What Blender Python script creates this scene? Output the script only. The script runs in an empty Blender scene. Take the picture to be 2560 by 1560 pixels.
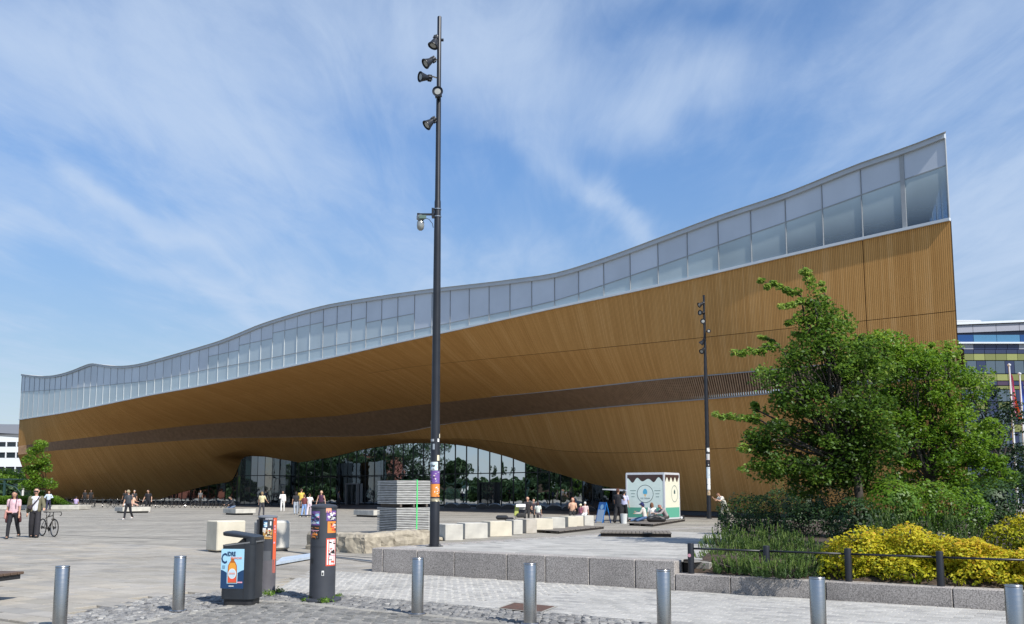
import bpy, bmesh, math, random
import numpy as np
from mathutils import Vector, Matrix, noise
random.seed(7); rng = np.random.default_rng(7)
SC = bpy.context.scene
COL = SC.collection
R = math.radians

# ------------------------------------------------------------------ camera
CAM_H = 1.75; F = 2300.0; TH = math.atan(266/2300.0); CT, ST = math.cos(TH), math.sin(TH)
cam_d = bpy.data.cameras.new('camera'); cam = bpy.data.objects.new('camera', cam_d); COL.objects.link(cam)
cam.location = (0, 0, CAM_H); cam.rotation_euler = (math.pi/2+TH, 0, 0)
cam_d.sensor_width = 36; cam_d.lens = F/2560*36; cam_d.shift_y = 180/2560; cam_d.clip_end = 6000; cam_d.clip_start = .1
SC.camera = cam
SC.view_settings.view_transform = 'Standard'; SC.view_settings.look = 'None'
SC.view_settings.exposure = 0.50; SC.view_settings.gamma = 1.0; SC.view_settings.use_curve_mapping = False
SC.cycles.max_bounces = 7; SC.cycles.diffuse_bounces = 2; SC.cycles.glossy_bounces = 3; SC.cycles.transparent_max_bounces = 12
SC.cycles.caustics_reflective = False; SC.cycles.caustics_refractive = False
SC.cycles.sample_clamp_indirect = 6

# ------------------------------------------------------------------ sun and sky
SUN_AZ = (0.625, -0.781); SUN_EL = R(46)
sd = bpy.data.lights.new('sun', 'SUN'); sd.energy = 4.3; sd.angle = R(.53); sd.color = (1.0, .955, .88)
so = bpy.data.objects.new('sun', sd); COL.objects.link(so)
sv = Vector((SUN_AZ[0]*math.cos(SUN_EL), SUN_AZ[1]*math.cos(SUN_EL), math.sin(SUN_EL)))
so.rotation_euler = sv.to_track_quat('Z', 'Y').to_euler(); so.location = (20, -20, 40)

W = bpy.data.worlds.new('World'); SC.world = W; W.use_nodes = True
def world_nodes():
    nt = W.node_tree; N = nt.nodes; L = nt.links; N.clear()
    def n(t, **k):
        x = N.new(t)
        for a, b in k.items(): setattr(x, a, b)
        return x
    def math_(op, a, b=None, clamp=False):
        m = n('ShaderNodeMath', operation=op); m.use_clamp = clamp
        for i, v in enumerate((a, b)):
            if v is None: continue
            if isinstance(v, (int, float)): m.inputs[i].default_value = v
            else: L.new(v, m.inputs[i])
        return m.outputs[0]
    out = n('ShaderNodeOutputWorld'); bg = n('ShaderNodeBackground'); bg.inputs[1].default_value = .1
    sky = n('ShaderNodeTexSky', sky_type='NISHITA'); sky.sun_disc = False
    sky.sun_elevation = SUN_EL; sky.sun_rotation = math.atan2(SUN_AZ[0], SUN_AZ[1])
    sky.altitude = 20; sky.air_density = 1.0; sky.dust_density = .35; sky.ozone_density = 2.2
    tc = n('ShaderNodeTexCoord'); sep = n('ShaderNodeSeparateXYZ'); L.new(tc.outputs['Generated'], sep.inputs[0])
    zc = math_('MAXIMUM', sep.outputs[2], .06)
    px = math_('DIVIDE', sep.outputs[0], zc); py = math_('DIVIDE', sep.outputs[1], zc)
    cmb = n('ShaderNodeCombineXYZ'); L.new(px, cmb.inputs[0]); L.new(py, cmb.inputs[1])
    def nz(src, scale, det, rough, dist, sc3=(1, 1, 1), rz=0, off=(0, 0, 0)):
        mp = n('ShaderNodeMapping'); mp.inputs['Scale'].default_value = sc3; mp.inputs['Rotation'].default_value = (0, 0, rz); mp.inputs['Location'].default_value = off
        L.new(src, mp.inputs[0]); t = n('ShaderNodeTexNoise'); t.inputs['Scale'].default_value = scale
        t.inputs['Detail'].default_value = det; t.inputs['Roughness'].default_value = rough; t.inputs['Distortion'].default_value = dist
        L.new(mp.outputs[0], t.inputs[0]); return t.outputs[0]
    big = nz(cmb.outputs[0], .55, 4, .5, .6, (1, .8, 1), .3, (1.3, .2, 0))
    streak = nz(cmb.outputs[0], 1.15, 11, .66, .55, (1.0, .30, 1), R(38), (.4, 2.0, 0))
    fine = nz(cmb.outputs[0], 4.2, 10, .62, .9, (1.0, .30, 1), R(50), (3., 0, 0))
    # where cloud gathers or parts, as directions in the sky (x, y, z, radius, weight)
    spots = SKY_SPOTS
    cov = math_('MULTIPLY', big, .55)
    cov = math_('ADD', cov, math_('MULTIPLY', streak, .66))
    cov = math_('ADD', cov, math_('MULTIPLY', math_('SUBTRACT', fine, .12), .42))
    # warp the direction a little so the gatherings have ragged edges
    wn = n('ShaderNodeTexNoise'); wn.inputs['Scale'].default_value = 4.; wn.inputs['Detail'].default_value = 5; L.new(tc.outputs['Generated'], wn.inputs[0])
    wa = n('ShaderNodeVectorMath', operation='SCALE'); wa.inputs['Scale'].default_value = .22; L.new(wn.outputs['Color'], wa.inputs[0])
    ws = n('ShaderNodeVectorMath', operation='ADD'); L.new(wa.outputs[0], ws.inputs[0]); L.new(tc.outputs['Generated'], ws.inputs[1])
    w2 = n('ShaderNodeVectorMath', operation='SUBTRACT'); L.new(ws.outputs[0], w2.inputs[0]); w2.inputs[1].default_value = (.11, .11, .11)
    for (a, b, l2, rot, wt) in spots:
        # (px,py) image direction -> unit vector; anisotropic gaussian through mapping
        d = Vector((a-1280, F*CT-(960-b)*ST, F*ST+(960-b)*CT)).normalized()
        mp = n('ShaderNodeVectorMath', operation='SUBTRACT'); L.new(w2.outputs[0], mp.inputs[0]); mp.inputs[1].default_value = d
        rt = Vector((1, 0, 0)) - d*d.x; rt.normalize(); up = d.cross(rt) * -1
        if up.z < 0: up = -up
        ax = rt*math.cos(rot)+up*math.sin(rot); ay = -rt*math.sin(rot)+up*math.cos(rot)
        q = []
        for v, rr in ((ax, l2[0]), (ay, l2[1])):
            dt = n('ShaderNodeVectorMath', operation='DOT_PRODUCT'); L.new(mp.outputs[0], dt.inputs[0]); dt.inputs[1].default_value = v
            s_ = math_('DIVIDE', dt.outputs['Value'], rr/F); q.append(math_('MULTIPLY', s_, s_))
        e = math_('MULTIPLY', math_('ADD', q[0], q[1]), -1.0); g = math_('EXPONENT', e)
        cov = math_('ADD', cov, math_('MULTIPLY', g, wt))
    mr = n('ShaderNodeMapRange', interpolation_type='SMOOTHSTEP'); L.new(cov, mr.inputs[0])
    mr.inputs[1].default_value = .50; mr.inputs[2].default_value = 1.13; mr.inputs[3].default_value = 0.0; mr.inputs[4].default_value = .80
    # thin veil everywhere, thicker near the horizon
    hz = n('ShaderNodeMapRange', interpolation_type='SMOOTHSTEP'); L.new(sep.outputs[2], hz.inputs[0])
    hz.inputs[1].default_value = 0.0; hz.inputs[2].default_value = .40; hz.inputs[3].default_value = .26; hz.inputs[4].default_value = .03
    tot = math_('MAXIMUM', mr.outputs[0], 0); inv = math_('MULTIPLY', math_('SUBTRACT', 1, tot), math_('SUBTRACT', 1, hz.outputs[0]))
    fac = math_('SUBTRACT', 1, inv, True)
    tint = n('ShaderNodeMix', data_type='RGBA', blend_type='MULTIPLY'); tint.inputs[0].default_value = 1
    L.new(sky.outputs[0], tint.inputs[6]); tlo = n('ShaderNodeMix', data_type='RGBA'); tl = n('ShaderNodeMapRange', interpolation_type='SMOOTHSTEP'); L.new(sep.outputs[2], tl.inputs[0]); tl.inputs[1].default_value = .02; tl.inputs[2].default_value = .42
    L.new(tl.outputs[0], tlo.inputs[0]); tlo.inputs[6].default_value = SKY_LOW; tlo.inputs[7].default_value = SKY_TINT; L.new(tlo.outputs[2], tint.inputs[7])
    mix = n('ShaderNodeMix', data_type='RGBA'); L.new(fac, mix.inputs[0]); L.new(tint.outputs[2], mix.inputs[6]); mix.inputs[7].default_value = CLOUD_COL
    L.new(mix.outputs[2], bg.inputs[0]); L.new(bg.outputs[0], out.inputs[0])
SKY_TINT = (.80, 1.04, 1.26, 1); SKY_LOW = (.66, .64, .62, 1)
CLOUD_COL = (4.0, 4.9, 6.3, 1)
SKY_SPOTS = [  # image direction x,y ; radii px ; rotation ; weight
    (1300, 420, (330, 120), R(-8), -.24), (1850, 400, (380, 90), R(20), -.22), (1200, 600, (420, 90), R(0), -.14),
    (330, 150, (520, 200), R(-10), .25), (1150, 110, (480, 140), R(-15), .14), (2330, 200, (380, 130), R(25), .24),
    (2500, 560, (280, 200), R(25), .28), (300, 470, (240, 34), R(-28), .24), (580, 610, (300, 46), R(-24), .20), (200, 380, (300, 50), R(-10), -.14),
    (260, 640, (420, 44), R(-15), .16), (620, 740, (240, 40), R(-20), .20), (1480, 470, (170, 60), R(-50), .30), (1570, 540, (80, 40), R(-20), .22),
    (1100, 330, (260, 60), R(-5), .06), (1750, 230, (320, 60), R(18), .14), (150, 780, (360, 110), R(0), -.20), (1650, 60, (300, 50), R(10), -.12), (450, 540, (240, 26), R(-22), -.12)]
world_nodes()

# ------------------------------------------------------------------ surveying helpers: a direction in the photo -> a place in the plaza
def ray(px, py): return np.array([px-1280.0, F*CT-(960-py)*ST, F*ST+(960-py)*CT])
def gp(px, py, h=0.0):
    r = ray(px, py); t = (h-CAM_H)/r[2]; return Vector((t*r[0], t*r[1], h))
def dp(px, py, Y):
    r = ray(px, py); t = Y/r[1]; return Vector((t*r[0], Y, CAM_H+t*r[2]))
def proj(P):
    x, y, z = P[0], P[1], P[2]-CAM_H
    d = y*CT+z*ST; u = -y*ST+z*CT
    return 1280+F*x/d, 960-F*u/d

# ------------------------------------------------------------------ mesh builder
class MB:
    def __init__(s): s.v = []; s.f = []; s.m = []; s.uv = None
    def add(s, vs, fs, mi=0):
        b = len(s.v); s.v.extend([tuple(p) for p in vs]); s.f.extend([tuple(b+i for i in f) for f in fs]); s.m.extend([mi]*len(fs)); return s
    def box(s, c, d, mi=0, rot=None, top=1.0):
        hx, hy, hz = d[0]/2, d[1]/2, d[2]/2; P = []
        for z, k in ((-hz, 1.0), (hz, top)):
            for x, y in ((-hx, -hy), (hx, -hy), (hx, hy), (-hx, hy)):
                p = Vector((x*k, y*k, z));
                if rot is not None: p = rot @ p
                P.append(p+Vector(c))
        return s.add(P, [(0, 3, 2, 1), (4, 5, 6, 7), (0, 1, 5, 4), (1, 2, 6, 5), (2, 3, 7, 6), (3, 0, 4, 7)], mi)
    def bev(s, c, d, b=.02, mi=0, rot=None, jit=0.0):      # box with chamfered edges
        hx, hy, hz = d[0]/2, d[1]/2, d[2]/2; rings = []
        for z, k in ((-hz, b), (-hz+b, 0), (hz-b, 0), (hz, b)):
            X, Y = hx-k, hy-k; bb = b
            rings.append([(-X+bb, -Y, z), (X-bb, -Y, z), (X, -Y+bb, z), (X, Y-bb, z), (X-bb, Y, z), (-X+bb, Y, z), (-X, Y-bb, z), (-X, -Y+bb, z)])
        P = []
        for r_ in rings:
            for p in r_:
                p = Vector(p)
                if jit: p += Vector((random.uniform(-jit, jit), random.uniform(-jit, jit), random.uniform(-jit, jit)))
                if rot is not None: p = rot @ p
                P.append(p+Vector(c))
        fs = [tuple(reversed(range(8))), tuple(range(24, 32))]
        for k in range(3):
            for i in range(8): j = (i+1) % 8; fs.append((k*8+i, k*8+j, k*8+8+j, k*8+8+i))
        return s.add(P, fs, mi)
    def tube(s, pts, rad, n=8, mi=0, cap=True):
        pts = [Vector(p) for p in pts]; rr = rad if isinstance(rad, (list, tuple)) else [rad]*len(pts); P = []; prev = None
        for i, p in enumerate(pts):
            t = (pts[min(i+1, len(pts)-1)]-pts[max(i-1, 0)])
            if t.length < 1e-9: t = Vector((0, 0, 1))
            t.normalize()
            if prev is None: a = Vector((0, 0, 1)).cross(t) if abs(t.z) < .9 else Vector((1, 0, 0)).cross(t)
            else: a = prev-t*prev.dot(t)
            if a.length < 1e-6: a = Vector((1, 0, 0)).cross(t)
            a.normalize(); prev = a; b = t.cross(a)
            for k in range(n):
                w = 2*math.pi*k/n; P.append(p+(a*math.cos(w)+b*math.sin(w))*rr[i])
        fs = []
        for i in range(len(pts)-1):
            for k in range(n): j = (k+1) % n; fs.append((i*n+k, i*n+j, i*n+n+j, i*n+n+k))
        if cap: fs.append(tuple(reversed(range(n)))); fs.append(tuple(range((len(pts)-1)*n, len(pts)*n)))
        return s.add(P, fs, mi)
    def lathe(s, prof, n=24, c=(0, 0, 0), mi=0, rot=None, sx=1, sy=1):
        P = []
        for r_, z in prof:
            for k in range(n):
                w = 2*math.pi*k/n; p = Vector((r_*math.cos(w)*sx, r_*math.sin(w)*sy, z))
                if rot is not None: p = rot @ p
                P.append(p+Vector(c))
        fs = []
        for i in range(len(prof)-1):
            for k in range(n): j = (k+1) % n; fs.append((i*n+k, i*n+j, i*n+n+j, i*n+n+k))
        fs.append(tuple(reversed(range(n)))); fs.append(tuple(range((len(prof)-1)*n, len(prof)*n)))
        return s.add(P, fs, mi)
    def prism(s, poly, z0, z1, mi=0):
        n = len(poly); P = [(p[0], p[1], z0) for p in poly]+[(p[0], p[1], z1) for p in poly]
        fs = [tuple(reversed(range(n))), tuple(range(n, 2*n))]+[(i, (i+1) % n, n+(i+1) % n, n+i) for i in range(n)]
        return s.add(P, fs, mi)
    def mesh(s, name, mats):
        me = bpy.data.meshes.new(name); me.from_pydata([tuple(p) for p in s.v], [], s.f)
        if not isinstance(mats, (list, tuple)): mats = [mats]
        for m in mats: me.materials.append(m)
        if any(s.m): me.polygons.foreach_set('material_index', s.m)
        return me
    def build(s, name, mats, parent=None, smooth=False, loc=None, rz=0, **kw):
        me = s.mesh(name, mats)
        if smooth: shade(me, smooth)
        return link(name, me, parent, loc, rz, **kw)
def shade(me, ang=40):
    me.polygons.foreach_set('use_smooth', [True]*len(me.polygons))
    if ang is not True and ang < 180:
        try: me.set_sharp_from_angle(angle=R(ang))
        except Exception: pass
def link(name, me, parent=None, loc=None, rz=0, label=None, cat=None, group=None, kind=None):
    o = bpy.data.objects.new(name, me); COL.objects.link(o)
    if parent is not None: o.parent = parent
    if loc is not None: o.location = loc
    if rz: o.rotation_euler = (0, 0, rz)
    return tag(o, label, cat, group, kind)
def tag(o, label=None, cat=None, group=None, kind=None):
    if label: o['label'] = label
    if cat: o['category'] = cat
    if group: o['group'] = group
    if kind: o['kind'] = kind
    return o
def thing(name, loc, label, cat, group=None, rz=0): return link(name, None, None, loc, rz, label, cat, group)
def part_local(o, root):      # geometry was written in world space: keep it where it is under a moved parent
    o.matrix_parent_inverse = Matrix.Translation(-Vector(root.location)); return o
def copy_tree(o, parent=None):
    c = o.copy(); COL.objects.link(c); c.parent = parent
    for ch in list(o.children): copy_tree(ch, c)
    return c
def Rz(a): return Matrix.Rotation(a, 3, 'Z')
def Rx(a): return Matrix.Rotation(a, 3, 'X')
def Ry(a): return Matrix.Rotation(a, 3, 'Y')

# ------------------------------------------------------------------ materials
def newmat(name):
    m = bpy.data.materials.new(name); m.use_nodes = True; nt = m.node_tree; b = nt.nodes['Principled BSDF']; return m, nt, b
def mat(name, col, rough=.6, metal=0.0, var=.12, vscale=6, bump=0.0, bscale=40, spec=.5, col2=None, stretch=(1, 1, 1), emis=None, coord='Object', det=5):
    m, nt, b = newmat(name); N, L = nt.nodes, nt.links
    b.inputs['Roughness'].default_value = rough; b.inputs['Metallic'].default_value = metal; b.inputs['Specular IOR Level'].default_value = spec
    tc = N.new('ShaderNodeTexCoord'); mp = N.new('ShaderNodeMapping'); mp.inputs['Scale'].default_value = stretch; L.new(tc.outputs[coord], mp.inputs[0])
    t = N.new('ShaderNodeTexNoise'); t.inputs['Scale'].default_value = vscale; t.inputs['Detail'].default_value = det; L.new(mp.outputs[0], t.inputs[0])
    rp = N.new('ShaderNodeMapRange'); rp.inputs[1].default_value = .3; rp.inputs[2].default_value = .7; L.new(t.outputs[0], rp.inputs[0])
    mx = N.new('ShaderNodeMix'); mx.data_type = 'RGBA'; L.new(rp.outputs[0], mx.inputs[0])
    c2 = col2 if col2 else tuple(min(1, c*(1+var)) for c in col); c1 = col if col2 else tuple(c*(1-var) for c in col)
    mx.inputs[6].default_value = (*c1, 1); mx.inputs[7].default_value = (*c2, 1); L.new(mx.outputs[2], b.inputs['Base Color'])
    if bump:
        t2 = N.new('ShaderNodeTexNoise'); t2.inputs['Scale'].default_value = bscale; t2.inputs['Detail'].default_value = 4; L.new(mp.outputs[0], t2.inputs[0])
        bp = N.new('ShaderNodeBump'); bp.inputs['Strength'].default_value = bump; bp.inputs['Distance'].default_value = .02; L.new(t2.outputs[0], bp.inputs['Height']); L.new(bp.outputs[0], b.inputs['Normal'])
    m['mix'] = mx.name
    return m
# ================================================================== THE LIBRARY
AL = R(45.1); FD = 50.5; PITCH = 2.3807
MV = Vector((math.cos(AL), math.sin(AL), 0)); UV_ = Vector((-math.sin(AL), math.cos(AL), 0))
def FP(s, o, z): return Vector((MV.x*(FD+o)+UV_.x*s, MV.y*(FD+o)+UV_.y*s, z))
def onfac(px, py):
    r = ray(px, py); t = FD/(r[0]*MV.x+r[1]*MV.y); return t*(r[0]*UV_.x+r[1]*UV_.y), CAM_H+t*r[2]
S0, S1_ = 17.2, 166.4
def gsm(y, x, sig):
    n = int(3*sig/(x[1]-x[0])); k = np.exp(-.5*(np.arange(-n, n+1)*(x[1]-x[0])/sig)**2); k /= k.sum()
    yp = np.concatenate([2*y[0]-y[n:0:-1], y, 2*y[-1]-y[-2:-n-2:-1]]); return np.convolve(yp, k, 'valid')
SS = np.linspace(S0, S1_, 381)
def faccurve(pts, sig=1.2, off=(0, 0)):
    q = sorted(onfac(x, y) for x, y in pts); a = np.array(q)
    return gsm(np.interp(SS, a[:, 0], a[:, 1]), SS, sig)
def crv(arr): return lambda s: np.interp(s, SS, arr)
T_PX = [(2365, 332), (2261, 373.7), (2149, 409.8), (2052.7, 450), (1961.6, 487.5), (1875, 515), (1793.6, 542), (1716.7, 571.4), (1644, 598), (1574.6, 624.5), (1508.7, 648), (1445.7, 669), (1386.8, 686), (1300, 697), (1249, 704), (1087, 722), (989.6, 735), (892, 750), (827, 761), (762, 777.4), (697, 797), (648.7, 813), (600, 834), (552, 853), (487, 872.5), (422, 891), (373, 905), (341, 912), (308, 915.3), (276, 914), (253, 910.8), (232, 907.5), (211, 915.3), (188, 925), (162, 933.5), (136, 939), (107, 940.6), (81, 938.4), (55, 935)]
A_PX = [(2374, 549), (2154.5, 597), (2100, 610), (1964, 639), (1886, 659), (1761, 688.6), (1574.6, 730.7), (1446.5, 757), (1400, 766), (1300, 789), (1104, 832.6), (996, 855), (876, 883), (743, 912), (649, 932.5), (519.5, 961.8), (373, 987.7), (272.7, 1008.8), (162, 1031.6), (48.7, 1049)]
M_PX = [(2363, 413), (2268, 446), (2152, 487.5), (2058, 522), (1961, 556.8), (1875, 586), (1793.6, 613.5), (1716.7, 641), (1644, 666.6), (1574.6, 690.4), (1508.7, 712.4), (1445.7, 734.3), (1386.8, 753.8), (1335, 765), (1275, 776.8), (1174, 796.9), (1080.5, 816.4), (996, 832.6), (916.6, 848.8), (811, 868), (713.6, 887.8), (600, 909.5), (519.5, 922.8), (454.5, 937.4), (373, 952), (292, 960), (195, 969.9), (52, 980)]
zT = faccurve(T_PX, .9); zA = faccurve(A_PX, 3.0); zM = faccurve(M_PX, 1.6)
fT, fA, fM = crv(zT), crv(zA), crv(zM)
CORN = .31
# horizontal depth of the hull behind the facade line, per metre along the facade
def kn(p, sig=3.0):
    a = np.array(p, float); return gsm(np.interp(SS, a[:, 0], a[:, 1]), SS, sig)
oB = kn([(17, 0), (26, .15), (31, .5), (36, 1.3), (42, 2.8), (48, 4.8), (56, 7.4), (66, 10.2), (80, 12.2), (95, 12.0), (110, 10.2), (125, 7.2), (140, 4.0), (152, 1.7), (160, .6), (167, 0)])
oBC = kn([(17, .05), (26, .12), (31, .35), (36, .8), (42, 1.5), (48, 2.1), (56, 2.6), (66, 2.9), (80, 2.8), (95, 2.6), (110, 1.9), (125, 1.1), (140, .5), (167, .05)])
oD = kn([(17, .6), (26, 2.2), (33, 3.8), (38, 5.2), (45, 9.2), (51, 12.6), (57, 15.2), (63, 16.5), (70, 16.9), (80, 17), (95, 17), (108, 16.9), (118, 16.2), (126, 14.9), (136, 12.4), (146, 9.6), (156, 6.4), (167, 3.5)], 1.5)
oC = oB+oBC
def hull(pts, o, sig, zmin=-9):
    a = np.array(sorted(pts), float); z = np.full_like(SS, 8.0)
    for _ in range(12):
        for i, s in enumerate(SS):
            P = FP(s, o[i], z[i]); px, py = proj(P); yt = np.interp(px, a[:, 0], a[:, 1])
            z[i] += (py-yt)*P.y/F*1.02
    return gsm(np.maximum(z, zmin), SS, sig)
B_PX = [(2400, 882), (2367, 884), (1934.5, 925.5), (1765.7, 941), (1680, 946), (1507.5, 965.7), (1325.7, 984), (1196, 995.6), (1102, 1007), (1079.5, 1008.6), (965, 1023), (845.7, 1039.7), (690, 1049), (560, 1056.6), (467.5, 1064.4), (311.7, 1082.6), (44, 1115), (30, 1117)]
C_PX = [(2400, 936), (2380, 938), (1921.6, 984), (1765.7, 997), (1680, 1003.4), (1507.5, 1017.7), (1351.7, 1033), (1221.8, 1046), (1102, 1062), (1030, 1078), (965, 1088), (860, 1092), (741.8, 1093), (560, 1095.6), (493.5, 1098), (311, 1112), (130, 1126.8), (44, 1137), (30, 1138)]
S1_PX = [(2400, 775), (2382, 777.7), (2166.7, 801.6), (1995, 818), (1776, 842), (1593, 860.7), (1446, 875), (1300, 889), (1234.8, 895.6), (1105, 908.6), (1000, 921), (850, 945), (600, 990), (45, 1082), (30, 1084)]
S2_PX = [(2400, 1082), (2130, 1098), (1843.6, 1120), (1765.7, 1122.9), (1680, 1128), (1545, 1133), (1400, 1128), (1200, 1098), (1080, 1096), (965, 1100), (760, 1118), (660, 1116), (590, 1128), (500, 1152), (300, 1180), (45, 1195), (30, 1196)]
D_PX = [(2500, 1290), (1700, 1283), (1620, 1258), (1559.5, 1226), (1513, 1216), (1481.6, 1210), (1341, 1168), (1273.8, 1143.6), (1185.5, 1119), (1144, 1112.5), (1112.7, 1109), (1074, 1107.5), (1012, 1108.6), (947, 1116.4), (897.7, 1125.5), (832.7, 1142), (768, 1153), (741.8, 1156.6), (705.5, 1153), (664, 1146), (622, 1143.6), (606, 1146), (597, 1158), (591, 1186), (578, 1204), (537, 1210), (500, 1218), (430, 1237), (385, 1254), (340, 1262), (30, 1264)]
oS1 = oB*.38; oS2 = oC+(oD-oC)*.42
zB = hull(B_PX, oB, 2.0); zC = hull(C_PX, oC, 2.0); zS1 = hull(S1_PX, oS1, 2.0); zS2 = hull(S2_PX, oS2, 2.0); zD = hull(D_PX, oD, .45, .32)

m_wood = None
def wood_material():
    m, nt, b = newmat('spruce cladding'); N, L = nt.nodes, nt.links
    def n(t, **k):
        x = N.new(t)
        for a, v in k.items(): setattr(x, a, v)
        return x
    def mth(op, a, b_=None, c=False):
        q = n('ShaderNodeMath', operation=op); q.use_clamp = c
        for i, v in enumerate((a, b_)):
            if v is None: continue
            if isinstance(v, (int, float)): q.inputs[i].default_value = v
            else: L.new(v, q.inputs[i])
        return q.outputs[0]
    uv = n('ShaderNodeUVMap'); sp = n('ShaderNodeSeparateXYZ'); L.new(uv.outputs[0], sp.inputs[0])
    pit = .107
    u = mth('DIVIDE', sp.outputs[0], pit); fr = mth('FRACT', u); idx = mth('FLOOR', u)
    # rounded batten with the groove's shade put into the colour beside it
    tri = mth('ABSOLUTE', mth('SUBTRACT', fr, .5)); prof = n('ShaderNodeMapRange', interpolation_type='SMOOTHSTEP'); L.new(tri, prof.inputs[0])
    prof.inputs[1].default_value = .47; prof.inputs[2].default_value = .30; prof.inputs[3].default_value = 0; prof.inputs[4].default_value = 1
    wn = n('ShaderNodeTexWhiteNoise', noise_dimensions='1D'); L.new(idx, wn.inputs['W'])
    wn2 = n('ShaderNodeTexWhiteNoise', noise_dimensions='1D'); L.new(mth('FLOOR', mth('DIVIDE', idx, 9)), wn2.inputs['W'])
    cmb = n('ShaderNodeCombineXYZ'); L.new(sp.outputs[0], cmb.inputs[0]); L.new(mth('MULTIPLY', sp.outputs[1], .25), cmb.inputs[1])
    tn = n('ShaderNodeTexNoise'); tn.inputs['Scale'].default_value = 1.1; tn.inputs['Detail'].default_value = 7; L.new(cmb.outputs[0], tn.inputs[0])
    tg = n('ShaderNodeTexNoise'); tg.inputs['Scale'].default_value = 9; tg.inputs['Detail'].default_value = 8; tg.inputs['Roughness'].default_value = .7; L.new(cmb.outputs[0], tg.inputs[0])
    v = mth('ADD', mth('MULTIPLY', wn.outputs[0], .20), mth('MULTIPLY', tn.outputs[0], .42)); v = mth('ADD', v, mth('MULTIPLY', wn2.outputs[0], .07)); v = mth('ADD', v, mth('MULTIPLY', tg.outputs[0], .34)); v = mth('SUBTRACT', v, .05, True)
    cr = n('ShaderNodeValToRGB'); L.new(v, cr.inputs[0]); e = cr.color_ramp.elements
    e[0].position = .15; e[0].color = (.47, .225, .062, 1); e[1].position = .85; e[1].color = (.78, .46, .195, 1)
    k = e.new(.5); k.color = (.64, .335, .108, 1)
    gm = n('ShaderNodeMix', data_type='RGBA', blend_type='MULTIPLY'); gm.inputs[0].default_value = 1
    L.new(cr.outputs[0], gm.inputs[6]); gv = n('ShaderNodeMapRange'); L.new(prof.outputs[0], gv.inputs[0]); gv.inputs[3].default_value = .45; gv.inputs[4].default_value = 1
    cc = n('ShaderNodeCombineColor'); [L.new(gv.outputs[0], cc.inputs[i]) for i in range(3)]; L.new(cc.outputs[0], gm.inputs[7])
    L.new(gm.outputs[2], b.inputs['Base Color']); b.inputs['Roughness'].default_value = .75; b.inputs['Specular IOR Level'].default_value = .2
    bp = n('ShaderNodeBump'); bp.inputs['Strength'].default_value = .5; bp.inputs['Distance'].default_value = .03; L.new(prof.outputs[0], bp.inputs['Height']); L.new(bp.outputs[0], b.inputs['Normal'])
    return m
m_wood = wood_material()
m_slat = mat('weathered slat wood', (.41, .26, .16), .8, var=.15, vscale=2)
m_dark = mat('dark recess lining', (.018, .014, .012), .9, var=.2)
m_trim = mat('zinc edge trim', (.30, .29, .29), .45, .3, var=.08)
m_white = mat('white coated aluminium', (.62, .66, .70), .35, .0, var=.05, vscale=1)
m_mull = mat('grey mullion aluminium', (.34, .36, .38), .6, 0, var=.05)
m_fasc = mat('blue-grey roof fascia', (.46, .50, .55), .5, .0, var=.05, vscale=1)
m_mull2 = mat('silver mullion aluminium', (.52, .56, .58), .6, 0, var=.05)
m_roof = mat('pale roof membrane', (.55, .55, .55), .7)
m_ceil = mat('pale grey plaster ceiling', (.32, .35, .42), .8, var=.04)
m_blk = mat('black steel mullion', (.016, .017, .019), .35, .4)
def glass_dark():
    m, nt, b = newmat('dark reflecting glass'); N, L = nt.nodes, nt.links
    b.inputs['Base Color'].default_value = (.010, .013, .015, 1); b.inputs['Roughness'].default_value = .3; b.inputs['Specular IOR Level'].default_value = .3
    g = N.new('ShaderNodeBsdfGlossy'); g.inputs['Roughness'].default_value = .015; g.inputs['Color'].default_value = (.60, .66, .72, 1)
    tc = N.new('ShaderNodeTexCoord'); t = N.new('ShaderNodeTexNoise'); t.inputs['Scale'].default_value = .75; t.inputs['Detail'].default_value = 1.5; L.new(tc.outputs['Object'], t.inputs[0])
    bp = N.new('ShaderNodeBump'); bp.inputs['Strength'].default_value = .22; bp.inputs['Distance'].default_value = .05; L.new(t.outputs[0], bp.inputs['Height']); L.new(bp.outputs[0], g.inputs['Normal'])
    fr = N.new('ShaderNodeFresnel'); fr.inputs[0].default_value = 1.5
    mr = N.new('ShaderNodeMapRange'); L.new(fr.outputs[0], mr.inputs[0]); mr.inputs[1].default_value = 0; mr.inputs[2].default_value = 1; mr.inputs[3].default_value = .24; mr.inputs[4].default_value = 1
    mx = N.new('ShaderNodeMixShader'); L.new(mr.outputs[0], mx.inputs[0]); L.new(b.outputs[0], mx.inputs[1]); L.new(g.outputs[0], mx.inputs[2]); L.new(mx.outputs[0], N['Material Output'].inputs[0]); return m
m_gdark = glass_dark()
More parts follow.
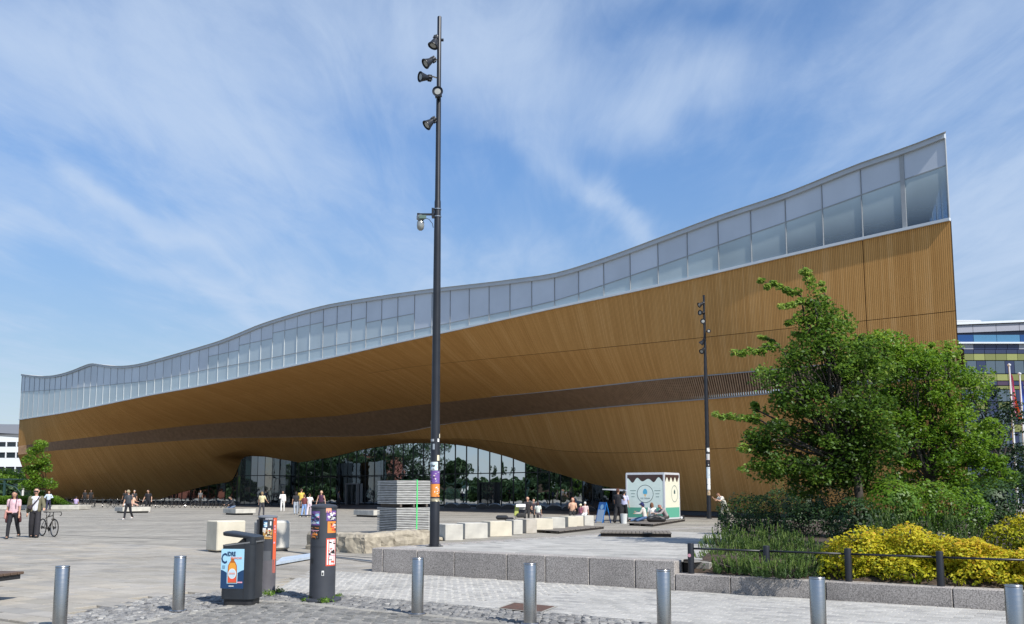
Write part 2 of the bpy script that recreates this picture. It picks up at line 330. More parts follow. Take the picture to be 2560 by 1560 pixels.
def glass_frit():
    m, nt, b = newmat('fritted glass'); N, L = nt.nodes, nt.links
    at = N.new('ShaderNodeAttribute'); at.attribute_name = 'frit'; ac = N.new('ShaderNodeAttribute'); ac.attribute_name = 'aqua'
    tc = N.new('ShaderNodeTexCoord'); t = N.new('ShaderNodeTexNoise'); t.inputs['Scale'].default_value = 14; t.inputs['Detail'].default_value = 3; L.new(tc.outputs['Object'], t.inputs[0])
    mx = N.new('ShaderNodeMix'); mx.data_type = 'RGBA'; L.new(ac.outputs['Fac'], mx.inputs[0]); mx.inputs[6].default_value = (.58, .63, .71, 1); mx.inputs[7].default_value = (.50, .60, .63, 1)
    hs = N.new('ShaderNodeMix'); hs.data_type = 'RGBA'; hs.blend_type = 'MULTIPLY'; hs.inputs[0].default_value = 1; L.new(mx.outputs[2], hs.inputs[6])
    oi = N.new('ShaderNodeObjectInfo'); t5 = N.new('ShaderNodeTexNoise'); t5.inputs['Scale'].default_value = .35; t5.inputs['Detail'].default_value = 3; L.new(tc.outputs['Object'], t5.inputs[0])
    q1 = N.new('ShaderNodeMath'); q1.operation = 'MULTIPLY_ADD'; L.new(oi.outputs['Random'], q1.inputs[0]); q1.inputs[1].default_value = .14; q1.inputs[2].default_value = .72
    q2 = N.new('ShaderNodeMath'); q2.operation = 'MULTIPLY_ADD'; L.new(t5.outputs[0], q2.inputs[0]); q2.inputs[1].default_value = .30; L.new(q1.outputs[0], q2.inputs[2])
    q3 = N.new('ShaderNodeCombineColor'); [L.new(q2.outputs[0], q3.inputs[i]) for i in range(3)]; L.new(q3.outputs[0], hs.inputs[7])
    L.new(hs.outputs[2], b.inputs['Base Color']); b.inputs['Roughness'].default_value = .22; b.inputs['Specular IOR Level'].default_value = .55
    g = N.new('ShaderNodeBsdfGlossy'); g.inputs['Roughness'].default_value = .03; tr = N.new('ShaderNodeBsdfTransparent'); tr.inputs[0].default_value = (.50, .60, .74, 1)
    fr = N.new('ShaderNodeFresnel'); fr.inputs[0].default_value = 1.6; mg = N.new('ShaderNodeMixShader'); L.new(fr.outputs[0], mg.inputs[0]); L.new(tr.outputs[0], mg.inputs[1]); L.new(g.outputs[0], mg.inputs[2])
    mm = N.new('ShaderNodeMixShader'); L.new(at.outputs['Fac'], mm.inputs[0]); L.new(mg.outputs[0], mm.inputs[1]); L.new(b.outputs[0], mm.inputs[2]); L.new(mm.outputs[0], N['Material Output'].inputs[0]); return m
m_frit = glass_frit()

LIB = thing('library_building', (0, 0, 0), 'long curved library clad in orange spruce boards under a rippling band of pale glass', 'library building')

def strip_mesh(name, rows, mats, parent, mirror=False, uvs=True, s_arr=None, **kw):
    """rows: list of (N,3) arrays"""
    n = len(rows[0]); V = np.concatenate(rows); fs = []
    for r_ in range(len(rows)-1):
        for i in range(n-1):
            q = (r_*n+i, r_*n+i+1, (r_+1)*n+i+1, (r_+1)*n+i); fs.append(q)
    me = bpy.data.meshes.new(name); me.from_pydata([tuple(p) for p in V], [], fs)
    for m in (mats if isinstance(mats, (list, tuple)) else [mats]): me.materials.append(m)
    if uvs:
        A = np.stack(rows); d = np.linalg.norm(np.diff(A, axis=0), axis=2); acc = np.concatenate([np.zeros((1, n)), np.cumsum(d, 0)])
        ul = me.uv_layers.new(name='UVMap'); li = np.array([v for f in fs for v in f]); uu = np.tile(s_arr, len(rows))[li]; vv = acc.reshape(-1)[li]
        ul.data.foreach_set('uv', np.stack([uu, vv], 1).reshape(-1))
    me.polygons.foreach_set('use_smooth', [True]*len(me.polygons))
    return link(name, me, parent, **kw)

def section(i_or_s):
    s = i_or_s; g = lambda a: np.interp(s, SS, a)
    return [(0, g(zA)-.06), (g(oS1), g(zS1)), (g(oB), g(zB)), (g(oC), g(zC)), (g(oS2), g(zS2)), (g(oD), g(zD))]
def hull_rows(sarr, seg, n, gap0=0., gap1=0.):
    """points along Catmull-Rom section segment seg (0..4)"""
    out = []
    P = np.array([section(s) for s in sarr])       # (N,6,2)
    Pm = np.concatenate([2*P[:, :1]-P[:, 1:2], P, 2*P[:, -1:]-P[:, -2:-1]], 1)
    a, b, c, d = Pm[:, seg], Pm[:, seg+1], Pm[:, seg+2], Pm[:, seg+3]
    L = np.linalg.norm(c-b, axis=1)
    for t in np.linspace(0, 1, n):
        tt = gap0/L+(1-(gap0+gap1)/L)*t; tt = tt[:, None]
        tau = .35
        m1 = tau*(c-a); m2 = tau*(d-b)
        q = (2*tt**3-3*tt**2+1)*b+(tt**3-2*tt**2+tt)*m1+(-2*tt**3+3*tt**2)*c+(tt**3-tt**2)*m2
        out.append(np.array([FP(s, q[i, 0], q[i, 1]) for i, s in enumerate(sarr)]))
    return out
seam_s = onfac(2156, 597)[0]
cuts = [S0, seam_s, 40.0, 75.0, 112.0, S1_]
for ci in range(len(cuts)-1):
    a, b = cuts[ci], cuts[ci+1]
    if ci == 0: b -= .035
    sarr = np.linspace(a, b, max(3, int((b-a)/.45)+1))
    for seg, n in ((0, 5), (1, 6), (3, 5), (4, 8)):
        g0 = g1 = 0
        if b < 76: g1 = .02 if seg in (0, 3) else 0; g0 = .02 if seg in (1, 4) else 0
        rows = hull_rows(sarr, seg, n, g0, g1)
        strip_mesh('cladding_panel', rows, m_wood, LIB, s_arr=sarr)
# lining behind the seams and behind the louvre band
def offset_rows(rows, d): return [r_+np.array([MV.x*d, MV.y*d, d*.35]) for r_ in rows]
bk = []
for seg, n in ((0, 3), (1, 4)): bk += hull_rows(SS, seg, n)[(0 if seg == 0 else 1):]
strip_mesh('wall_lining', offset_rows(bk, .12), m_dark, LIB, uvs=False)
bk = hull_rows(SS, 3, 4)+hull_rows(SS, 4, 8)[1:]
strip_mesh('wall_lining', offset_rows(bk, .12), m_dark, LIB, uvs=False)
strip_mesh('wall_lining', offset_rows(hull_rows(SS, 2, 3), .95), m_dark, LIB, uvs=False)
# edge trims of the louvre band and of the deck
def rail(name, fn, w, m, sarr, up=Vector((0, 0, 1)), dep=.08):
    mb = MB(); pts = [fn(s) for s in sarr]; n = len(pts); V = []
    for p in pts:
        for a, b in ((-dep, -w/2), (-dep, w/2), (dep, w/2), (dep, -w/2)): V.append(p+MV*a+up*b)
    fs = [(0, 1, 2, 3), tuple(4*(n-1)+k for k in (3, 2, 1, 0))]
    for i in range(n-1):
        for k in range(4): j = (k+1) % 4; fs.append((4*i+k, 4*i+4+k, 4*i+4+j, 4*i+j))
    mb.add(V, fs); return mb.build(name, m, LIB, smooth=40)
sec = lambda s, k: section(s)[k]
sa = np.linspace(S0, S1_, 200)
rail('deck_edge', lambda s: FP(s, -.04, fA(s)), .16, m_white, sa, dep=.10)
rail('louvre_trim', lambda s: FP(s, sec(s, 2)[0]-.02, sec(s, 2)[1]+.03), .07, m_trim, np.linspace(S0, 62, 90), dep=.05)
rail('louvre_trim', lambda s: FP(s, sec(s, 3)[0]-.02, sec(s, 3)[1]-.03), .07, m_trim, np.linspace(S0, 62, 90), dep=.05)
rail('roof_fascia', lambda s: FP(s, -.05, fT(s)-CORN/2), CORN, m_fasc, np.linspace(S0+.01, S1_-.01, 300), dep=.14)
# louvre slats, each a part
SL = .19
def slat_geo(mb, s):
    (o1, z1), (o2, z2) = section(s)[2:4]
    t = Vector((o2-o1, z2-z1)); ln = t.length; t.normalize(); nn = Vector((-t.y, t.x))
    if nn.x < 0: nn = -nn
    V = []; dd = float(np.interp(s, [36, 58], [.10, .50])); hw = float(np.interp(s, [36, 62], [.034, .018]))
    for (o, z) in ((o1, z1), (o2, z2)):
        for ds, dn in ((-hw, -.02), (hw, -.02), (hw, dd), (-hw, dd)):
            V.append(FP(s+ds, o+nn.x*dn, z+nn.y*dn))
    mb.add(V, [(0, 1, 2, 3), (7, 6, 5, 4), (0, 4, 5, 1), (1, 5, 6, 2), (2, 6, 7, 3), (3, 7, 4, 0)])
for k in range(290):
    mb = MB(); slat_geo(mb, S0+.15+k*SL); mb.build('louvre_slat', m_slat, LIB)
mb = MB(); s = S0+.15+290*SL
while s < S1_-.1: slat_geo(mb, s); s += SL
mb.build('louvre_slat_field', m_slat, LIB, kind='stuff')
# plinth
pl = np.array([s for s in np.arange(S0, 47, .5)])
mb = MB(); mbp = [FP(s, np.interp(s, SS, oD)+.12, 0) for s in pl]
def ribbon(pts, z0, z1): 
    V = [Vector((p.x, p.y, z)) for p in pts for z in (z0, z1)]; return V, [(2*i, 2*i+2, 2*i+3, 2*i+1) for i in range(len(pts)-1)]
mb.add(*ribbon(mbp, -.02, 2.2)); mb.build('plinth', mat('dark granite plinth', (.05, .05, .055), .6), LIB)
mb = MB(); mb.add(*ribbon([FP(s, np.interp(s, SS, oD)+.12, 0) for s in np.arange(156, S1_, .7)], -.02, 2.0)); mb.build('plinth', mat('dark plinth', (.04, .04, .04), .6), LIB)

# ---------------- the upper glass storey: panes and mullions
joints = [S0+.04]+[91.02-2.3807*n for n in range(30, -32, -1)]
joints = [j for j in joints if j < S1_-.5]+[S1_-.04]
steps = [((916.6, 806.6), (1035, 784)), ((811, 816.4), (915, 794.3)), ((684.4, 832), (807.8, 805)), ((602, 862.7), (681, 845.8)), ((523, 891), (597, 875.7))]
steps = [(onfac(*a), onfac(*b)) for a, b in steps]
def pane(s0, s1, zl, zu, fl, fu, aq):
    V = []
    for o in (.0, .03):
        for s, zz in ((s0, zl[0]), (s1, zl[1]), (s1, zu[1]), (s0, zu[0])): V.append(FP(s, o, zz))
    mb = MB(); mb.add(V, [(0, 1, 2, 3), (7, 6, 5, 4), (0, 4, 5, 1), (1, 5, 6, 2), (2, 6, 7, 3), (3, 7, 4, 0)])
    o = mb.build('window_pane', m_frit, LIB); me = o.data
    at = me.attributes.new('frit', 'FLOAT', 'POINT'); at.data.foreach_set('value', [fl, fl, fu, fu]*2)
    at = me.attributes.new('aqua', 'FLOAT', 'POINT'); at.data.foreach_set('value', [aq]*8)
for i in range(len(joints)-1):
    a, b = joints[i]+.035, joints[i+1]-.035
    if i == 1: pass
    zt = (fT(a)-CORN, fT(b)-CORN); zb = (fA(a)+.08, fA(b)+.08); zm = (fM(a), fM(b)); mid = (a+b)/2; st = None
    for (p, q) in steps:
        if q[0] <= mid <= p[0]:
            f_ = lambda s: np.interp(s, [q[0], p[0]], [q[1], p[1]]); st = (f_(a), f_(b))
    px_, _ = proj(FP(mid, 0, 12))
    clear = np.interp(px_, [1500, 1700, 1850, 2000, 2200, 2300], [.95, .85, .60, .22, .06, .0])
    if px_ < 600: clear = .8
    elif px_ < 1040: clear = .78
    if st:
        pane(a, b, (st[0]+.02, st[1]+.02), zt, 1, 1, 0); pane(a, b, (zm[0]+.02, zm[1]+.02), (st[0]-.02, st[1]-.02), .93, .95, .7)
    else: pane(a, b, (zm[0]+.02, zm[1]+.02), zt, 1, 1, 0 if px_ > 500 else .1)
    if zm[0]-zb[0] > .1: pane(a, b, zb, (zm[0]-.02, zm[1]-.02), clear, .97 if px_ > 2000 else .93, .9)
    # transoms between panes
    V = []
    lv = [zm] + ([st] if st else [])
    for z_ in lv:
        V = [FP(s, o, z+dz) for s, z in ((joints[i]+.02, z_[0]), (joints[i+1]-.02, z_[1])) for o, dz in ((-.03, -.03), (-.03, .03), (.05, .03), (.05, -.03))]
        MB().add(V, [(0, 1, 2, 3), (7, 6, 5, 4), (0, 4, 5, 1), (1, 5, 6, 2), (2, 6, 7, 3), (3, 7, 4, 0)]).build('transom', m_mull, LIB)
for i, s in enumerate(joints):
    w = .022 if i not in (1,) else .12
    dep = .05
    V = [FP(s+ds, o, z) for z in (fA(s)+.04, fT(s)-CORN+.02) for ds, o in ((-w, -dep), (w, -dep), (w, .08), (-w, .08))]
    mb = MB(); mb.add(V, [(0, 3, 2, 1), (4, 5, 6, 7), (0, 1, 5, 4), (1, 2, 6, 5), (2, 3, 7, 6), (3, 0, 4, 7)]); mb.build('mullion', m_mull if s < 78 or s > 140 else m_mull2, LIB)
# roof, ceiling, floor, back facade (skewed right-hand end)
DEP = 22.0
def skew(s, o): return s+.46*o*max(0, 1-(s-S0)/60.0)
def sheet(name, f, m, o0=.1, o1=DEP, dz=0, n=6, sarr=None):
    sarr = SS[::4] if sarr is None else sarr
    rows = [np.array([FP(skew(s, o), o, f(s)+dz) for s in sarr]) for o in np.linspace(o0, o1, n)]
    return strip_mesh(name, rows, m, LIB, uvs=False)
sheet('roof', fT, m_roof, -.3, DEP, -.02)
sheet('ceiling', lambda s: max(fM(s)+.15, fA(s)+2.6) if s < 60 else fM(s)+.4, m_ceil, .35, DEP, 0)
sheet('deck_floor', fA, mat('timber deck', (.35, .27, .2), .7), .08, DEP, -.03)
# rear facade: pale glass panes and the end glazing at the right
mb = MB()
for k in range(len(joints)-1):
    s0, s1 = joints[k], joints[k+1]; V = [FP(skew(s0, DEP), DEP, fA(s0)), FP(skew(s1, DEP), DEP, fA(s1)), FP(skew(s1, DEP), DEP, fM(s1)+.4), FP(skew(s0, DEP), DEP, fM(s0)+.4)]
    mb.add(V, [(0, 1, 2, 3)])
m_rear = mat('rear glazing lit from outside', (.55, .70, .74), .4, var=.05)
def trans(m, col, fac):
    nt = m.node_tree; N, L = nt.nodes, nt.links; t = N.new('ShaderNodeBsdfTransparent'); t.inputs[0].default_value = (*col, 1); mx = N.new('ShaderNodeMixShader'); mx.inputs[0].default_value = fac
    L.new(N['Principled BSDF'].outputs[0], mx.inputs[1]); L.new(t.outputs[0], mx.inputs[2]); L.new(mx.outputs[0], N['Material Output'].inputs[0]); return m
trans(m_rear, (.75, .88, .92), .6)
mb.build('rear_glazing', m_rear, LIB)
for k in range(8):
    o0, o1 = DEP*k/8+.1, DEP*(k+1)/8-.02
    V = [FP(skew(S0+.06, o), o, z) for o, z in ((o0, fA(S0)), (o1, fA(S0)), (o1, fM(S0)+.1), (o0, fM(S0)+.1))]
    mb = MB(); mb.add(V, [(0, 1, 2, 3)]); mb.build('end_pane', m_rear, LIB)
    p = FP(skew(S0+.06, o0), o0, 0); mb = MB(); mb.box((p.x, p.y, (fA(S0)+fM(S0))/2), (.08, .08, fM(S0)-fA(S0)+.1)); mb.build('mullion', m_mull, LIB)
# end walls
V = []; 
def endwall(s, k):
    rows = []
    for kk in range(6):
        o, z = section(s)[kk]; rows.append(np.array([FP(s, o, z), FP(skew(s, DEP), DEP, z)]))
    rows[-1][:, 2] = 0; rows.append(rows[-1]*1.0)
    strip_mesh('end_wall', rows, m_wood, LIB, s_arr=np.array([0., DEP]))
endwall(S0+.03, 0); endwall(S1_-.03, 1)
V = [FP(S1_-.02, .1, fA(S1_)), FP(S1_-.02, DEP, fA(S1_)), FP(S1_-.02, DEP, fT(S1_)-.3), FP(S1_-.02, .1, fT(S1_)-.3)]
mb = MB(); mb.add(V, [(0, 1, 2, 3)]); mb.build('end_glazing', m_rear, LIB)

# dark granite floor under the overhang
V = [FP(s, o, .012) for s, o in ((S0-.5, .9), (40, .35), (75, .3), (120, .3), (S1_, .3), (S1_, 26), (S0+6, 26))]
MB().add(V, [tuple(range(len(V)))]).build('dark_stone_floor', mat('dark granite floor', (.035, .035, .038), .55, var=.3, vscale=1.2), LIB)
# ---------------- ground floor glass
mx_px = [(400, 1252), (430, 1252), (465, 1252), (500, 1252), (535, 1252), (565, 1252)]
def og(s): return np.interp(s, SS, oD)+.12
gl = []
s = 41.0
GS = np.arange(41.0, 158.0, 1.85)
def gz(s): return max(.5, np.interp(s, SS, zD)+.25)
def ggpane(p0, p1, z0a, z1a, z1b, nm='glass_pane', wob=0):
    d = (p1-p0).normalized(); nrm = Vector((d.y, -d.x, 0)); 
    if nrm.dot(MV) > 0: nrm = -nrm
    V = [p0.xy.to_3d()+Vector((0, 0, z0a)), p1.xy.to_3d()+Vector((0, 0, z0a)), p1.xy.to_3d()+Vector((0, 0, z1b)), p0.xy.to_3d()+Vector((0, 0, z1a))]
    V = V+[v-nrm*.03 for v in V]; mb = MB(); mb.add(V, [(0, 1, 2, 3), (7, 6, 5, 4), (0, 4, 5, 1), (1, 5, 6, 2), (2, 6, 7, 3), (3, 7, 4, 0)])
    return mb.build(nm, m_gdark, LIB)
TRZ = 3.55
for k in range(len(GS)-1):
    a, b = GS[k], GS[k+1]
    pa, pb = FP(a, og(a), 0), FP(b, og(b), 0); dd = (pb-pa).normalized()*.03; za, zb_ = gz(a), gz(b)
    ggpane(pa+dd, pb-dd, .15, min(za, TRZ-.04), min(zb_, TRZ-.04))
    if min(za, zb_) > TRZ+.1: ggpane(pa+dd, pb-dd, TRZ+.04, za, zb_)
    mb = MB(); mb.box((pa.x, pa.y, za/2), (.07, .14, za), rot=Rz(AL)); mb.build('steel_mullion', m_blk, LIB)
mb = MB(); mb.add(*ribbon([FP(s, og(s)-.04, 0) for s in GS], TRZ-.05, TRZ+.05)); mb.build('steel_transom', m_blk, LIB)
mb = MB(); mb.add(*ribbon([FP(s, og(s)-.05, 0) for s in GS], 0, .18)); mb.build('steel_sill', m_blk, LIB)
# rounded glass drum at the left of the entrance
dc = dp(667, 1220, 117.0); dr = 3.55
N_ = 16
for k in range(N_):
    a0, a1 = -math.pi*1.12+math.pi*1.24*k/N_, -math.pi*1.12+math.pi*1.24*(k+1)/N_
    q0, q1 = (Vector((dc.x+dr*math.cos(a), dc.y+dr*1.25*math.sin(a), 0)) for a in (a0, a1))
    def hz_(q): 
        px_, _ = proj((q.x, q.y, 5)); yy = np.interp(px_, [593, 598, 606, 622, 664, 705, 742, 760], [1205, 1160, 1147, 1143, 1145, 1152, 1158, 1160]); return dp(px_, yy, q.y).z+.15
    ggpane(q0, q1, .15, min(hz_(q0), TRZ-.04), min(hz_(q1), TRZ-.04)); ggpane(q0, q1, TRZ+.04, max(TRZ+.1, hz_(q0)), max(TRZ+.1, hz_(q1)))
    mb = MB(); mb.box((q0.x, q0.y, hz_(q0)/2), (.06, .06, hz_(q0))); mb.build('steel_mullion', m_blk, LIB)
mb = MB(); mb.lathe([(dr+.03, TRZ-.05), (dr+.03, TRZ+.05)], 32, (dc.x, dc.y, 0), sy=1.25); mb.build('steel_transom', m_blk, LIB)
# entrance doors: frames proud of the glass line
for pxd in (885, 1225):
    s_ = None
    for s in np.arange(42, 120, .1):
        if proj(FP(s, og(s), 1))[0] < pxd: s_ = s; break
    rt = FP(s_, og(s_)-.25, 0); dr_ = link('entrance_door', None, LIB, rt, AL+math.pi/2)
    mb = MB(); mb.box((-1.15, 0, 1.25), (.1, .4, 2.5)).box((1.15, 0, 1.25), (.1, .4, 2.5)).box((0, 0, 2.55), (2.4, .4, .1)).box((0, 0, 1.25), (.06, .1, 2.4)); mb.build('door_frame', m_trim if pxd < 900 else m_blk, dr_)
    for q in (-.57, .57): MB().box((q, .02, 1.27), (1.02, .04, 2.4)).build('door_leaf', m_gdark, dr_)
# ================================================================== THE SETTING
E1 = Vector((.845, -.534, 0)).normalized(); E2 = Vector((-E1.y, E1.x, 0)); GA = math.atan2(E1.y, E1.x)
P1 = gp(929, 1370, .5); P1.z = 0
def ab(a, b, z=0): return P1+E1*a+E2*b+Vector((0, 0, z))
def to_ab(p): d = Vector((p[0], p[1], 0))-P1; return d.dot(E1), d.dot(E2)
def plat(b): return max(.02, .5-.0102*b)
def hz(x, y):
    a, b = to_ab((x, y)); return plat(b) if (a > 0 and b > 0) else 0.0
def gg(px, py):        # point on plaza or terrace under a pixel
    p = gp(px, py, 0)
    for h in np.linspace(.5, .02, 60):
        q = gp(px, py, h)
        if abs(hz(q.x, q.y)-h) < .012 and hz(q.x, q.y) > 0: return Vector((q.x, q.y, hz(q.x, q.y)))
    return p
def dirt(N, L, geo, fac):      # soot patches and trodden-in gum, worn into the stone
    t = N.new('ShaderNodeTexNoise'); t.inputs['Scale'].default_value = .55; t.inputs['Detail'].default_value = 10; t.inputs['Roughness'].default_value = .7; t.inputs['Distortion'].default_value = 1.2; L.new(geo.outputs['Position'], t.inputs[0])
    a = N.new('ShaderNodeMapRange'); L.new(t.outputs[0], a.inputs[0]); a.inputs[1].default_value = .52; a.inputs[2].default_value = .66; a.inputs[3].default_value = 1; a.inputs[4].default_value = .76
    v = N.new('ShaderNodeTexVoronoi'); v.inputs['Scale'].default_value = 1.7; L.new(geo.outputs['Position'], v.inputs[0])
    b = N.new('ShaderNodeMapRange'); L.new(v.outputs['Distance'], b.inputs[0]); b.inputs[1].default_value = .03; b.inputs[2].default_value = .055; b.inputs[3].default_value = .62; b.inputs[4].default_value = 1
    m = N.new('ShaderNodeMath'); m.operation = 'MULTIPLY'; L.new(a.outputs[0], m.inputs[0]); L.new(b.outputs[0], m.inputs[1]); m2 = N.new('ShaderNodeMath'); m2.operation = 'MULTIPLY'; L.new(m.outputs[0], m2.inputs[0]); L.new(fac, m2.inputs[1]); return m2.outputs[0]
def stone_mat(name, cols, rough=.85, bump=.4, bscale=30, nz=.25, vs=3, grime=None):
    m, nt, b = newmat(name); N, L = nt.nodes, nt.links
    oi = N.new('ShaderNodeObjectInfo'); at = N.new('ShaderNodeAttribute'); at.attribute_name = 'rnd'
    ad = N.new('ShaderNodeMath'); ad.operation = 'ADD'; L.new(oi.outputs['Random'], ad.inputs[0]); L.new(at.outputs['Fac'], ad.inputs[1])
    fr = N.new('ShaderNodeMath'); fr.operation = 'FRACT'; L.new(ad.outputs[0], fr.inputs[0])
    cr = N.new('ShaderNodeValToRGB'); L.new(fr.outputs[0], cr.inputs[0]); e = cr.color_ramp.elements
    n = len(cols)
    for i, c in enumerate(cols):
        if i < 2: el = e[i]; el.position = i/(n-1)
        else: el = e.new(i/(n-1))
        el.color = (*c, 1)
    for i, c in enumerate(cols):
        pass
    geo = N.new('ShaderNodeNewGeometry'); tx = N.new('ShaderNodeTexNoise'); tx.inputs['Scale'].default_value = vs; tx.inputs['Detail'].default_value = 8; tx.inputs['Roughness'].default_value = .65; L.new(geo.outputs['Position'], tx.inputs[0])
    t3 = N.new('ShaderNodeTexNoise'); t3.inputs['Scale'].default_value = .22; t3.inputs['Detail'].default_value = 5; L.new(geo.outputs['Position'], t3.inputs[0])
    t4 = N.new('ShaderNodeTexNoise'); t4.inputs['Scale'].default_value = bscale*2.2; t4.inputs['Detail'].default_value = 3; L.new(geo.outputs['Position'], t4.inputs[0])
    s = N.new('ShaderNodeMath'); s.operation = 'ADD'; L.new(tx.outputs[0], s.inputs[0]); L.new(t3.outputs[0], s.inputs[1])
    s2 = N.new('ShaderNodeMath'); s2.operation = 'ADD'; L.new(s.outputs[0], s2.inputs[0]); L.new(t4.outputs[0], s2.inputs[1])
    mr = N.new('ShaderNodeMapRange'); L.new(s2.outputs[0], mr.inputs[0]); mr.inputs[1].default_value = 1.0; mr.inputs[2].default_value = 2.0; mr.inputs[3].default_value = 1-nz; mr.inputs[4].default_value = 1+nz
    dd = dirt(N, L, geo, mr.outputs[0]); cc = N.new('ShaderNodeCombineColor'); [L.new(dd, cc.inputs[i]) for i in range(3)]
    mx = N.new('ShaderNodeMix'); mx.data_type = 'RGBA'; mx.blend_type = 'MULTIPLY'; mx.inputs[0].default_value = 1; L.new(cr.outputs[0], mx.inputs[6]); L.new(cc.outputs[0], mx.inputs[7]); L.new(mx.outputs[2], b.inputs['Base Color'])
    b.inputs['Roughness'].default_value = rough; b.inputs['Specular IOR Level'].default_value = .3
    t2 = N.new('ShaderNodeTexNoise'); t2.inputs['Scale'].default_value = bscale; t2.inputs['Detail'].default_value = 5; L.new(geo.outputs['Position'], t2.inputs[0])
    bp = N.new('ShaderNodeBump'); bp.inputs['Strength'].default_value = bump; bp.inputs['Distance'].default_value = .02; L.new(t2.outputs[0], bp.inputs['Height']); L.new(bp.outputs[0], b.inputs['Normal'])
    return m
m_slab = stone_mat('granite plaza slab', [(0.282, 0.261, 0.224), (0.335, 0.308, 0.266), (0.305, 0.286, 0.258), (0.358, 0.320, 0.263), (0.259, 0.247, 0.227)], vs=1.3, bump=.15, nz=.42)
m_walk = stone_mat('pale walkway sett', [(0.321, 0.314, 0.294), (0.402, 0.390, 0.364), (0.353, 0.342, 0.321), (0.434, 0.421, 0.393), (0.290, 0.282, 0.271)], vs=6, bump=.5, bscale=25)
m_cob = stone_mat('rough dark cobble', [(0.137, 0.137, 0.141), (0.244, 0.239, 0.230), (0.186, 0.186, 0.186), (0.332, 0.323, 0.304), (0.107, 0.107, 0.113)], bump=.8, bscale=30, vs=9, nz=.4)
m_set = stone_mat('worn street sett', [(0.145, 0.143, 0.136), (0.221, 0.217, 0.204), (0.178, 0.174, 0.166), (0.255, 0.246, 0.230), (0.128, 0.128, 0.123)], bump=.6, bscale=22, vs=7, nz=.35)
m_band = stone_mat('pale kerb stone', [(0.288, 0.274, 0.245), (0.331, 0.317, 0.281)], bump=.4, vs=4)
m_joint = mat('sandy joint fill', (.17, .155, .13), .95, var=.25, vscale=5)
m_jdark = mat('dark joint fill', (.085, .08, .07), .95, var=.3, vscale=8)
def granite(name, c, sp=.55):
    m, nt, b = newmat(name); N, L = nt.nodes, nt.links
    geo = N.new('ShaderNodeNewGeometry'); v = N.new('ShaderNodeTexNoise'); v.inputs['Scale'].default_value = 52; v.inputs['Detail'].default_value = 5; v.inputs['Roughness'].default_value = .75; L.new(geo.outputs['Position'], v.inputs[0])
    v2 = N.new('ShaderNodeTexNoise'); v2.inputs['Scale'].default_value = .9; v2.inputs['Detail'].default_value = 4; L.new(geo.outputs['Position'], v2.inputs[0])
    cr = N.new('ShaderNodeValToRGB'); L.new(v.outputs[0], cr.inputs[0]); e = cr.color_ramp.elements
    e[0].position = .36; e[0].color = (*[x*.40 for x in c], 1); e[1].position = .66; e[1].color = (*[min(1, x*1.75) for x in c], 1); k = e.new(.5); k.color = (*c, 1)
    mr = N.new('ShaderNodeMapRange'); L.new(v2.outputs[0], mr.inputs[0]); mr.inputs[1].default_value = .3; mr.inputs[2].default_value = .7; mr.inputs[3].default_value = .82; mr.inputs[4].default_value = 1.15
    dd = dirt(N, L, geo, mr.outputs[0]); cc = N.new('ShaderNodeCombineColor'); [L.new(dd, cc.inputs[i]) for i in range(3)]
    mx = N.new('ShaderNodeMix'); mx.data_type = 'RGBA'; mx.blend_type = 'MULTIPLY'; mx.inputs[0].default_value = 1; L.new(cr.outputs[0], mx.inputs[6]); L.new(cc.outputs[0], mx.inputs[7]); L.new(mx.outputs[2], b.inputs['Base Color']); b.inputs['Roughness'].default_value = .8
    bp = N.new('ShaderNodeBump'); bp.inputs['Strength'].default_value = .35; bp.inputs['Distance'].default_value = .01; L.new(v.outputs[0], bp.inputs['Height']); L.new(bp.outputs[0], b.inputs['Normal']); return m
m_gran = granite('speckled granite', (.31, .285, .265))

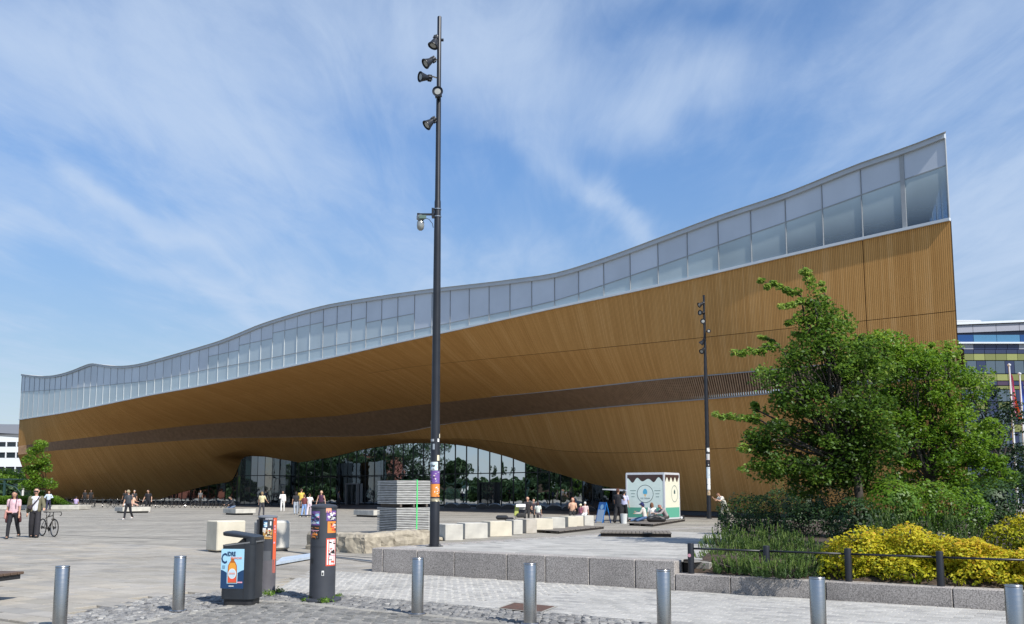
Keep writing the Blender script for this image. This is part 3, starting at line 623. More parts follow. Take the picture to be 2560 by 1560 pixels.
def plaza_base_mat():      # beyond the stones built one by one the joints are only colour
    m, nt, b = newmat('plaza paving'); N, L = nt.nodes, nt.links
    geo = N.new('ShaderNodeNewGeometry'); mp = N.new('ShaderNodeMapping'); mp.inputs['Rotation'].default_value = (0, 0, -GA); L.new(geo.outputs['Position'], mp.inputs[0])
    br = N.new('ShaderNodeTexBrick'); br.inputs['Scale'].default_value = 1; br.inputs['Brick Width'].default_value = .8; br.inputs['Row Height'].default_value = .4; br.inputs['Mortar Size'].default_value = .012; br.inputs['Bias'].default_value = -.1
    br.inputs['Color1'].default_value = (.292, .274, .240, 1); br.inputs['Color2'].default_value = (.350, .322, .274, 1); br.inputs['Mortar'].default_value = (.15, .142, .128, 1); L.new(mp.outputs[0], br.inputs[0])
    t = N.new('ShaderNodeTexNoise'); t.inputs['Scale'].default_value = .25; t.inputs['Detail'].default_value = 8; mp2 = N.new('ShaderNodeMapping'); mp2.inputs['Rotation'].default_value = (0, 0, -GA); mp2.inputs['Scale'].default_value = (.45, 1.6, 1); L.new(geo.outputs['Position'], mp2.inputs[0]); L.new(mp2.outputs[0], t.inputs[0])
    t2 = N.new('ShaderNodeTexNoise'); t2.inputs['Scale'].default_value = 3; t2.inputs['Detail'].default_value = 6; L.new(mp2.outputs[0], t2.inputs[0])
    s = N.new('ShaderNodeMath'); s.operation = 'ADD'; L.new(t.outputs[0], s.inputs[0]); L.new(t2.outputs[0], s.inputs[1])
    mr = N.new('ShaderNodeMapRange'); L.new(s.outputs[0], mr.inputs[0]); mr.inputs[1].default_value = .72; mr.inputs[2].default_value = 1.28; mr.inputs[3].default_value = .66; mr.inputs[4].default_value = 1.22
    dd = dirt(N, L, geo, mr.outputs[0]); cc = N.new('ShaderNodeCombineColor'); [L.new(dd, cc.inputs[i]) for i in range(3)]
    mx = N.new('ShaderNodeMix'); mx.data_type = 'RGBA'; mx.blend_type = 'MULTIPLY'; mx.inputs[0].default_value = 1; L.new(br.outputs[0], mx.inputs[6]); L.new(cc.outputs[0], mx.inputs[7]); L.new(mx.outputs[2], b.inputs['Base Color']); b.inputs['Roughness'].default_value = .8
    b.inputs['Specular IOR Level'].default_value = .25; return m
m_plaza = plaza_base_mat()
def poly_sheet(name, pts, z, m, kind='structure', parent=None):
    mb = MB(); mb.add([(p[0], p[1], z if not callable(z) else z(p)) for p in pts], [tuple(range(len(pts)))]); return mb.build(name, m, parent, kind=kind)
MB().add([(-1500, -900, -.09), (1500, -900, -.09), (1500, 2500, -.09), (-1500, 2500, -.09)], [(0, 1, 2, 3)]).build('ground', mat('distant ground', (.22, .23, .17), .9, coord='Object', vscale=.05), None, kind='structure')
PLAZA = poly_sheet('plaza', [(-140, 2), (90, 2), (90, 190), (-140, 190)], -.035, m_plaza)
SLABS_FAR = poly_sheet('plaza_paving', [ab(-60, 3.5)[:2], ab(0, 3.5)[:2], ab(0, 90)[:2], ab(-60, 150)[:2]], .0, m_plaza, parent=None)
kerb_px = [(150, 1590), (312, 1560), (470, 1533), (560, 1518), (600, 1508), (650, 1500), (766, 1506), (880, 1520), (1120, 1541), (1290, 1562), (1520, 1592), (1800, 1640)]
kerb = [gp(*p) for p in kerb_px]
cob_px = [(-60, 1592), (96, 1553), (364, 1495), (540, 1478), (690, 1476), (880, 1488), (1060, 1503), (1244, 1519), (1400, 1531), (1525, 1543), (1700, 1566), (1950, 1600), (2200, 1650)]
cobl = [gp(*p) for p in cob_px]
STREET = poly_sheet('street', [(-14, 1.5)]+[k[:2] for k in kerb]+[(12, 1.5)], -.024, m_jdark)
COBB = poly_sheet('cobble_strip', [k[:2] for k in kerb[::-1]]+[c[:2] for c in cobl], -.028, m_jdark)
WALK = poly_sheet('walkway', [ab(-1.2, -.6), cobl[4], cobl[5], cobl[6], cobl[7], cobl[8], cobl[9], cobl[10], cobl[11], ab(20, -4.4), ab(20, -.1), ab(0, -.1)], -.026, m_joint)
# kerb line as single stones
def inside(p, poly):
    x, y = p[0], p[1]; c = False; n = len(poly); j = n-1
    for i in range(n):
        xi, yi, xj, yj = poly[i][0], poly[i][1], poly[j][0], poly[j][1]
        if (yi > y) != (yj > y) and x < (xj-xi)*(y-yi)/(yj-yi)+xi: c = not c
        j = i
    return c
def stone_geo(w, d, h, j=.0, ch=.012):
    def r(): return random.uniform(-j, j)
    V = []
    for z, k in ((-h, 0), (-ch, 0), (0, ch)):
        for x, y in ((-1, -1), (1, -1), (1, 1), (-1, 1)): V.append([x*(w/2-k)+r(), y*(d/2-k)+r(), z+(r()*.35 if z == 0 else 0)])
    return V, [(8, 9, 10, 11), (4, 5, 9, 8), (5, 6, 10, 9), (6, 7, 11, 10), (7, 4, 8, 11), (0, 1, 5, 4), (1, 2, 6, 5), (2, 3, 7, 6), (3, 0, 4, 7)]
def lay(name, parent, m, spots, w, d, h, j, ch, ztop=0.0, nvar=6, limit=290, rot=GA, rj=0.0, zj=.003, sj=.0):
    """spots: list of (x,y[,wscale]) ; the ones that show largest become parts, the rest one mass"""
    vs = []
    for k in range(nvar):
        V, Fc = stone_geo(w, d, h, j, ch); mb = MB(); mb.add(V, Fc); vs.append(mb.mesh(name, m))
    view = []
    for sp in spots:
        z = ztop(sp) if callable(ztop) else ztop; px, py = proj((sp[0], sp[1], z)); vis = -20 < px < 2580 and py < 1575
        view.append((0 if vis else 1, -py, sp, z))
    view.sort(key=lambda q: (q[0], q[1])); mass = MB(); rn = []
    for i, (nv, _, sp, z) in enumerate(view):
        zz = z+random.uniform(-zj, zj); a = (sp[3] if len(sp) > 3 else rot)+random.uniform(-rj, rj); sc = sp[2] if len(sp) > 2 else 1.0
        if i < limit and not nv:
            o = bpy.data.objects.new(name, random.choice(vs)); COL.objects.link(o); o.parent = parent; o.location = (sp[0], sp[1], zz); o.rotation_euler = (0, 0, a); o.scale = (sc*random.uniform(1-sj, 1+sj), random.uniform(1-sj, 1+sj), 1)
        else:
            V, Fc = stone_geo(w*sc*random.uniform(1-sj, 1+sj), d*random.uniform(1-sj, 1+sj), h, j, ch); Mz = Rz(a); mass.add([Mz @ Vector(v)+Vector((sp[0], sp[1], zz)) for v in V], Fc); rn += [random.random()]*12
    if mass.v:
        o = mass.build(name+'_field', m, parent, kind='stuff'); at = o.data.attributes.new('rnd', 'FLOAT', 'POINT'); at.data.foreach_set('value', rn)
def grid(poly, w, d, stag=.5, origin=None, jit=0.0, dirs=(E1, E2), prob=1.0):
    o = origin or P1; A, B = dirs; q = [((Vector((p[0], p[1], 0))-o).dot(A), (Vector((p[0], p[1], 0))-o).dot(B)) for p in poly]
    a0, a1 = min(x[0] for x in q), max(x[0] for x in q); b0, b1 = min(x[1] for x in q), max(x[1] for x in q); out = []; i = 0; b = b0
    while b < b1:
        a = a0+(stag*w if i % 2 else 0)
        while a < a1:
            if inside((a, b), q): p = o+A*(a+random.uniform(-jit, jit))+B*(b+random.uniform(-jit, jit)); out.append((p.x, p.y))
            a += w
        b += d; i += 1
    return out
def inview(p, y0=1335): 
    if p[1] < 8: return False
    px, py = proj((p[0], p[1], 0)); return -40 < px < 2600 and py < 1590
# large slabs, front left of the plaza
zone = [ab(-14, -9), cobl[1], cobl[2], cobl[3], cobl[4], ab(-1.2, -.6), ab(0, 0), ab(0, 3.5), ab(-22, 3.5)]
lay('paving_slab', PLAZA, m_slab, [p for p in grid(zone, .80, .40) if inview(p)], .785, .385, .05, .002, .006, ztop=0.0, zj=.002)
walkpoly = [ab(-1.25, -.62), cobl[4], cobl[5], cobl[6], cobl[7], cobl[8], cobl[9], cobl[10], cobl[11], ab(20, -4.4), ab(20, -.02), ab(0, -.02)]
dW = [ab(6.2, 0), ab(4.5, -4.5), ab(20, -9), ab(20, 0)]
lay('walkway_sett', WALK, m_walk, [p for p in grid(walkpoly, .155, .105, jit=.004) if inview(p) and not inside(p, dW)], .147, .097, .05, .005, .012, zj=.005, rj=.03)
lay('paving_stone', WALK, m_walk, [p for p in grid([q for q in walkpoly], .235, .155) if inview(p) and inside(p, dW)], .230, .150, .05, .002, .006, zj=.002)
cobpoly = [k for k in kerb[::-1]]+[c for c in cobl]
lay('cobble', COBB, m_cob, [p+(1, random.uniform(0, 3.1)) for p in grid(cobpoly, .125, .115, jit=.012) if inview(p)], .118, .108, .06, .014, .022, zj=.010, sj=.12)
kd = (kerb[9]-kerb[6]).normalized(); kd2 = Vector((-kd.y, kd.x, 0))
strpoly = [(-9, 8)]+[k-Vector((0, .16, 0)) for k in kerb]+[(9, 7)]
lay('street_sett', STREET, m_set, [p for p in grid(strpoly, .20, .125, jit=.008, dirs=(kd, kd2), origin=kerb[6]) if inview(p)], .186, .113, .06, .009, .016, zj=.006, rot=math.atan2(kd.y, kd.x), rj=.04, sj=.05)
acc = []
for a, b in zip(kerb[:-1], kerb[1:]):
    L_ = (b-a).length; n = max(1, round(L_/.5)); an = math.atan2(b.y-a.y, b.x-a.x)
    for k in range(n): p = a+(b-a)*((k+.5)/n); acc.append((p.x, p.y-.03, L_/n/.5, an))
lay('kerb_stone', COBB, m_band, acc, .49, .17, .06, .003, .01, zj=.002)

# ---------------- raised terrace with its granite retaining wall
TER = poly_sheet('terrace', [ab(.3, .3), ab(7.3, .3), ab(9, 8), ab(10.5, 30), ab(60, 34), ab(60, 46.5), ab(0.02, 46.5)], lambda p: plat(to_ab(p)[1])-.03, m_plaza)
def a_at(px, h=.25):   # where the wall line is crossed under a pixel column
    r = ray(px, 1430); lo, hi = -3, 40
    for _ in range(50):
        m_ = (lo+hi)/2; p = ab(m_, 0, h)
        if proj(p)[0] < px: lo = m_
        else: hi = m_
    return lo
wall = thing('granite_retaining_wall', ab(0, 0), 'knee-high wall of rough speckled granite blocks holding up the pale terrace', 'retaining wall', rz=GA)
jt = [0]+[a_at(p) for p in (957, 1043, 1136, 1267, 1363.6, 1472, 1587.5, 1687.5)]
for a, b in zip(jt[:-1], jt[1:]):
    MB().bev(((a+b)/2, .19, .24), (b-a-.014, .38, .522), .012, jit=.0015).build('granite_block', m_gran, wall)
b_ = .40
while b_ < 30:
    MB().bev((.17, b_+.45, plat(b_+.45)/2-.01), (.34, .886, plat(b_+.45)+.02), .01).build('granite_block', m_gran, wall); b_ += .9
kw = thing('low_granite_kerb', ab(0, 0), 'low granite kerb wall in front of the yellow bushes, under the black rail', 'kerb wall', rz=GA)
jt2 = [jt[-1]]+[a_at(p, .14) for p in (1826, 2065, 2382)]; jt2 += [jt2[-1]+1.55, jt2[-1]+3.1, jt2[-1]+4.6, jt2[-1]+6.2]
for a, b in zip(jt2[:-1], jt2[1:]):
    MB().bev(((a+b)/2, .165, .13), (b-a-.012, .33, .30), .01, jit=.001).build('granite_block', m_gran, kw)
MB().bev((jt[-1]+.06, .42, .39), (.10, .10, .24), .01).build('marker_post', m_dark, kw)
MB().bev((jt[-1]+.30, .60, .36), (.30, .12, .20), .01).build('marker_stone', m_band, kw)
tslab = [ab(.34, .40), ab(jt[-1]-.05, .40), ab(9, 8), ab(9.5, 14), ab(.34, 14)]
lay('terrace_slab', TER, m_walk, grid(tslab, .60, .30), .590, .290, .04, .002, .005, ztop=lambda s: plat(to_ab(s)[1]), zj=.0015)
poly_sheet('terrace_paving', [ab(.3, 14.1), ab(9.4, 14.1), ab(10.5, 30), ab(60, 34), ab(60, 46.5), ab(0.02, 46.5)], lambda p: plat(to_ab(p)[1]), m_plaza)
soil = [ab(jt[-1]+.12, .33), Vector((3.6, 17.4, 0)), Vector((5.2, 23, 0)), Vector((7.4, 31, 0)), Vector((10.6, 44, 0)), Vector((48, 44, 0)), ab(26, .33)]
m_soil = mat('bark mulch soil', (.055, .038, .026), .95, var=.4, vscale=12, bump=.8, bscale=20)
mb = MB(); n = len(soil); mb.add([(p.x, p.y, -.02) for p in soil]+[(p.x, p.y, .26 if i in (0, n-1) else max(.30, hz(p.x, p.y)+.06)) for i, p in enumerate(soil)], [tuple(range(n, 2*n))]+[(i, (i+1) % n, n+(i+1) % n, n+i) for i in range(n)]); mb.build('planting_bed', m_soil, None, kind='structure')
# drain slots across the plaza
mb = MB()
for a, b in (((-60, 1330), (505, 1351)), ((505, 1351), (940, 1408)), ((760, 1383), (960, 1397))):
    p, q = gp(*a), gp(*b); d = (q-p).normalized(); nn = Vector((-d.y, d.x, 0))*.055
    mb.add([(p+nn).to_tuple()[:2]+(.004,), (p-nn).to_tuple()[:2]+(.004,), (q-nn).to_tuple()[:2]+(.004,), (q+nn).to_tuple()[:2]+(.004,)], [(0, 1, 2, 3)])
mb.build('drain_slot', mat('drain iron', (.07, .065, .06), .7), PLAZA)
mp_ = [gp(*p, .006) for p in ((1250, 1520), (1287, 1507), (1386, 1516), (1347, 1531))]
mh = thing('manhole_cover', mp_[0], 'rusty square iron manhole plate behind the fourth steel bollard from the left', 'manhole cover')
mb = MB(); V = [p-mp_[0] for p in mp_]; mb.add([v+Vector((0, 0, .004)) for v in V]+[v+Vector((0, 0, -.02)) for v in V], [(3, 2, 1, 0), (0, 1, 5, 4), (1, 2, 6, 5), (2, 3, 7, 6), (3, 0, 4, 7)])
mb.build('plate', mat('rusty iron', (.13, .065, .045), .85, col2=(.07, .045, .035), vscale=9, bump=.3), mh)
c_ = sum(V, Vector())/4; mb = MB(); mb.add([c_+(v-c_)*1.13+Vector((0, 0, .0005)) for v in V], [(3, 2, 1, 0)]); mb.build('frame', m_band, mh)
# ================================================================== STREET FURNITURE
m_inox = None
def inox():
    m, nt, b = newmat('brushed stainless steel'); N, L = nt.nodes, nt.links; b.inputs['Metallic'].default_value = 1; b.inputs['Base Color'].default_value = (.44, .425, .41, 1); b.inputs['Roughness'].default_value = .34
    tc = N.new('ShaderNodeTexCoord'); mp = N.new('ShaderNodeMapping'); mp.inputs['Scale'].default_value = (2, 2, 30); L.new(tc.outputs['Object'], mp.inputs[0])
    t = N.new('ShaderNodeTexNoise'); t.inputs['Scale'].default_value = 1.5; t.inputs['Detail'].default_value = 4; L.new(mp.outputs[0], t.inputs[0])
    mr = N.new('ShaderNodeMapRange'); L.new(t.outputs[0], mr.inputs[0]); mr.inputs[3].default_value = .20; mr.inputs[4].default_value = .36; L.new(mr.outputs[0], b.inputs['Roughness'])
    bp = N.new('ShaderNodeBump'); return m
m_inox = inox()
m_pole = mat('charcoal painted steel', (.022, .024, .030), .38, .25, var=.15, vscale=3)
m_cast = mat('dark grey moulded plastic', (.022, .026, .032), .42, var=.12, vscale=4, spec=.5)
m_colm = mat('slate grey painted column', (.042, .046, .056), .5, var=.12, vscale=5)
def flat(name, c, rough=.5, emis=0): return mat(name, c, rough, var=.03)
WHT = flat('white print', (.75, .75, .73)); BLKP = flat('black print', (.02, .02, .022)); NAVY = flat('navy print', (.012, .045, .12)); SKYB = flat('light blue print', (.36, .62, .78))
RED = flat('red print', (.70, .09, .05)); ORG = flat('orange print', (.78, .26, .05)); PNK = flat('pink print', (.72, .35, .42)); PUR = flat('purple print', (.16, .08, .30)); CRM = flat('cream print', (.72, .66, .48)); AMB = flat('amber print', (.75, .33, .04)); BRN = flat('brown print', (.17, .045, .018))
def text_mesh(body, size, m, parent, M4, ext=.001, name='lettering', bold=0.0, align='CENTER'):
    cu = bpy.data.curves.new(name, 'FONT'); cu.body = body; cu.size = size; cu.extrude = ext; cu.offset = bold; cu.align_x = align; cu.resolution_u = 2
    t = bpy.data.objects.new('tmp', cu); COL.objects.link(t); dg = bpy.context.evaluated_depsgraph_get(); me = bpy.data.meshes.new_from_object(t.evaluated_get(dg)); bpy.data.objects.remove(t)
    me.transform(M4); me.materials.clear(); me.materials.append(m); return link(name, me, parent)
def frame4(o, x, y):      # text lies in local XY; x right, y up
    z = x.cross(y); M = Matrix((( *x, 0), (*y, 0), (*z, 0), (0, 0, 0, 1))).transposed(); M.translation = o; return M
# ---- steel bollards
bl = [(157, 1412), (451, 1388), (1045, 1392), (1325, 1405), (1658, 1421), (2042, 1439), (2533, 1458)]
lab = ['brushed steel bollard at the far left, foot cut off by the photo edge', 'brushed steel bollard on the cobble strip left of the litter bin', 'brushed steel bollard standing before the left end of the granite wall', 'brushed steel bollard in front of the rusty manhole plate', 'brushed steel bollard where the high granite wall steps down to the kerb', 'brushed steel bollard in front of the left end of the yellow bush', 'brushed steel bollard cut off by the right edge of the photo']
proto = None
for i, (px, py) in enumerate(bl):
    Z = 2315*.96/(py-1226); p = dp(px, py, Z); base = Vector((p.x, p.y, 0))
    if proto is None:
        proto = thing('bollard', base, lab[0], 'bollard', 'brushed steel bollards along the street')
        MB().lathe([(.0865, 0), (.0865, .765), (.083, .772)], 32).build('post', m_inox, proto, smooth=40)
        MB().lathe([(.0845, .773), (.088, .775), (.088, .786), (.084, .792), (.02, .795)], 32).build('cap', m_inox, proto, smooth=40)
        MB().lathe([(.125, 0), (.125, .012), (.118, .02), (.09, .022)], 32).build('base_ring', m_inox, proto, smooth=40)
    else:
        o = copy_tree(proto); o.location = base; o['label'] = lab[i]
# ---- black rail fence on the low kerb
rf = thing('railing', ab(0, 0), 'low black post-and-rail fence standing on the low granite kerb', 'railing', rz=GA)
fp = [a_at(p, .5) for p in (1717, 1908, 2114, 2346)]; fp += [fp[-1]+1.35, fp[-1]+2.7, fp[-1]+4.05]
for a in fp:
    MB().lathe([(.057, .27), (.057, .80), (.053, .812), (.03, .815)], 16, (a, .2, 0)).build('post', m_pole, rf, smooth=40)
for a, b in zip(fp[:-1], fp[1:]):
    MB().tube([(a+.05, .2, .72), (b-.05, .2, .72)], .017, 8).build('rail', m_pole, rf, smooth=True)
MB().lathe([(.03, 0), (.03, .001)], 16, rot=Rx(math.pi/2), c=(fp[0]-.005, .2-.0585, .60)).build('sticker', PNK, rf)

# ---- lamp posts
def spot(parent, c, aim, side, s=1.0, name='spotlight'):
    """bell-shaped floodlight: c = where its neck sits, aim = direction the lens looks"""
    aim = Vector(aim).normalized(); q = aim.to_track_quat('Z', 'Y').to_matrix(); c = Vector(c)
    g = link(name, None, parent, c)
    MB().lathe([(.02*s, -.11*s), (.075*s, -.10*s), (.08*s, -.02*s), (.068*s, .0), (.085*s, .06*s), (.125*s, .19*s), (.15*s, .235*s), (.15*s, .25*s), (.138*s, .25*s), (.13*s, .22*s), (.02*s, .215*s)], 20, rot=q).build('lamp_housing', m_pole, g, smooth=35)
    mb = MB()
    for k in range(7): a = 2*math.pi*k/7; mb.box(q @ Vector((.085*s*math.cos(a), .085*s*math.sin(a), -.05*s)), (.022*s, .022*s, .11*s), rot=q)
    mb.build('cooling_fins', m_pole, g)
    MB().lathe([(.088*s, .2225*s), (.086*s, .232*s), (.01*s, .236*s)], 20, rot=q).build('lens', flat('lamp glass', (.34, .34, .32), .25), g, smooth=40)
    mb = MB(); mb.tube([Vector(side)-c, (Vector(side)-c)*.4+Vector((0, 0, .05*s)), q @ Vector((0, 0, 0))], .022*s, 6); mb.build('bracket', m_inox, g)
    return g
def lamp_post(base, top_z, radii, label, group, rz=0):
    t = thing('lamp_post', base, label, 'lamp post', group)
    zs, rs = zip(*radii); MB().lathe([(r, z) for z, r in radii], 28).build('pole', m_pole, t, smooth=30)
    MB().lathe([(.20, 0), (.20, .018), (.0, .02)], 6, c=(0, 0, 0)).build('base_plate', m_pole, t)
    for k in range(4):
        a = math.pi/4+k*math.pi/2; MB().lathe([(.016, .015), (.016, .05), (.008, .055)], 6, c=(.165*math.cos(a), .165*math.sin(a), 0)).build('bolt', m_inox, t)
    return t
bp_ = gp(1086, 1366, .49); LP = Vector((bp_.x, bp_.y, .49)); LY = LP.y
ztop = dp(1100, 42, LY).z-LP.z
def lz(py, px=1092): return dp(px, py, LY).z-LP.z
lp = lamp_post(LP, ztop, [(0, .112), (1.0, .112), (1.02, .106), (lz(1060), .104), (lz(1055), .098), (lz(820), .092), (lz(600), .082), (lz(505), .075), (lz(500), .066), (lz(250), .058), (lz(244), .053), (ztop-.01, .050), (ztop, .046)], 'tall charcoal lamp post on the terrace with floodlights, camera and stickers', 'charcoal lamp posts')
def lat(px, py): return dp(px, py, LY).x-LP.x
for (nx, ny, ax, ay, az) in ((1090, 100, -.35, -.25, -1), (1080, 152, -.75, -.35, -.62), (1070, 196, -.85, -.55, -.12), (1097, 245, .0, -1, .02), (1082, 303, -.7, -.3, -.7)):
    rd = (-.16 if ny == 245 else -.03); spot(lp, (lat(nx, ny), rd, lz(ny)), (ax, ay, az), (0, 0, lz(ny)), .86)
MB().lathe([(.035, -.03), (.035, .03)], 10, rot=Ry(math.pi/2), c=(.075, 0, lz(100))).build('sensor', m_pole, lp)
cz = lz(536)
MB().box((-.24, 0, cz), (.42, .07, .035)).box((-.45, 0, cz-.01), (.06, .1, .06)).build('camera_arm', m_pole, lp)
MB().lathe([(.09, cz-.07), (.09, cz-.045)], 16).lathe([(.09, cz+.11), (.09, cz+.135)], 16).build('clamp_band', m_inox, lp)
MB().box((-.11, 0, cz+.03), (.05, .14, .22)).build('clamp_plate', m_pole, lp)
cg = link('security_camera', None, lp, (-.40, 0, cz-.02))
MB().lathe([(.05, 0), (.095, -.02), (.095, -.10), (.06, -.13)], 20).build('camera_mount', flat('grey enamel', (.25, .27, .27)), cg, smooth=40)
MB().lathe([(.06, -.13), (.085, -.17), (.088, -.26), (.075, -.33), (.04, -.365), (.005, -.37)], 20).build('camera_dome', mat('pale dome cover', (.30, .31, .30), .15, .3), cg, smooth=True)
MB().box((.06, -.09, -.07), (.16, .06, .08)).build('camera_socket', flat('teal steel', (.10, .16, .14)), cg)
MB().tube([(.10, 0, -.06), (.2, 0, -.1), (.28, 0, -.2), (.30, 0, -.3)], .008, 5).build('cable', BLKP, cg)
def curved_sticker(parent, r, z0, z1, a0, a1, m, cx=0, cy=0, name='sticker', top=None):
    n = max(2, int(abs(a1-a0)/.2)); V = []
    for k in range(n+1):
        a = a0+(a1-a0)*k/n
        for z in (z0, z1): V.append((cx+(r+.002)*math.cos(a), cy+(r+.002)*math.sin(a), z))
    mb = MB(); mb.add(V, [(2*k, 2*k+2, 2*k+3, 2*k+1) for k in range(n)]); return mb.build(name, m, parent, smooth=True)
def scribble(parent, r, z0, z1, a0, a1, mats, n, cx=0, cy=0, seed=0):
    rn = random.Random(seed); mb = MB()
    for k in range(n):
        a = rn.uniform(a0, a1-.1); da = rn.uniform(.08, .5); z = rn.uniform(z0, z1); h = rn.uniform(.008, .035)
        b = min(a+da, a1); mi = rn.randrange(len(mats)); m = max(1, int((b-a)/.15)); V = []
        for j in range(m+1):
            aa = a+(b-a)*j/m; rr = r+.004+k*.00012
            for zz in (z, min(z+h, z1)): V.append((cx+rr*math.cos(aa), cy+rr*math.sin(aa), zz+.006*math.sin(aa*9+k)))
        mb.add(V, [(2*j, 2*j+2, 2*j+3, 2*j+1) for j in range(m)], mi)
    mb.build('sticker_print', mats, parent, kind='stuff')
fA_ = -math.pi/2; R1 = .106
for (y0, y1, a0, a1, m, pr) in ((1342, 1340, -.3, .3, WHT, None), (1262, 1268, -.9, .5, CRM, None), (1246, 1258, -1.5, 1.4, flat('torn buff paper', (.33, .29, .2)), (BLKP, CRM)), (1210, 1242, -1.4, 1.4, ORG, (WHT, BLKP, RED)), (1177, 1209, -1.4, 1.4, PUR, (WHT, PNK, BLKP)), (1155, 1176, -1.3, .7, flat('pale blue paper', (.62, .70, .74)), (BLKP, SKYB)), (1138, 1152, .5, 1.1, CRM, None), (1110, 1124, -.5, -.05, flat('grey paper', (.30, .34, .38)), None), (1097, 1105, .55, 1.0, WHT, None), (1085, 1095, 1.0, 1.35, CRM, None), (1052, 1060, -1.5, -1.2, WHT, None), (1098, 1104, -1.2, -.2, flat('silver tape', (.4, .42, .44)), None)):
    if y0 == 1342: y0, y1 = 1312, 1317
    zz = sorted((lz(y0, 1088), lz(y1, 1088))); curved_sticker(lp, R1, zz[0], zz[1], fA_+a0, fA_+a1, m)
    if pr: scribble(lp, R1, zz[0], zz[1]-.03, fA_+a0+.05, fA_+a1-.05, list(pr), 14, seed=y0)
q = gg(1773, 1297); LQ = q; QY = q.y
def qz(py, px=1765): return dp(px, py, QY).z-LQ.z
zt2 = qz(738)
l2 = lamp_post(LQ, zt2, [(0, .14), (1.0, .135), (qz(1100), .13), (qz(960), .12), (qz(900), .095), (qz(840), .08), (zt2, .07)], 'charcoal lamp post with six floodlights beside the ice cream kiosk', 'charcoal lamp posts')
for (nx, ny, ax, ay, az) in ((1755, 760, -.8, -.2, -.4), (1756, 783, -.8, -.6, -.1), (1757, 806, -.25, -1, .0), (1768, 829, .15, -1, -.1), (1758, 852, -.6, .3, -.7), (1757, 875, -.5, -.6, -.5)):
    spot(l2, (dp(nx, ny, QY).x-LQ.x, -.14, qz(ny)), (ax, ay, az), (0, 0, qz(ny)), 1.15 if nx < 1760 else .85)
for k, (y0, y1, a0, a1, m) in enumerate(((1226, 1238, -.9, .7, flat('kraft tape', (.45, .33, .2))), (1196, 1224, -.8, .9, WHT), (1168, 1196, -1., .9, flat('pale sticker', (.55, .62, .66))), (1152, 1168, -.9, .3, BLKP), (1135, 1150, -.9, .9, flat('torn sticker', (.5, .5, .5))), (1120, 1130, -.5, .9, WHT))):
    zz = sorted((qz(y0, 1771), qz(y1, 1771))); curved_sticker(l2, .136, zz[0], zz[1], fA_+a0, fA_+a1, m); scribble(l2, .136, zz[0], zz[1]-.02, fA_+a0, fA_+a1, [BLKP, NAVY, PNK, WHT], 8, seed=k)

# ---- litter bin with the CIDRE poster
bc = gp(604, 1509); bc.z = 0
bn = thing('litter_bin', bc, 'dark grey litter bin with a CIDRE poster and its lid gaping open', 'litter bin', rz=R(-6))
def rrect(w, d, r, n=5, cx=0, cy=0):
    out = []
    for (sx, sy, a0) in ((1, -1, -90), (1, 1, 0), (-1, 1, 90), (-1, -1, 180)):
        for k in range(n+1): a = R(a0+90*k/n); out.append((cx+sx*(w/2-r)+r*math.cos(a), cy+sy*(d/2-r)+r*math.sin(a)))
    return out
def loft(mb, rings, mi=0, cap=True):
    n = len(rings[0]); V = [p for r_ in rings for p in r_]; fs = []
    for i in range(len(rings)-1):
        for k in range(n): j = (k+1) % n; fs.append((i*n+k, i*n+j, i*n+n+j, i*n+n+k))
    if cap: fs += [tuple(reversed(range(n))), tuple(range((len(rings)-1)*n, len(rings)*n))]
    return mb.add(V, fs, mi)
ring = rrect(.53, .46, .09)
def topz(x): return .905 + .055*(x+.265)/.53 if x < .13 else .93+.30*min(1, max(0, (x-.13)/.05))*.35
mb = MB(); loft(mb, [[(x, y, .09) for x, y in ring], [(x*1.0, y, .13) for x, y in ring], [(x, y, .5) for x, y in ring], [(x, y, .90+.06*(x+.265)/.53) for x, y in ring]]); mb.build('bin_body', m_cast, bn, smooth=50)
mb = MB(); loft(mb, [[(x*.88, y*.88, z) for x, y in ring] for z in (0, .09)]); mb.build('bin_foot', BLKP, bn)
rim = [(x*1.01, y*1.01) for x, y in ring]; mb = MB(); loft(mb, [[(x, y, .89+.06*(x+.265)/.53+dz) for x, y in rim] for dz in (0, .022)]); mb.build('rim', flat('worn grey edge', (.16, .165, .17)), bn)
mb = MB(); loft(mb, [[(x*.9, y*.9, .915+.06*(x+.265)/.53) for x, y in ring], [(x*.9, y*.9, .918+.06*(x+.265)/.53) for x, y in ring]]); mb.build('opening', flat('hollow shade black', (.006, .006, .006)), bn)  # solid black plate, painted for the shade inside the bin
# back column joining the lid, right side
rr = rrect(.17, .46, .07, cx=.18); mb = MB(); loft(mb, [[(x, y, .93) for x, y in rr], [(x, y, 1.03-.03*(x-.1)) for x, y in rr]]); mb.build('hinge_block', m_cast, bn, smooth=50)
mb = MB(); mb.add([(-.02, -.21, .94), (.10, -.21, .95), (.10, -.21, 1.035), (-.02, .21, .94), (.10, .21, .95), (.10, .21, 1.035)], [(0, 1, 2), (5, 4, 3), (0, 3, 4, 1), (1, 4, 5, 2), (2, 5, 3, 0)]); mb.build('gusset', flat('inner black plastic', (.008, .008, .009)), bn)
lid = rrect(.54, .47, .09)
mb = MB(); loft(mb, [[(x*.97, y*.97, 1.055-.055*(x+.265)/.53) for x, y in lid], [(x, y, 1.07-.055*(x+.265)/.53) for x, y in lid], [(x, y, 1.105-.075*(x+.265)/.53) for x, y in lid], [(x*.9, y*.9, 1.118-.075*(x+.265)/.53) for x, y in lid]]); mb.build('lid', m_cast, bn, smooth=40)
MB().box((.115, -.231, .52), (.006, .004, .84)).build('panel_seam', BLKP, bn)
MB().box((-.28, -.05, .45), (.05, .04, .03)).build('lock', m_inox, bn)
pst = link('poster', None, bn, (-.07, -.2325, .553))
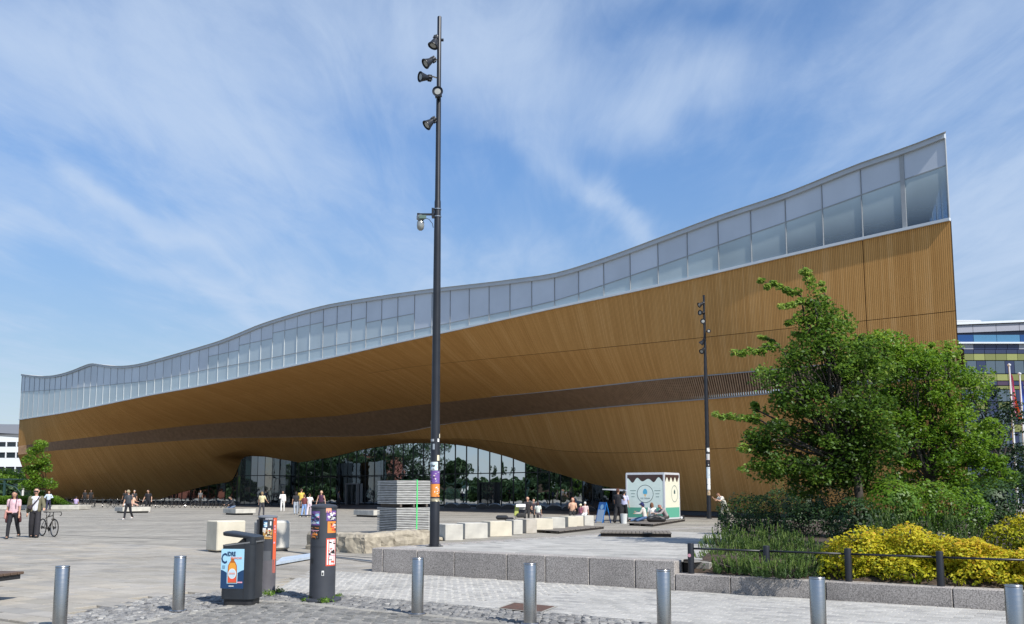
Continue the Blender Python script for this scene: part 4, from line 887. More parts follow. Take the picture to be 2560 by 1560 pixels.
def quad(parent, name, x0, x1, z0, z1, m, y=0): return MB().add([(x0, y, z0), (x1, y, z0), (x1, y, z1), (x0, y, z1)], [(0, 1, 2, 3)]).build(name, m, parent)
def polyp(parent, name, pts, m, y): return MB().add([(x, y, z) for x, z in pts], [tuple(range(len(pts)))]).build(name, m, parent)
quad(pst, 'poster_sheet', -.185, .185, -.30, .30, SKYB)
wave = [(-.183+.366*k/16, -.045+.028*math.cos(k/16*2*math.pi)-.02*math.sin(k/16*math.pi)) for k in range(17)]
polyp(pst, 'poster_navy', [(-.183, -.298), (.183, -.298)]+wave[::-1], NAVY, -.002)
bt = [(-.072, -.215), (.072, -.215), (.074, -.02), (.070, .05), (.045, .10), (.026, .125), (.026, .165), (-.026, .165), (-.026, .125), (-.045, .10), (-.070, .05), (-.074, -.02)]
polyp(pst, 'poster_bottle_halo', [(x*1.16, z*1.04) for x, z in bt], SKYB, -.003); polyp(pst, 'poster_bottle', bt, flat('bottle glass print', (.42, .12, .015)), -.004)
polyp(pst, 'poster_cider', [(-.058, -.02), (.058, -.02), (.055, .05), (.035, .09), (-.035, .09), (-.055, .05)], AMB, -.005)
polyp(pst, 'poster_bottle_foot', [(-.066, -.20), (.066, -.20), (.062, -.13), (-.062, -.13)], RED, -.005)
polyp(pst, 'poster_label', [(.064*math.cos(k*math.pi/10), -.075+.078*math.sin(k*math.pi/10)) for k in range(20)], WHT, -.006)
polyp(pst, 'poster_label', [(.054*math.cos(k*math.pi/10), -.075+.066*math.sin(k*math.pi/10)) for k in range(20)], flat('label blue', (.50, .62, .70)), -.007)
X_, Z_ = Vector((1, 0, 0)), Vector((0, 0, 1))
quad(pst, 'poster_caption', -.045, .045, -.085, -.060, flat('faded red', (.62, .33, .30)), -.009)
text_mesh('C', .22, NAVY, pst, frame4(Vector((-.135, -.005, .085)), X_*.62, Z_*.98), bold=.004, name='poster_lettering')
text_mesh('IDRE', .095, NAVY, pst, frame4(Vector((-.086, -.005, .195)), X_*.66, Z_*.95), bold=.003, align='LEFT', name='poster_lettering')
text_mesh('FRANÇAIS', .045, flat('coral print', (.80, .30, .24)), pst, frame4(Vector((-.030, -.005, .150)), X_*.85, Z_*.95), bold=.001, align='LEFT', name='poster_lettering')
quad(pst, 'poster_caption', .085, .165, -.215, -.195, PNK, -.006); quad(pst, 'poster_caption', -.05, .03, -.268, -.256, WHT, -.006)
for zz in (.045, .03, .015, 0): quad(pst, 'poster_caption', -.165, -.115, zz, zz+.004, NAVY, -.006)

# ---- ventilation / service columns
c1 = gp(805, 1500); c1 = Vector((c1.x, c1.y, 0)); r1 = 31.5*c1.y/2315
H1 = CAM_H-36*c1.y/2315
k1 = thing('service_column', c1, 'taller round grey service column covered with posters, right of the litter bin', 'service column')
MB().lathe([(r1*1.02, 0), (r1, .03), (r1, .85)], 40).build('lower_shell', m_colm, k1, smooth=40)
MB().lathe([(r1, .854), (r1, H1-.06), (r1*.995, H1-.045)], 40).build('upper_shell', m_colm, k1, smooth=40)
MB().lathe([(r1*1.04, H1-.045), (r1*1.04, H1-.02), (r1*.9, H1), (r1*.4, H1+.018), (.01, H1+.02)], 40).build('cap', m_colm, k1, smooth=40)
MB().lathe([(r1*1.5, 0), (r1*1.5, .02), (r1*1.45, .035), (r1*1.1, .04)], 40).build('base_flange', m_colm, k1, smooth=40)
def cs(z0, z1, a0, a1, m, pr=None, seed=0, root=k1, r=r1):
    curved_sticker(root, r, z0, z1, fA_+a0, fA_+a1, m)
    if pr: scribble(root, r, z0+.01, z1-.03, fA_+a0+.04, fA_+a1-.04, pr, 18, seed=seed)
hh = lambda y: CAM_H-(y-1226)*c1.y/2315
cs(hh(1311), hh(1277), -1.15, -.12, PUR, [NAVY, PNK, WHT, SKYB, BLKP], 3); cs(hh(1345), hh(1312), -1.15, -.12, BLKP, [PUR, PNK, ORG, WHT], 4)
cs(hh(1308), hh(1301), -.75, -.45, WHT, None); cs(hh(1334), hh(1329), -.9, -.35, WHT, None); cs(hh(1342), hh(1337), -1.0, -.3, WHT, [BLKP], 44)
cs(hh(1280), hh(1268), .35, .8, flat('salmon paper', (.8, .35, .22)), None); cs(hh(1300), hh(1276), .4, 1.35, PUR, [WHT, BLKP, PNK], 5); cs(hh(1330), hh(1302), .5, 1.35, ORG, [WHT, BRN, RED], 6)
cs(hh(1410), hh(1343), .42, 1.4, RED, None); cs(hh(1407), hh(1346), .50, 1.33, WHT, [BLKP, PNK, BLKP, RED], 7)
cs(hh(1433), hh(1421), .12, .30, WHT, [BLKP], 8); cs(hh(1404), hh(1392), -1.0, -.62, BLKP, None); cs(hh(1487), hh(1483), -1.1, -.65, BLKP, None); cs(.42, .45, -1.52, -1.35, m_inox, None)
c2 = gp(664, 1481); c2 = Vector((c2.x, c2.y, 0)); r2 = 23*c2.y/2315; H2 = CAM_H-62*c2.y/2315
k2 = thing('service_column', c2, 'shorter grey service column with a dark open door and orange-red edge strip behind the bin', 'service column')
h2 = lambda y: CAM_H-(y-1226)*c2.y/2315
MB().lathe([(r2*1.02, 0), (r2, .02), (r2, h2(1395))], 32).build('lower_shell', mat('faded mauve grey paint', (.10, .095, .105), .55), k2, smooth=40)
MB().lathe([(r2*.97, h2(1395)), (r2*.97, H2-.03)], 32).build('upper_shell', m_colm, k2, smooth=40)
MB().lathe([(r2*1.05, H2-.035), (r2*1.05, H2-.015), (r2*.8, H2), (.01, H2+.01)], 32).build('cap', flat('pale grey cap', (.16, .17, .19)), k2, smooth=40)
curved_sticker(k2, r2*.98, h2(1375), h2(1297), fA_-1.45, fA_-.28, flat('hollow shade black', (.006, .006, .006)), name='door_opening')  # black sheet on the shell, painted for the shade inside the doorway
V = []; 
mb = MB(); mb.box((-r2*.72, -r2*.95, (h2(1375)+h2(1297))/2), (.02, .18, h2(1297)-h2(1375)), rot=None); mb.build('door_leaf', m_colm, k2)
curved_sticker(k2, r2*.99, h2(1428), h2(1292), fA_+.92, fA_+1.45, flat('vermilion tape', (.82, .13, .05)), name='edge_strip')
scribble(k2, r2*1.0, h2(1360), h2(1295), fA_+.92, fA_+1.2, [PNK, PUR, ORG], 8, seed=12)
cs(h2(1318), h2(1300), -.2, .25, NAVY, [SKYB, WHT], 9, k2, r2); cs(h2(1328), h2(1318), -.25, .1, WHT, None, 0, k2, r2); cs(h2(1345), h2(1322), -.2, .8, flat('ochre poster', (.42, .24, .07)), [BRN, CRM, BLKP], 10, k2, r2); cs(h2(1326), h2(1319), .3, .6, WHT, [RED], 2, k2, r2); cs(h2(1349), h2(1341), -.25, -.05, WHT, None, 0, k2, r2); cs(h2(1312), h2(1302), .5, .65, WHT, None, 0, k2, r2); cs(h2(1298), h2(1292), .0, .8, flat('grey sticker', (.3, .3, .33)), [WHT, BLKP], 11, k2, r2)
curved_sticker(k2, r2*1.0, h2(1397), h2(1374), fA_-.3, fA_+.7, flat('grey hatch', (.09, .095, .105)), name='hatch')

# ---- concrete cubes
def concrete(name, c, c2): return mat(name, c, .85, col2=c2, vscale=2.5, bump=.25, bscale=25)
m_conc = concrete('cream concrete', (.50, .46, .37), (.62, .57, .46)); m_conc2 = concrete('grey concrete', (.40, .385, .35), (.56, .54, .48)); m_conc3 = concrete('stained concrete', (.34, .31, .26), (.52, .48, .42))
def cube_at(pxc, pyc, w, d, h, ang, m, name, label, group=None, b=.025):
    p = gg(pxc, pyc); t = thing(name, (p.x, p.y, p.z), label, 'concrete block', group, rz=ang)
    # corner nearest the camera at the origin: body runs along +x (lit face) and +y
    MB().bev((w/2, d/2, h/2+.03), (w, d, h-.03), b, jit=.004).build('block_body', m, t, smooth=30)
    MB().box((w/2, d/2, .02), (w*.86, d*.86, .04)).build('block_skid', BLKP, t); return t
cube_at(541, 1382, .86, .72, .87, R(42), m_conc, 'concrete_cube', 'cream concrete cube on the plaza behind the litter bin')
cube_at(652, 1380, .86, .86, .86, R(30), m_conc2, 'concrete_cube', 'grey round-edged concrete cube behind the orange-striped service column', b=.06)
# ---- row of concrete blocks on the terrace
rowA, rowB = gg(1153, 1349), gg(1480, 1318)
spans = [(1096, 1122, 1151, m_conc2), (1151, 1168, 1213, m_conc2), (1213, 1231, 1274, m_conc), (1274, 1288, 1300, m_conc2), (1300, 1322, 1337, m_conc3), (1337, 1339, 1378, m_conc), (1378, 1380, 1408, m_conc2), (1408, 1425, 1437, m_conc), (1437, 1440, 1453, m_conc), (1453, 1464, 1480, m_conc2)]
lb = ['behind the lamp post, leftmost of the row', 'first block right of the lamp post', 'second block right of the lamp post', 'narrow, fifth from the right of the lamp post row middle', 'brown-stained block in the middle of the row', 'block in front of the mother with the pushchair', 'grey block right of the row middle', 'block below the woman with orange hair', 'narrow pale block, last but one of the row', 'rightmost block of the row, nearest the blue sign']
lb = ['pale concrete block behind the lamp post, leftmost of the terrace row', 'pale concrete block just right of the tall lamp post', 'cream concrete block, third of the terrace row', 'narrow grey concrete block, fourth of the terrace row', 'brown-stained concrete block in the middle of the terrace row', 'broad cream concrete block below the child with the green shirt', 'grey concrete block, seventh of the terrace row', 'cream concrete block below the woman with orange hair', 'narrow cream concrete block, last but one of the terrace row', 'concrete block at the right end of the terrace row by the blue sign']
for (x0, xm, x1, m), l in zip(spans, lb):
    xm = x0+(xm-x0)*.7; t = (xm-1153)/(1480-1153); P_ = rowA+(rowB-rowA)*t
    Y = rowA.y*rowB.y/(rowB.y+(rowA.y-rowB.y)*t) ; X = (xm-1280)*Y/2315; z0 = hz(X, Y)
    th = R(22); w = max(.3, (x1-xm)*Y/2315/math.cos(th))+.10; d = max(.95, (xm-x0)*Y/2315/math.sin(th))
    t_ = thing('concrete_block', (X, Y, z0), l, 'concrete block', 'concrete blocks in a row on the terrace', rz=th)
    MB().bev((w/2, d/2, .285), (w, d, .57), .015, jit=.004).build('block_body', m, t_)
# ---- rough quarry blocks
m_rough = mat('rough sandstone', (.27, .235, .185), .95, col2=(.44, .39, .30), vscale=5, bump=.9, bscale=9)
def rough_block(p0, p1, dep, h, label, seed):
    rn = random.Random(seed); d = (p1-p0); L_ = d.length; an = math.atan2(d.y, d.x); t = thing('quarry_block', (p0.x, p0.y, p0.z), label, 'stone block', 'rough stone blocks in front of the panel stack', rz=an)
    bm = bmesh.new(); bmesh.ops.create_cube(bm, size=1); bmesh.ops.subdivide_edges(bm, edges=bm.edges, cuts=5, use_grid_fill=True)
    for v in bm.verts:
        q = Vector((v.co.x*1.0, v.co.y, v.co.z)); nn = noise.noise_vector(q*3.1+Vector((seed*7.3, 0, 0))); v.co = Vector(((q.x+.5)*L_, (q.y+.5)*dep, (q.z+.5)*h))+Vector((nn.x*.05, nn.y*.07, nn.z*.05 if v.co.z > -.4 else 0))
        if q.z > .4: v.co.x += (L_/2-v.co.x)*.06; v.co.y += (dep/2-v.co.y)*.15
    me = bpy.data.meshes.new('stone_body'); bm.to_mesh(me); bm.free(); me.materials.append(m_rough); link('stone_body', me, t)
rb = [((766, 1373), (842, 1380), 'rounded rough sandstone block half hidden by the tall service column'), ((843, 1380), (911, 1384), 'cracked rough sandstone block right of the service column'), ((913, 1384), (985, 1376), 'rough sandstone block with pale streaks below the panel stack'), ((986, 1376), (1078, 1366), 'long rough sandstone block running behind the lamp post foot'), ((1088, 1352), (1140, 1350), 'small sandstone chunk right of the lamp post foot')]
for i, (a, b, l) in enumerate(rb):
    p0, p1 = gp(*a), gp(*b); 
    if i == 4: p0, p1 = gg(1090, 1353), gg(1137, 1350); rough_block(p0, p1, .4, .14, l, i)
    else: rough_block(p0, p1, .65, .52, l, i)
# ---- stack of scaffold panels
m_pan = mat('weathered panel edge', (.50, .50, .48), .6, .2, var=.25, vscale=3, stretch=(1, 1, 8)); m_pan2 = mat('grey panel edge', (.40, .40, .39), .6, .2, var=.25, vscale=3, stretch=(1, 1, 8))
SY = 36.8; cpt = dp(991, 1335, SY); cpt.z = 0
def panels(z0, n, label):
    th = R(37); t = thing('panel_bundle', (cpt.x, cpt.y, z0), label, 'panel stack', 'bundles of grey formwork panels', rz=th)
    w, d = 80*SY/2315/math.cos(th), 60*SY/2315/math.sin(th)
    for k in range(n):
        j = lambda: random.uniform(-.012, .012)
        MB().box((w/2+j(), d/2+j(), k*.068+.024), (w, d, .040)).build('formwork_panel', random.choice((m_pan, m_pan, m_pan2)), t)
    MB().box((w/2, d/2, n*.034), (w-.14, d-.14, n*.068-.012)).build('stack_core', m_dark, t)
    return t, w, d
zl = dp(991, 1275, SY).z
b1, w_, d_ = panels(.06, 15, 'lower bundle of grey formwork panels behind the rough stone blocks')
b2, w_, d_ = panels(.06+15*.068+.13, 14, 'upper bundle of grey formwork panels, topmost, under a green strap')
for k in range(3): MB().box((w_*(.12+.38*k), d_/2, -.065), (.09, d_, .12)).build('spacer_beam', mat('timber spacer', (.10, .085, .07), .9), b2)
gr = flat('green strap webbing', (.08, .62, .18)); zt_ = 14*.068; zb_ = -(.13+15*.068)
MB().box((w_*.58, -.012, (zt_+zb_)/2+.01), (.05, .006, zt_-zb_)).build('strap', gr, b2)
MB().box((w_*.58, d_/2, zt_+.012), (.05, d_+.02, .006)).build('strap', gr, b2)
# ---- low timber decks on the terrace
m_deck = mat('grey weathered decking', (.17, .15, .13), .85, var=.3, vscale=3, stretch=(1, 12, 1))
def deck(corners, h, label, n, name='timber_deck', along=0):
    P_ = [gg(*c) for c in corners]; o = P_[0]; t = thing(name, o, label, 'deck', 'low timber decks on the terrace'); A = P_[1]-P_[0]; B = P_[3]-P_[0]
    for k in range(n):
        f0, f1 = k/n+.06/n, (k+1)/n-.06/n; V = []
        for z in (h-.03, h):
            for (u, v) in ((0, f0), (1, f0), (1, f1), (0, f1)) if along == 0 else ((f0, 0), (f1, 0), (f1, 1), (f0, 1)): q = A*u+B*v; V.append(Vector((q.x, q.y, z+q.z)))
        MB().add(V, [(0, 3, 2, 1), (4, 5, 6, 7), (0, 1, 5, 4), (1, 2, 6, 5), (2, 3, 7, 6), (3, 0, 4, 7)]).build('deck_board', m_deck, t)
    mb = MB()
    for f in (.02, .5, .96):
        V = []
        for z in (0, h-.031):
            for (u, v) in ((f, .01), (f+.02, .01), (f+.02, .99), (f, .99)) if along == 0 else ((.01, f), (.99, f), (.99, f+.02), (.01, f+.02)): q = A*u+B*v; V.append(Vector((q.x, q.y, z+q.z)))
        MB().add(V, [(0, 3, 2, 1), (4, 5, 6, 7), (0, 1, 5, 4), (1, 2, 6, 5), (2, 3, 7, 6), (3, 0, 4, 7)]).build('deck_joist', m_dark, t)
    return t
deck([(1328, 1331), (1397, 1335), (1512, 1322), (1447, 1319)], .12, 'long low timber deck in front of the concrete block row', 9)
deck([(1500, 1341), (1680, 1343), (1676, 1336), (1506, 1334)], .13, 'short low timber deck lying alone on the terrace before the kiosk', 18, along=1)
deck([(1571, 1314), (1632, 1317), (1718, 1304), (1660, 1301)], .13, 'low timber deck carrying the ice cream kiosk and people sitting on its edge', 8)
# flat blue-white sheet on the plaza behind the columns
p = [gp(688, 1416), gp(778, 1400), gp(800, 1388), gp(705, 1402)]; t = thing('foam_mat', p[0], 'pale blue padded sheet lying flat between the two service columns', 'foam mat')
mb = MB(); V = [q-p[0]+Vector((0, 0, .09)) for q in p]+[q-p[0]+Vector((0, 0, .03)) for q in p]; mb.add(V, [(0, 1, 2, 3), (7, 6, 5, 4), (0, 4, 5, 1), (1, 5, 6, 2), (2, 6, 7, 3), (3, 7, 4, 0)]); mb.build('sheet', mat('pale blue foil', (.45, .52, .60), .4), t)
cc_ = sum((q-p[0] for q in p), Vector())/4; mb = MB(); V = [cc_+(q-p[0]-cc_)*.93+Vector((0, 0, z)) for z in (0, .031) for q in p]; mb.add(V, [(0, 3, 2, 1), (4, 5, 6, 7), (0, 1, 5, 4), (1, 2, 6, 5), (2, 3, 7, 6), (3, 0, 4, 7)]); mb.build('pallet', BLKP, t)
# corner of a bench at the left edge
p = gp(0, 1503); t = thing('park_bench', (p.x-.9, p.y+.1, 0), 'end of a dark bench with an orange-brown edge cut off at the left', 'bench', rz=R(-12))
for k in range(4): MB().bev((.16, -.18+k*.15, .43), (1.9, .135, .045), .008).build('seat_slat', mat('stained hardwood', (.10, .065, .045), .6), t)
MB().box((.16, -.262, .41), (1.9, .012, .075)).build('seat_edge', flat('orange-brown edge', (.42, .20, .08)), t)
MB().box((.16, .04, .37), (1.84, .5, .07)).build('frame', BLKP, t)
for s in (-.55, .62): MB().box((s, .04, .17), (.08, .4, .34)).build('leg', BLKP, t)
# ---- square seating platforms
def platform(px0, pxm, px1, pyb, h, label):
    Y = 2315*1.75/(pyb-1226); X = (pxm-1280)*Y/2315; th = R(40); t = thing('seating_platform', (X, Y, 0), label, 'bench', 'concrete seating platforms on the plaza', rz=th)
    w, d = (px1-pxm)*Y/2315/math.cos(th), (pxm-px0)*Y/2315/math.sin(th)
    MB().bev((w/2, d/2, .12+(h-.12)/2), (w, d, h-.12), .02).build('seat_slab', m_conc2, t); MB().box((w/2, d/2, .06), (w-.3, d-.3, .12)).build('recessed_foot', BLKP, t)
    MB().box((w/2, d/2, h+.012), (w-.1, d-.1, .02)).build('timber_top', m_deck, t); return (X, Y, w, d, th)
pb1 = platform(268, 309, 362, 1282.5, .46, 'left concrete seating platform with a white bag on it')
pb2 = platform(541, 591, 632, 1287.5, .45, 'concrete seating platform with a man in a dark suit sitting on it')
pb3 = platform(872, 935, 975, 1293, .46, 'empty concrete seating platform left of the formwork panels')
# white bag on the left platform
pbag = gp(302, 1277); t = thing('carrier_bag', (pbag.x, pbag.y+1.2, .48), 'white carrier bag lying on the left seating platform', 'bag')
bm = bmesh.new(); bmesh.ops.create_icosphere(bm, subdivisions=2, radius=.22)
for v in bm.verts: nn = noise.noise(v.co*6); v.co *= 1+.25*nn; v.co.z = max(-.10, v.co.z*.6); v.co.x *= 1.5
me = bpy.data.meshes.new('bag_body'); bm.to_mesh(me); bm.free(); me.materials.append(WHT); link('bag_body', me, t)

# ---- ice cream kiosk
kc = gg(1662, 1306); KY = kc.y
kt = thing('ice_cream_kiosk', (kc.x, kc.y, kc.z), 'small mint and cream ice cream kiosk with dripping chocolate top', 'kiosk', rz=GA)
mint = flat('mint panel', (.68, .79, .73)); crmp = flat('cream panel', (.66, .66, .54)); choc = flat('chocolate print', (.055, .03, .026)); grn = flat('green skirt', (.10, .36, .26)); galu = mat('white aluminium frame', (.66, .68, .72), .35, .2, var=.04)
kw_, kd_ = 94*KY/2315/math.cos(R(23))*1.0, 38*KY/2315/.40
kh = (1306-1184)*KY/2315; z0 = .17
fr_w = .09
# front panel lies in local x from -kw_ to 0, y=0 ; side panel x=0, y 0..kd_
MB().box((-kw_/2, kd_/2, (kh+z0)/2), (kw_-.04, kd_-.04, kh-z0-.04)).build('kiosk_body', mint, kt)
quad(kt, 'front_panel', -kw_+fr_w*.5, -fr_w*.5, z0+.05, kh-.06, mint, -.034)
for (x, y) in ((-kw_, 0), (0, 0), (0, kd_), (-kw_, kd_)): MB().box((x, y, (kh+z0)/2), (fr_w, fr_w, kh-z0)).build('corner_post', galu, kt)
for z in (z0+.03, kh-.03):
    MB().box((-kw_/2, 0, z), (kw_-fr_w, fr_w*.9, fr_w)).build('frame_rail', galu, kt); MB().box((0, kd_/2, z), (fr_w*.9, kd_-fr_w, fr_w)).build('frame_rail', galu, kt)
MB().box((-kw_/2, kd_/2, kh+.02), (kw_+.06, kd_+.06, .05)).build('roof', galu, kt)
skz = z0+(kh-z0)*.25
quad(kt, 'green_skirt', -kw_+fr_w*.5, -fr_w*.5, z0+.07, skz, grn, -.036)
drip = []; nn_ = 60; x0, x1 = -kw_+fr_w*.5, -fr_w*.5
for k in range(nn_+1): u = k/nn_; drip.append((x0+(x1-x0)*u, kh-.07-.30-.13*math.cos(u*2*math.pi*3.4+math.pi)*(.8+.35*math.sin(u*9))))
polyp(kt, 'chocolate_drip', drip+[(x1, kh-.07), (x0, kh-.07)], choc, -.037)
cx, czk, rr_ = -kw_*.5, z0+(kh-z0)*.55, .48
def ringp(parent, name, cx, cz, r0, r1, m, f): 
    V = []; n = 40
    for k in range(n):
        a = 2*math.pi*k/n
        for r_ in (r0, r1): V.append(f(cx+r_*math.cos(a), cz+r_*math.sin(a)))
    MB().add(V, [(2*k, 2*((k+1) % n), 2*((k+1) % n)+1, 2*k+1) for k in range(n)]).build(name, m, parent)
ff = lambda x, z: (x, -.0385, z); tl = flat('dark teal print', (.06, .11, .11))
ringp(kt, 'logo_ring', cx, czk, .47, .50, tl, ff)
polyp(kt, 'logo_disc', [(cx+.47*math.cos(k*math.pi/16), czk+.47*math.sin(k*math.pi/16)) for k in range(32)], flat('pale disc', (.70, .80, .75)), -.0375)
polyp(kt, 'logo_scoop', [(cx-.13, czk+.03), (cx-.06, czk-.03), (cx, czk+.0), (cx+.07, czk-.03), (cx+.13, czk+.03), (cx+.13, czk+.15), (cx+.08, czk+.25), (cx, czk+.29), (cx-.08, czk+.25), (cx-.13, czk+.15)], flat('blue scoop', (.10, .42, .62)), -.040)
polyp(kt, 'logo_cone', [(cx-.08, czk-.02), (cx, czk-.2), (cx+.08, czk-.02)], flat('waffle', (.75, .50, .24)), -.039)
text_mesh('ICE CREAM', .115, tl, kt, frame4(Vector((cx, -.040, czk-.29)), X_, Z_), name='logo_lettering')
for sx in (-1, 1):
    for k, (w_t, wd) in enumerate(((.36, 'SOFT SERVE' if 0 else ''), (.24, ''), (.2, ''))):
        quad(kt, 'menu_line', cx+sx*.74-w_t/2, cx+sx*.74+w_t/2, czk+.16-.17*k, czk+.195-.17*k, flat('menu print', (.20, .30, .27)), -.0385)
# side panel
def side(name, pts, m, x): return MB().add([(x, y, z) for y, z in pts], [tuple(range(len(pts)))]).build(name, m, kt)
side('side_panel', [(fr_w*.5, z0+.07), (kd_-fr_w*.5, z0+.07), (kd_-fr_w*.5, kh-.07), (fr_w*.5, kh-.07)], crmp, .034)
side('green_skirt', [(fr_w*.5, z0+.07), (kd_-fr_w*.5, z0+.07), (kd_-fr_w*.5, skz), (fr_w*.5, skz)], grn, .036)
dr = [];
for k in range(41): u = k/40; dr.append((fr_w*.5+(kd_-fr_w)*u, kh-.07-.28-.13*math.cos(u*2*math.pi*3.5)))
side('chocolate_drip', dr+[(kd_-fr_w*.5, kh-.07), (fr_w*.5, kh-.07)], choc, .037)
fs_ = lambda y, z: (.0385, y, z); ringp(kt, 'logo_ring', kd_*.66, czk, .44, .47, tl, fs_)
side('logo_scoop', [(kd_*.66-.1, czk), (kd_*.66+.1, czk), (kd_*.66+.1, czk+.15), (kd_*.66, czk+.25), (kd_*.66-.1, czk+.15)], tl, .040)
MB().box((-kw_-.75, kd_*.4, kh-.93), (1.5, kd_*.9, .05), rot=Ry(.06)).build('service_flap', galu, kt)
for x in (-kw_+.1, -.1): MB().box((x, .1, z0/2+.02), (.1, .1, z0+.02)).build('foot', BLKP, kt)
# waste basket, power box, blue A-board
t = thing('waste_basket', gg(1560, 1309), 'white waste basket at the left foot of the kiosk', 'waste basket')
MB().lathe([(.15, 0), (.19, .5), (.195, .52), (.17, .52), (.165, .45)], 16).build('basket', flat('white plastic', (.62, .63, .62)), t, smooth=40); MB().lathe([(.168, .46), (.168, .465)], 16).build('basket_liner', BLKP, t)
t = thing('power_box', gg(1703, 1299), 'small black power box on the ground right of the kiosk', 'power box'); MB().bev((0, 0, .14), (.36, .3, .26), .03).build('box_body', BLKP, t); MB().lathe([(.07, 0), (.07, .01)], 14, (0, -.151, .13), rot=Rx(math.pi/2)).build('dial', WHT, t)
ap = gg(1508, 1307); t = thing('sandwich_board', ap, 'blue folding sandwich board sign standing left of the kiosk', 'sandwich board', rz=R(28))
blu = flat('blue enamel', (.012, .16, .48)); wh2 = flat('pale blue sheet', (.45, .58, .70))
for sx in (-1, 1):
    g = link('board_leaf', None, t, (0, 0, 0)); rt = Ry(-sx*R(14))
    for (yy) in (-.33, .33): MB().box(rt @ Vector((0, yy, .56))+Vector((sx*.27, 0, 0)), (.03, .06, 1.12), rot=rt).build('leaf_stile', blu, g)
    MB().box(rt @ Vector((0, 0, 1.10))+Vector((sx*.27, 0, 0)), (.03, .70, .08), rot=rt).box(rt @ Vector((0, 0, .85))+Vector((sx*.27, 0, 0)), (.028, .6, .42), rot=rt).build('leaf_panel', blu, g)
    if sx < 0: MB().box(rt @ Vector((-.012, 0, .40))+Vector((sx*.27, 0, 0)), (.02, .58, .66), rot=rt).build('leaf_notice', wh2, g); MB().lathe([(.14, 0), (.14, .004)], 20, c=rt @ Vector((-.018, 0, .88))+Vector((sx*.27, 0, 0)), rot=rt @ Ry(-math.pi/2)).build('leaf_emblem', SKYB, g)
# ================================================================== VEGETATION
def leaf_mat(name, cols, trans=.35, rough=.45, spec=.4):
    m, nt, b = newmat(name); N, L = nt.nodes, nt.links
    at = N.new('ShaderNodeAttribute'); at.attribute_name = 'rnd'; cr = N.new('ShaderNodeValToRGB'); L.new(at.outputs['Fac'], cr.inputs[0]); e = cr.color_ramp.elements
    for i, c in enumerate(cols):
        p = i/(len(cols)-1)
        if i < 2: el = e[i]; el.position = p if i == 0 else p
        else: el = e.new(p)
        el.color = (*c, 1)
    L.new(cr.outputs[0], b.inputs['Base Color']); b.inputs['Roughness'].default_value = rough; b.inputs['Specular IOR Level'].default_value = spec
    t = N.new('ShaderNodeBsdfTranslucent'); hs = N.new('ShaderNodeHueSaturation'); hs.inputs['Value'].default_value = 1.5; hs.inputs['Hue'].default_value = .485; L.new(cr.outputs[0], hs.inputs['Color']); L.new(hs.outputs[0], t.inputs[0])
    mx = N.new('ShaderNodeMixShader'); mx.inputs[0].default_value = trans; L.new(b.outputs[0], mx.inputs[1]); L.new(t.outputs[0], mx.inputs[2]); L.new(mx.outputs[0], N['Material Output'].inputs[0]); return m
def leaves(name, C, size, m, parent, flat_=.5, aspect=.62, rnd=None, seed=1, kind=None, out=None):
    """C: (N,3) leaf places; every leaf a small folded blade of its own"""
    g = np.random.default_rng(seed); n = len(C); C = np.asarray(C, float)
    nr = g.normal(size=(n, 3)); nr[:, 2] = np.abs(nr[:, 2])+flat_; 
    if out is not None: nr += out*1.0
    nr /= np.linalg.norm(nr, axis=1)[:, None]
    t = g.normal(size=(n, 3)); t -= nr*(t*nr).sum(1)[:, None]; t /= np.linalg.norm(t, axis=1)[:, None]; bb = np.cross(nr, t)
    sz = size*g.uniform(.6, 1.3, (n, 1))
    V = np.empty((n, 4, 3)); V[:, 0] = C-t*sz*.5; V[:, 1] = C+bb*sz*.5*aspect+nr*sz*.12; V[:, 2] = C+t*sz*.5; V[:, 3] = C-bb*sz*.5*aspect+nr*sz*.12
    me = bpy.data.meshes.new(name); me.vertices.add(n*4); me.vertices.foreach_set('co', V.reshape(-1)); me.loops.add(n*4); me.polygons.add(n)
    me.loops.foreach_set('vertex_index', np.arange(n*4)); me.polygons.foreach_set('loop_start', np.arange(n)*4); me.update(); me.materials.append(m)
    at = me.attributes.new('rnd', 'FLOAT', 'POINT'); rr = g.uniform(0, 1, n) if rnd is None else np.clip(rnd+g.normal(0, .14, n), 0, 1); at.data.foreach_set('value', np.repeat(rr, 4))
    return link(name, me, parent, kind=kind)
m_oak = leaf_mat('oak leaf', [(.028, .062, .010), (.070, .145, .018), (.14, .25, .034), (.27, .37, .08)], .45, .5, .35)
m_lime = leaf_mat('fresh green leaf', [(.045, .100, .008), (.085, .180, .014), (.14, .26, .022), (.22, .34, .045)], .42)
m_darkl = leaf_mat('dark shrub leaf', [(.010, .028, .008), (.022, .055, .012), (.045, .10, .02)], .25, .5)  # dark green leaf of the shrubs and ground cover
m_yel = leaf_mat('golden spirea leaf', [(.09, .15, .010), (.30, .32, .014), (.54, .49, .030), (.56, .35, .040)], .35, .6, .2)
m_pine = leaf_mat('mountain pine needle', [(.018, .045, .010), (.045, .095, .016), (.11, .18, .03)], .15, .5)
m_candle = leaf_mat('pale pine candle', [(.10, .16, .035), (.18, .24, .06)], .15, .6)
m_bark = mat('grey-brown bark', (.038, .031, .025), .9, var=.35, vscale=10, bump=.6, bscale=30, stretch=(1, 1, .3))
m_far = leaf_mat('distant foliage', [(.012, .034, .012), (.026, .060, .020), (.05, .095, .03)], .25, .6)
def ell(n, c, r, g, shell=.0):
    d = g.normal(size=(n, 3)); d /= np.linalg.norm(d, axis=1)[:, None]; rad = g.uniform(shell, 1, (n, 1))**(1/3); return np.array(c)+d*rad*np.array(r)
def px_blob(px, py, rx, ry, Y, depth=None):
    c = dp(px, py, Y); k = Y/2315; return (c.x, Y, c.z), (rx*k, (depth if depth else rx*k*.9), ry*k)
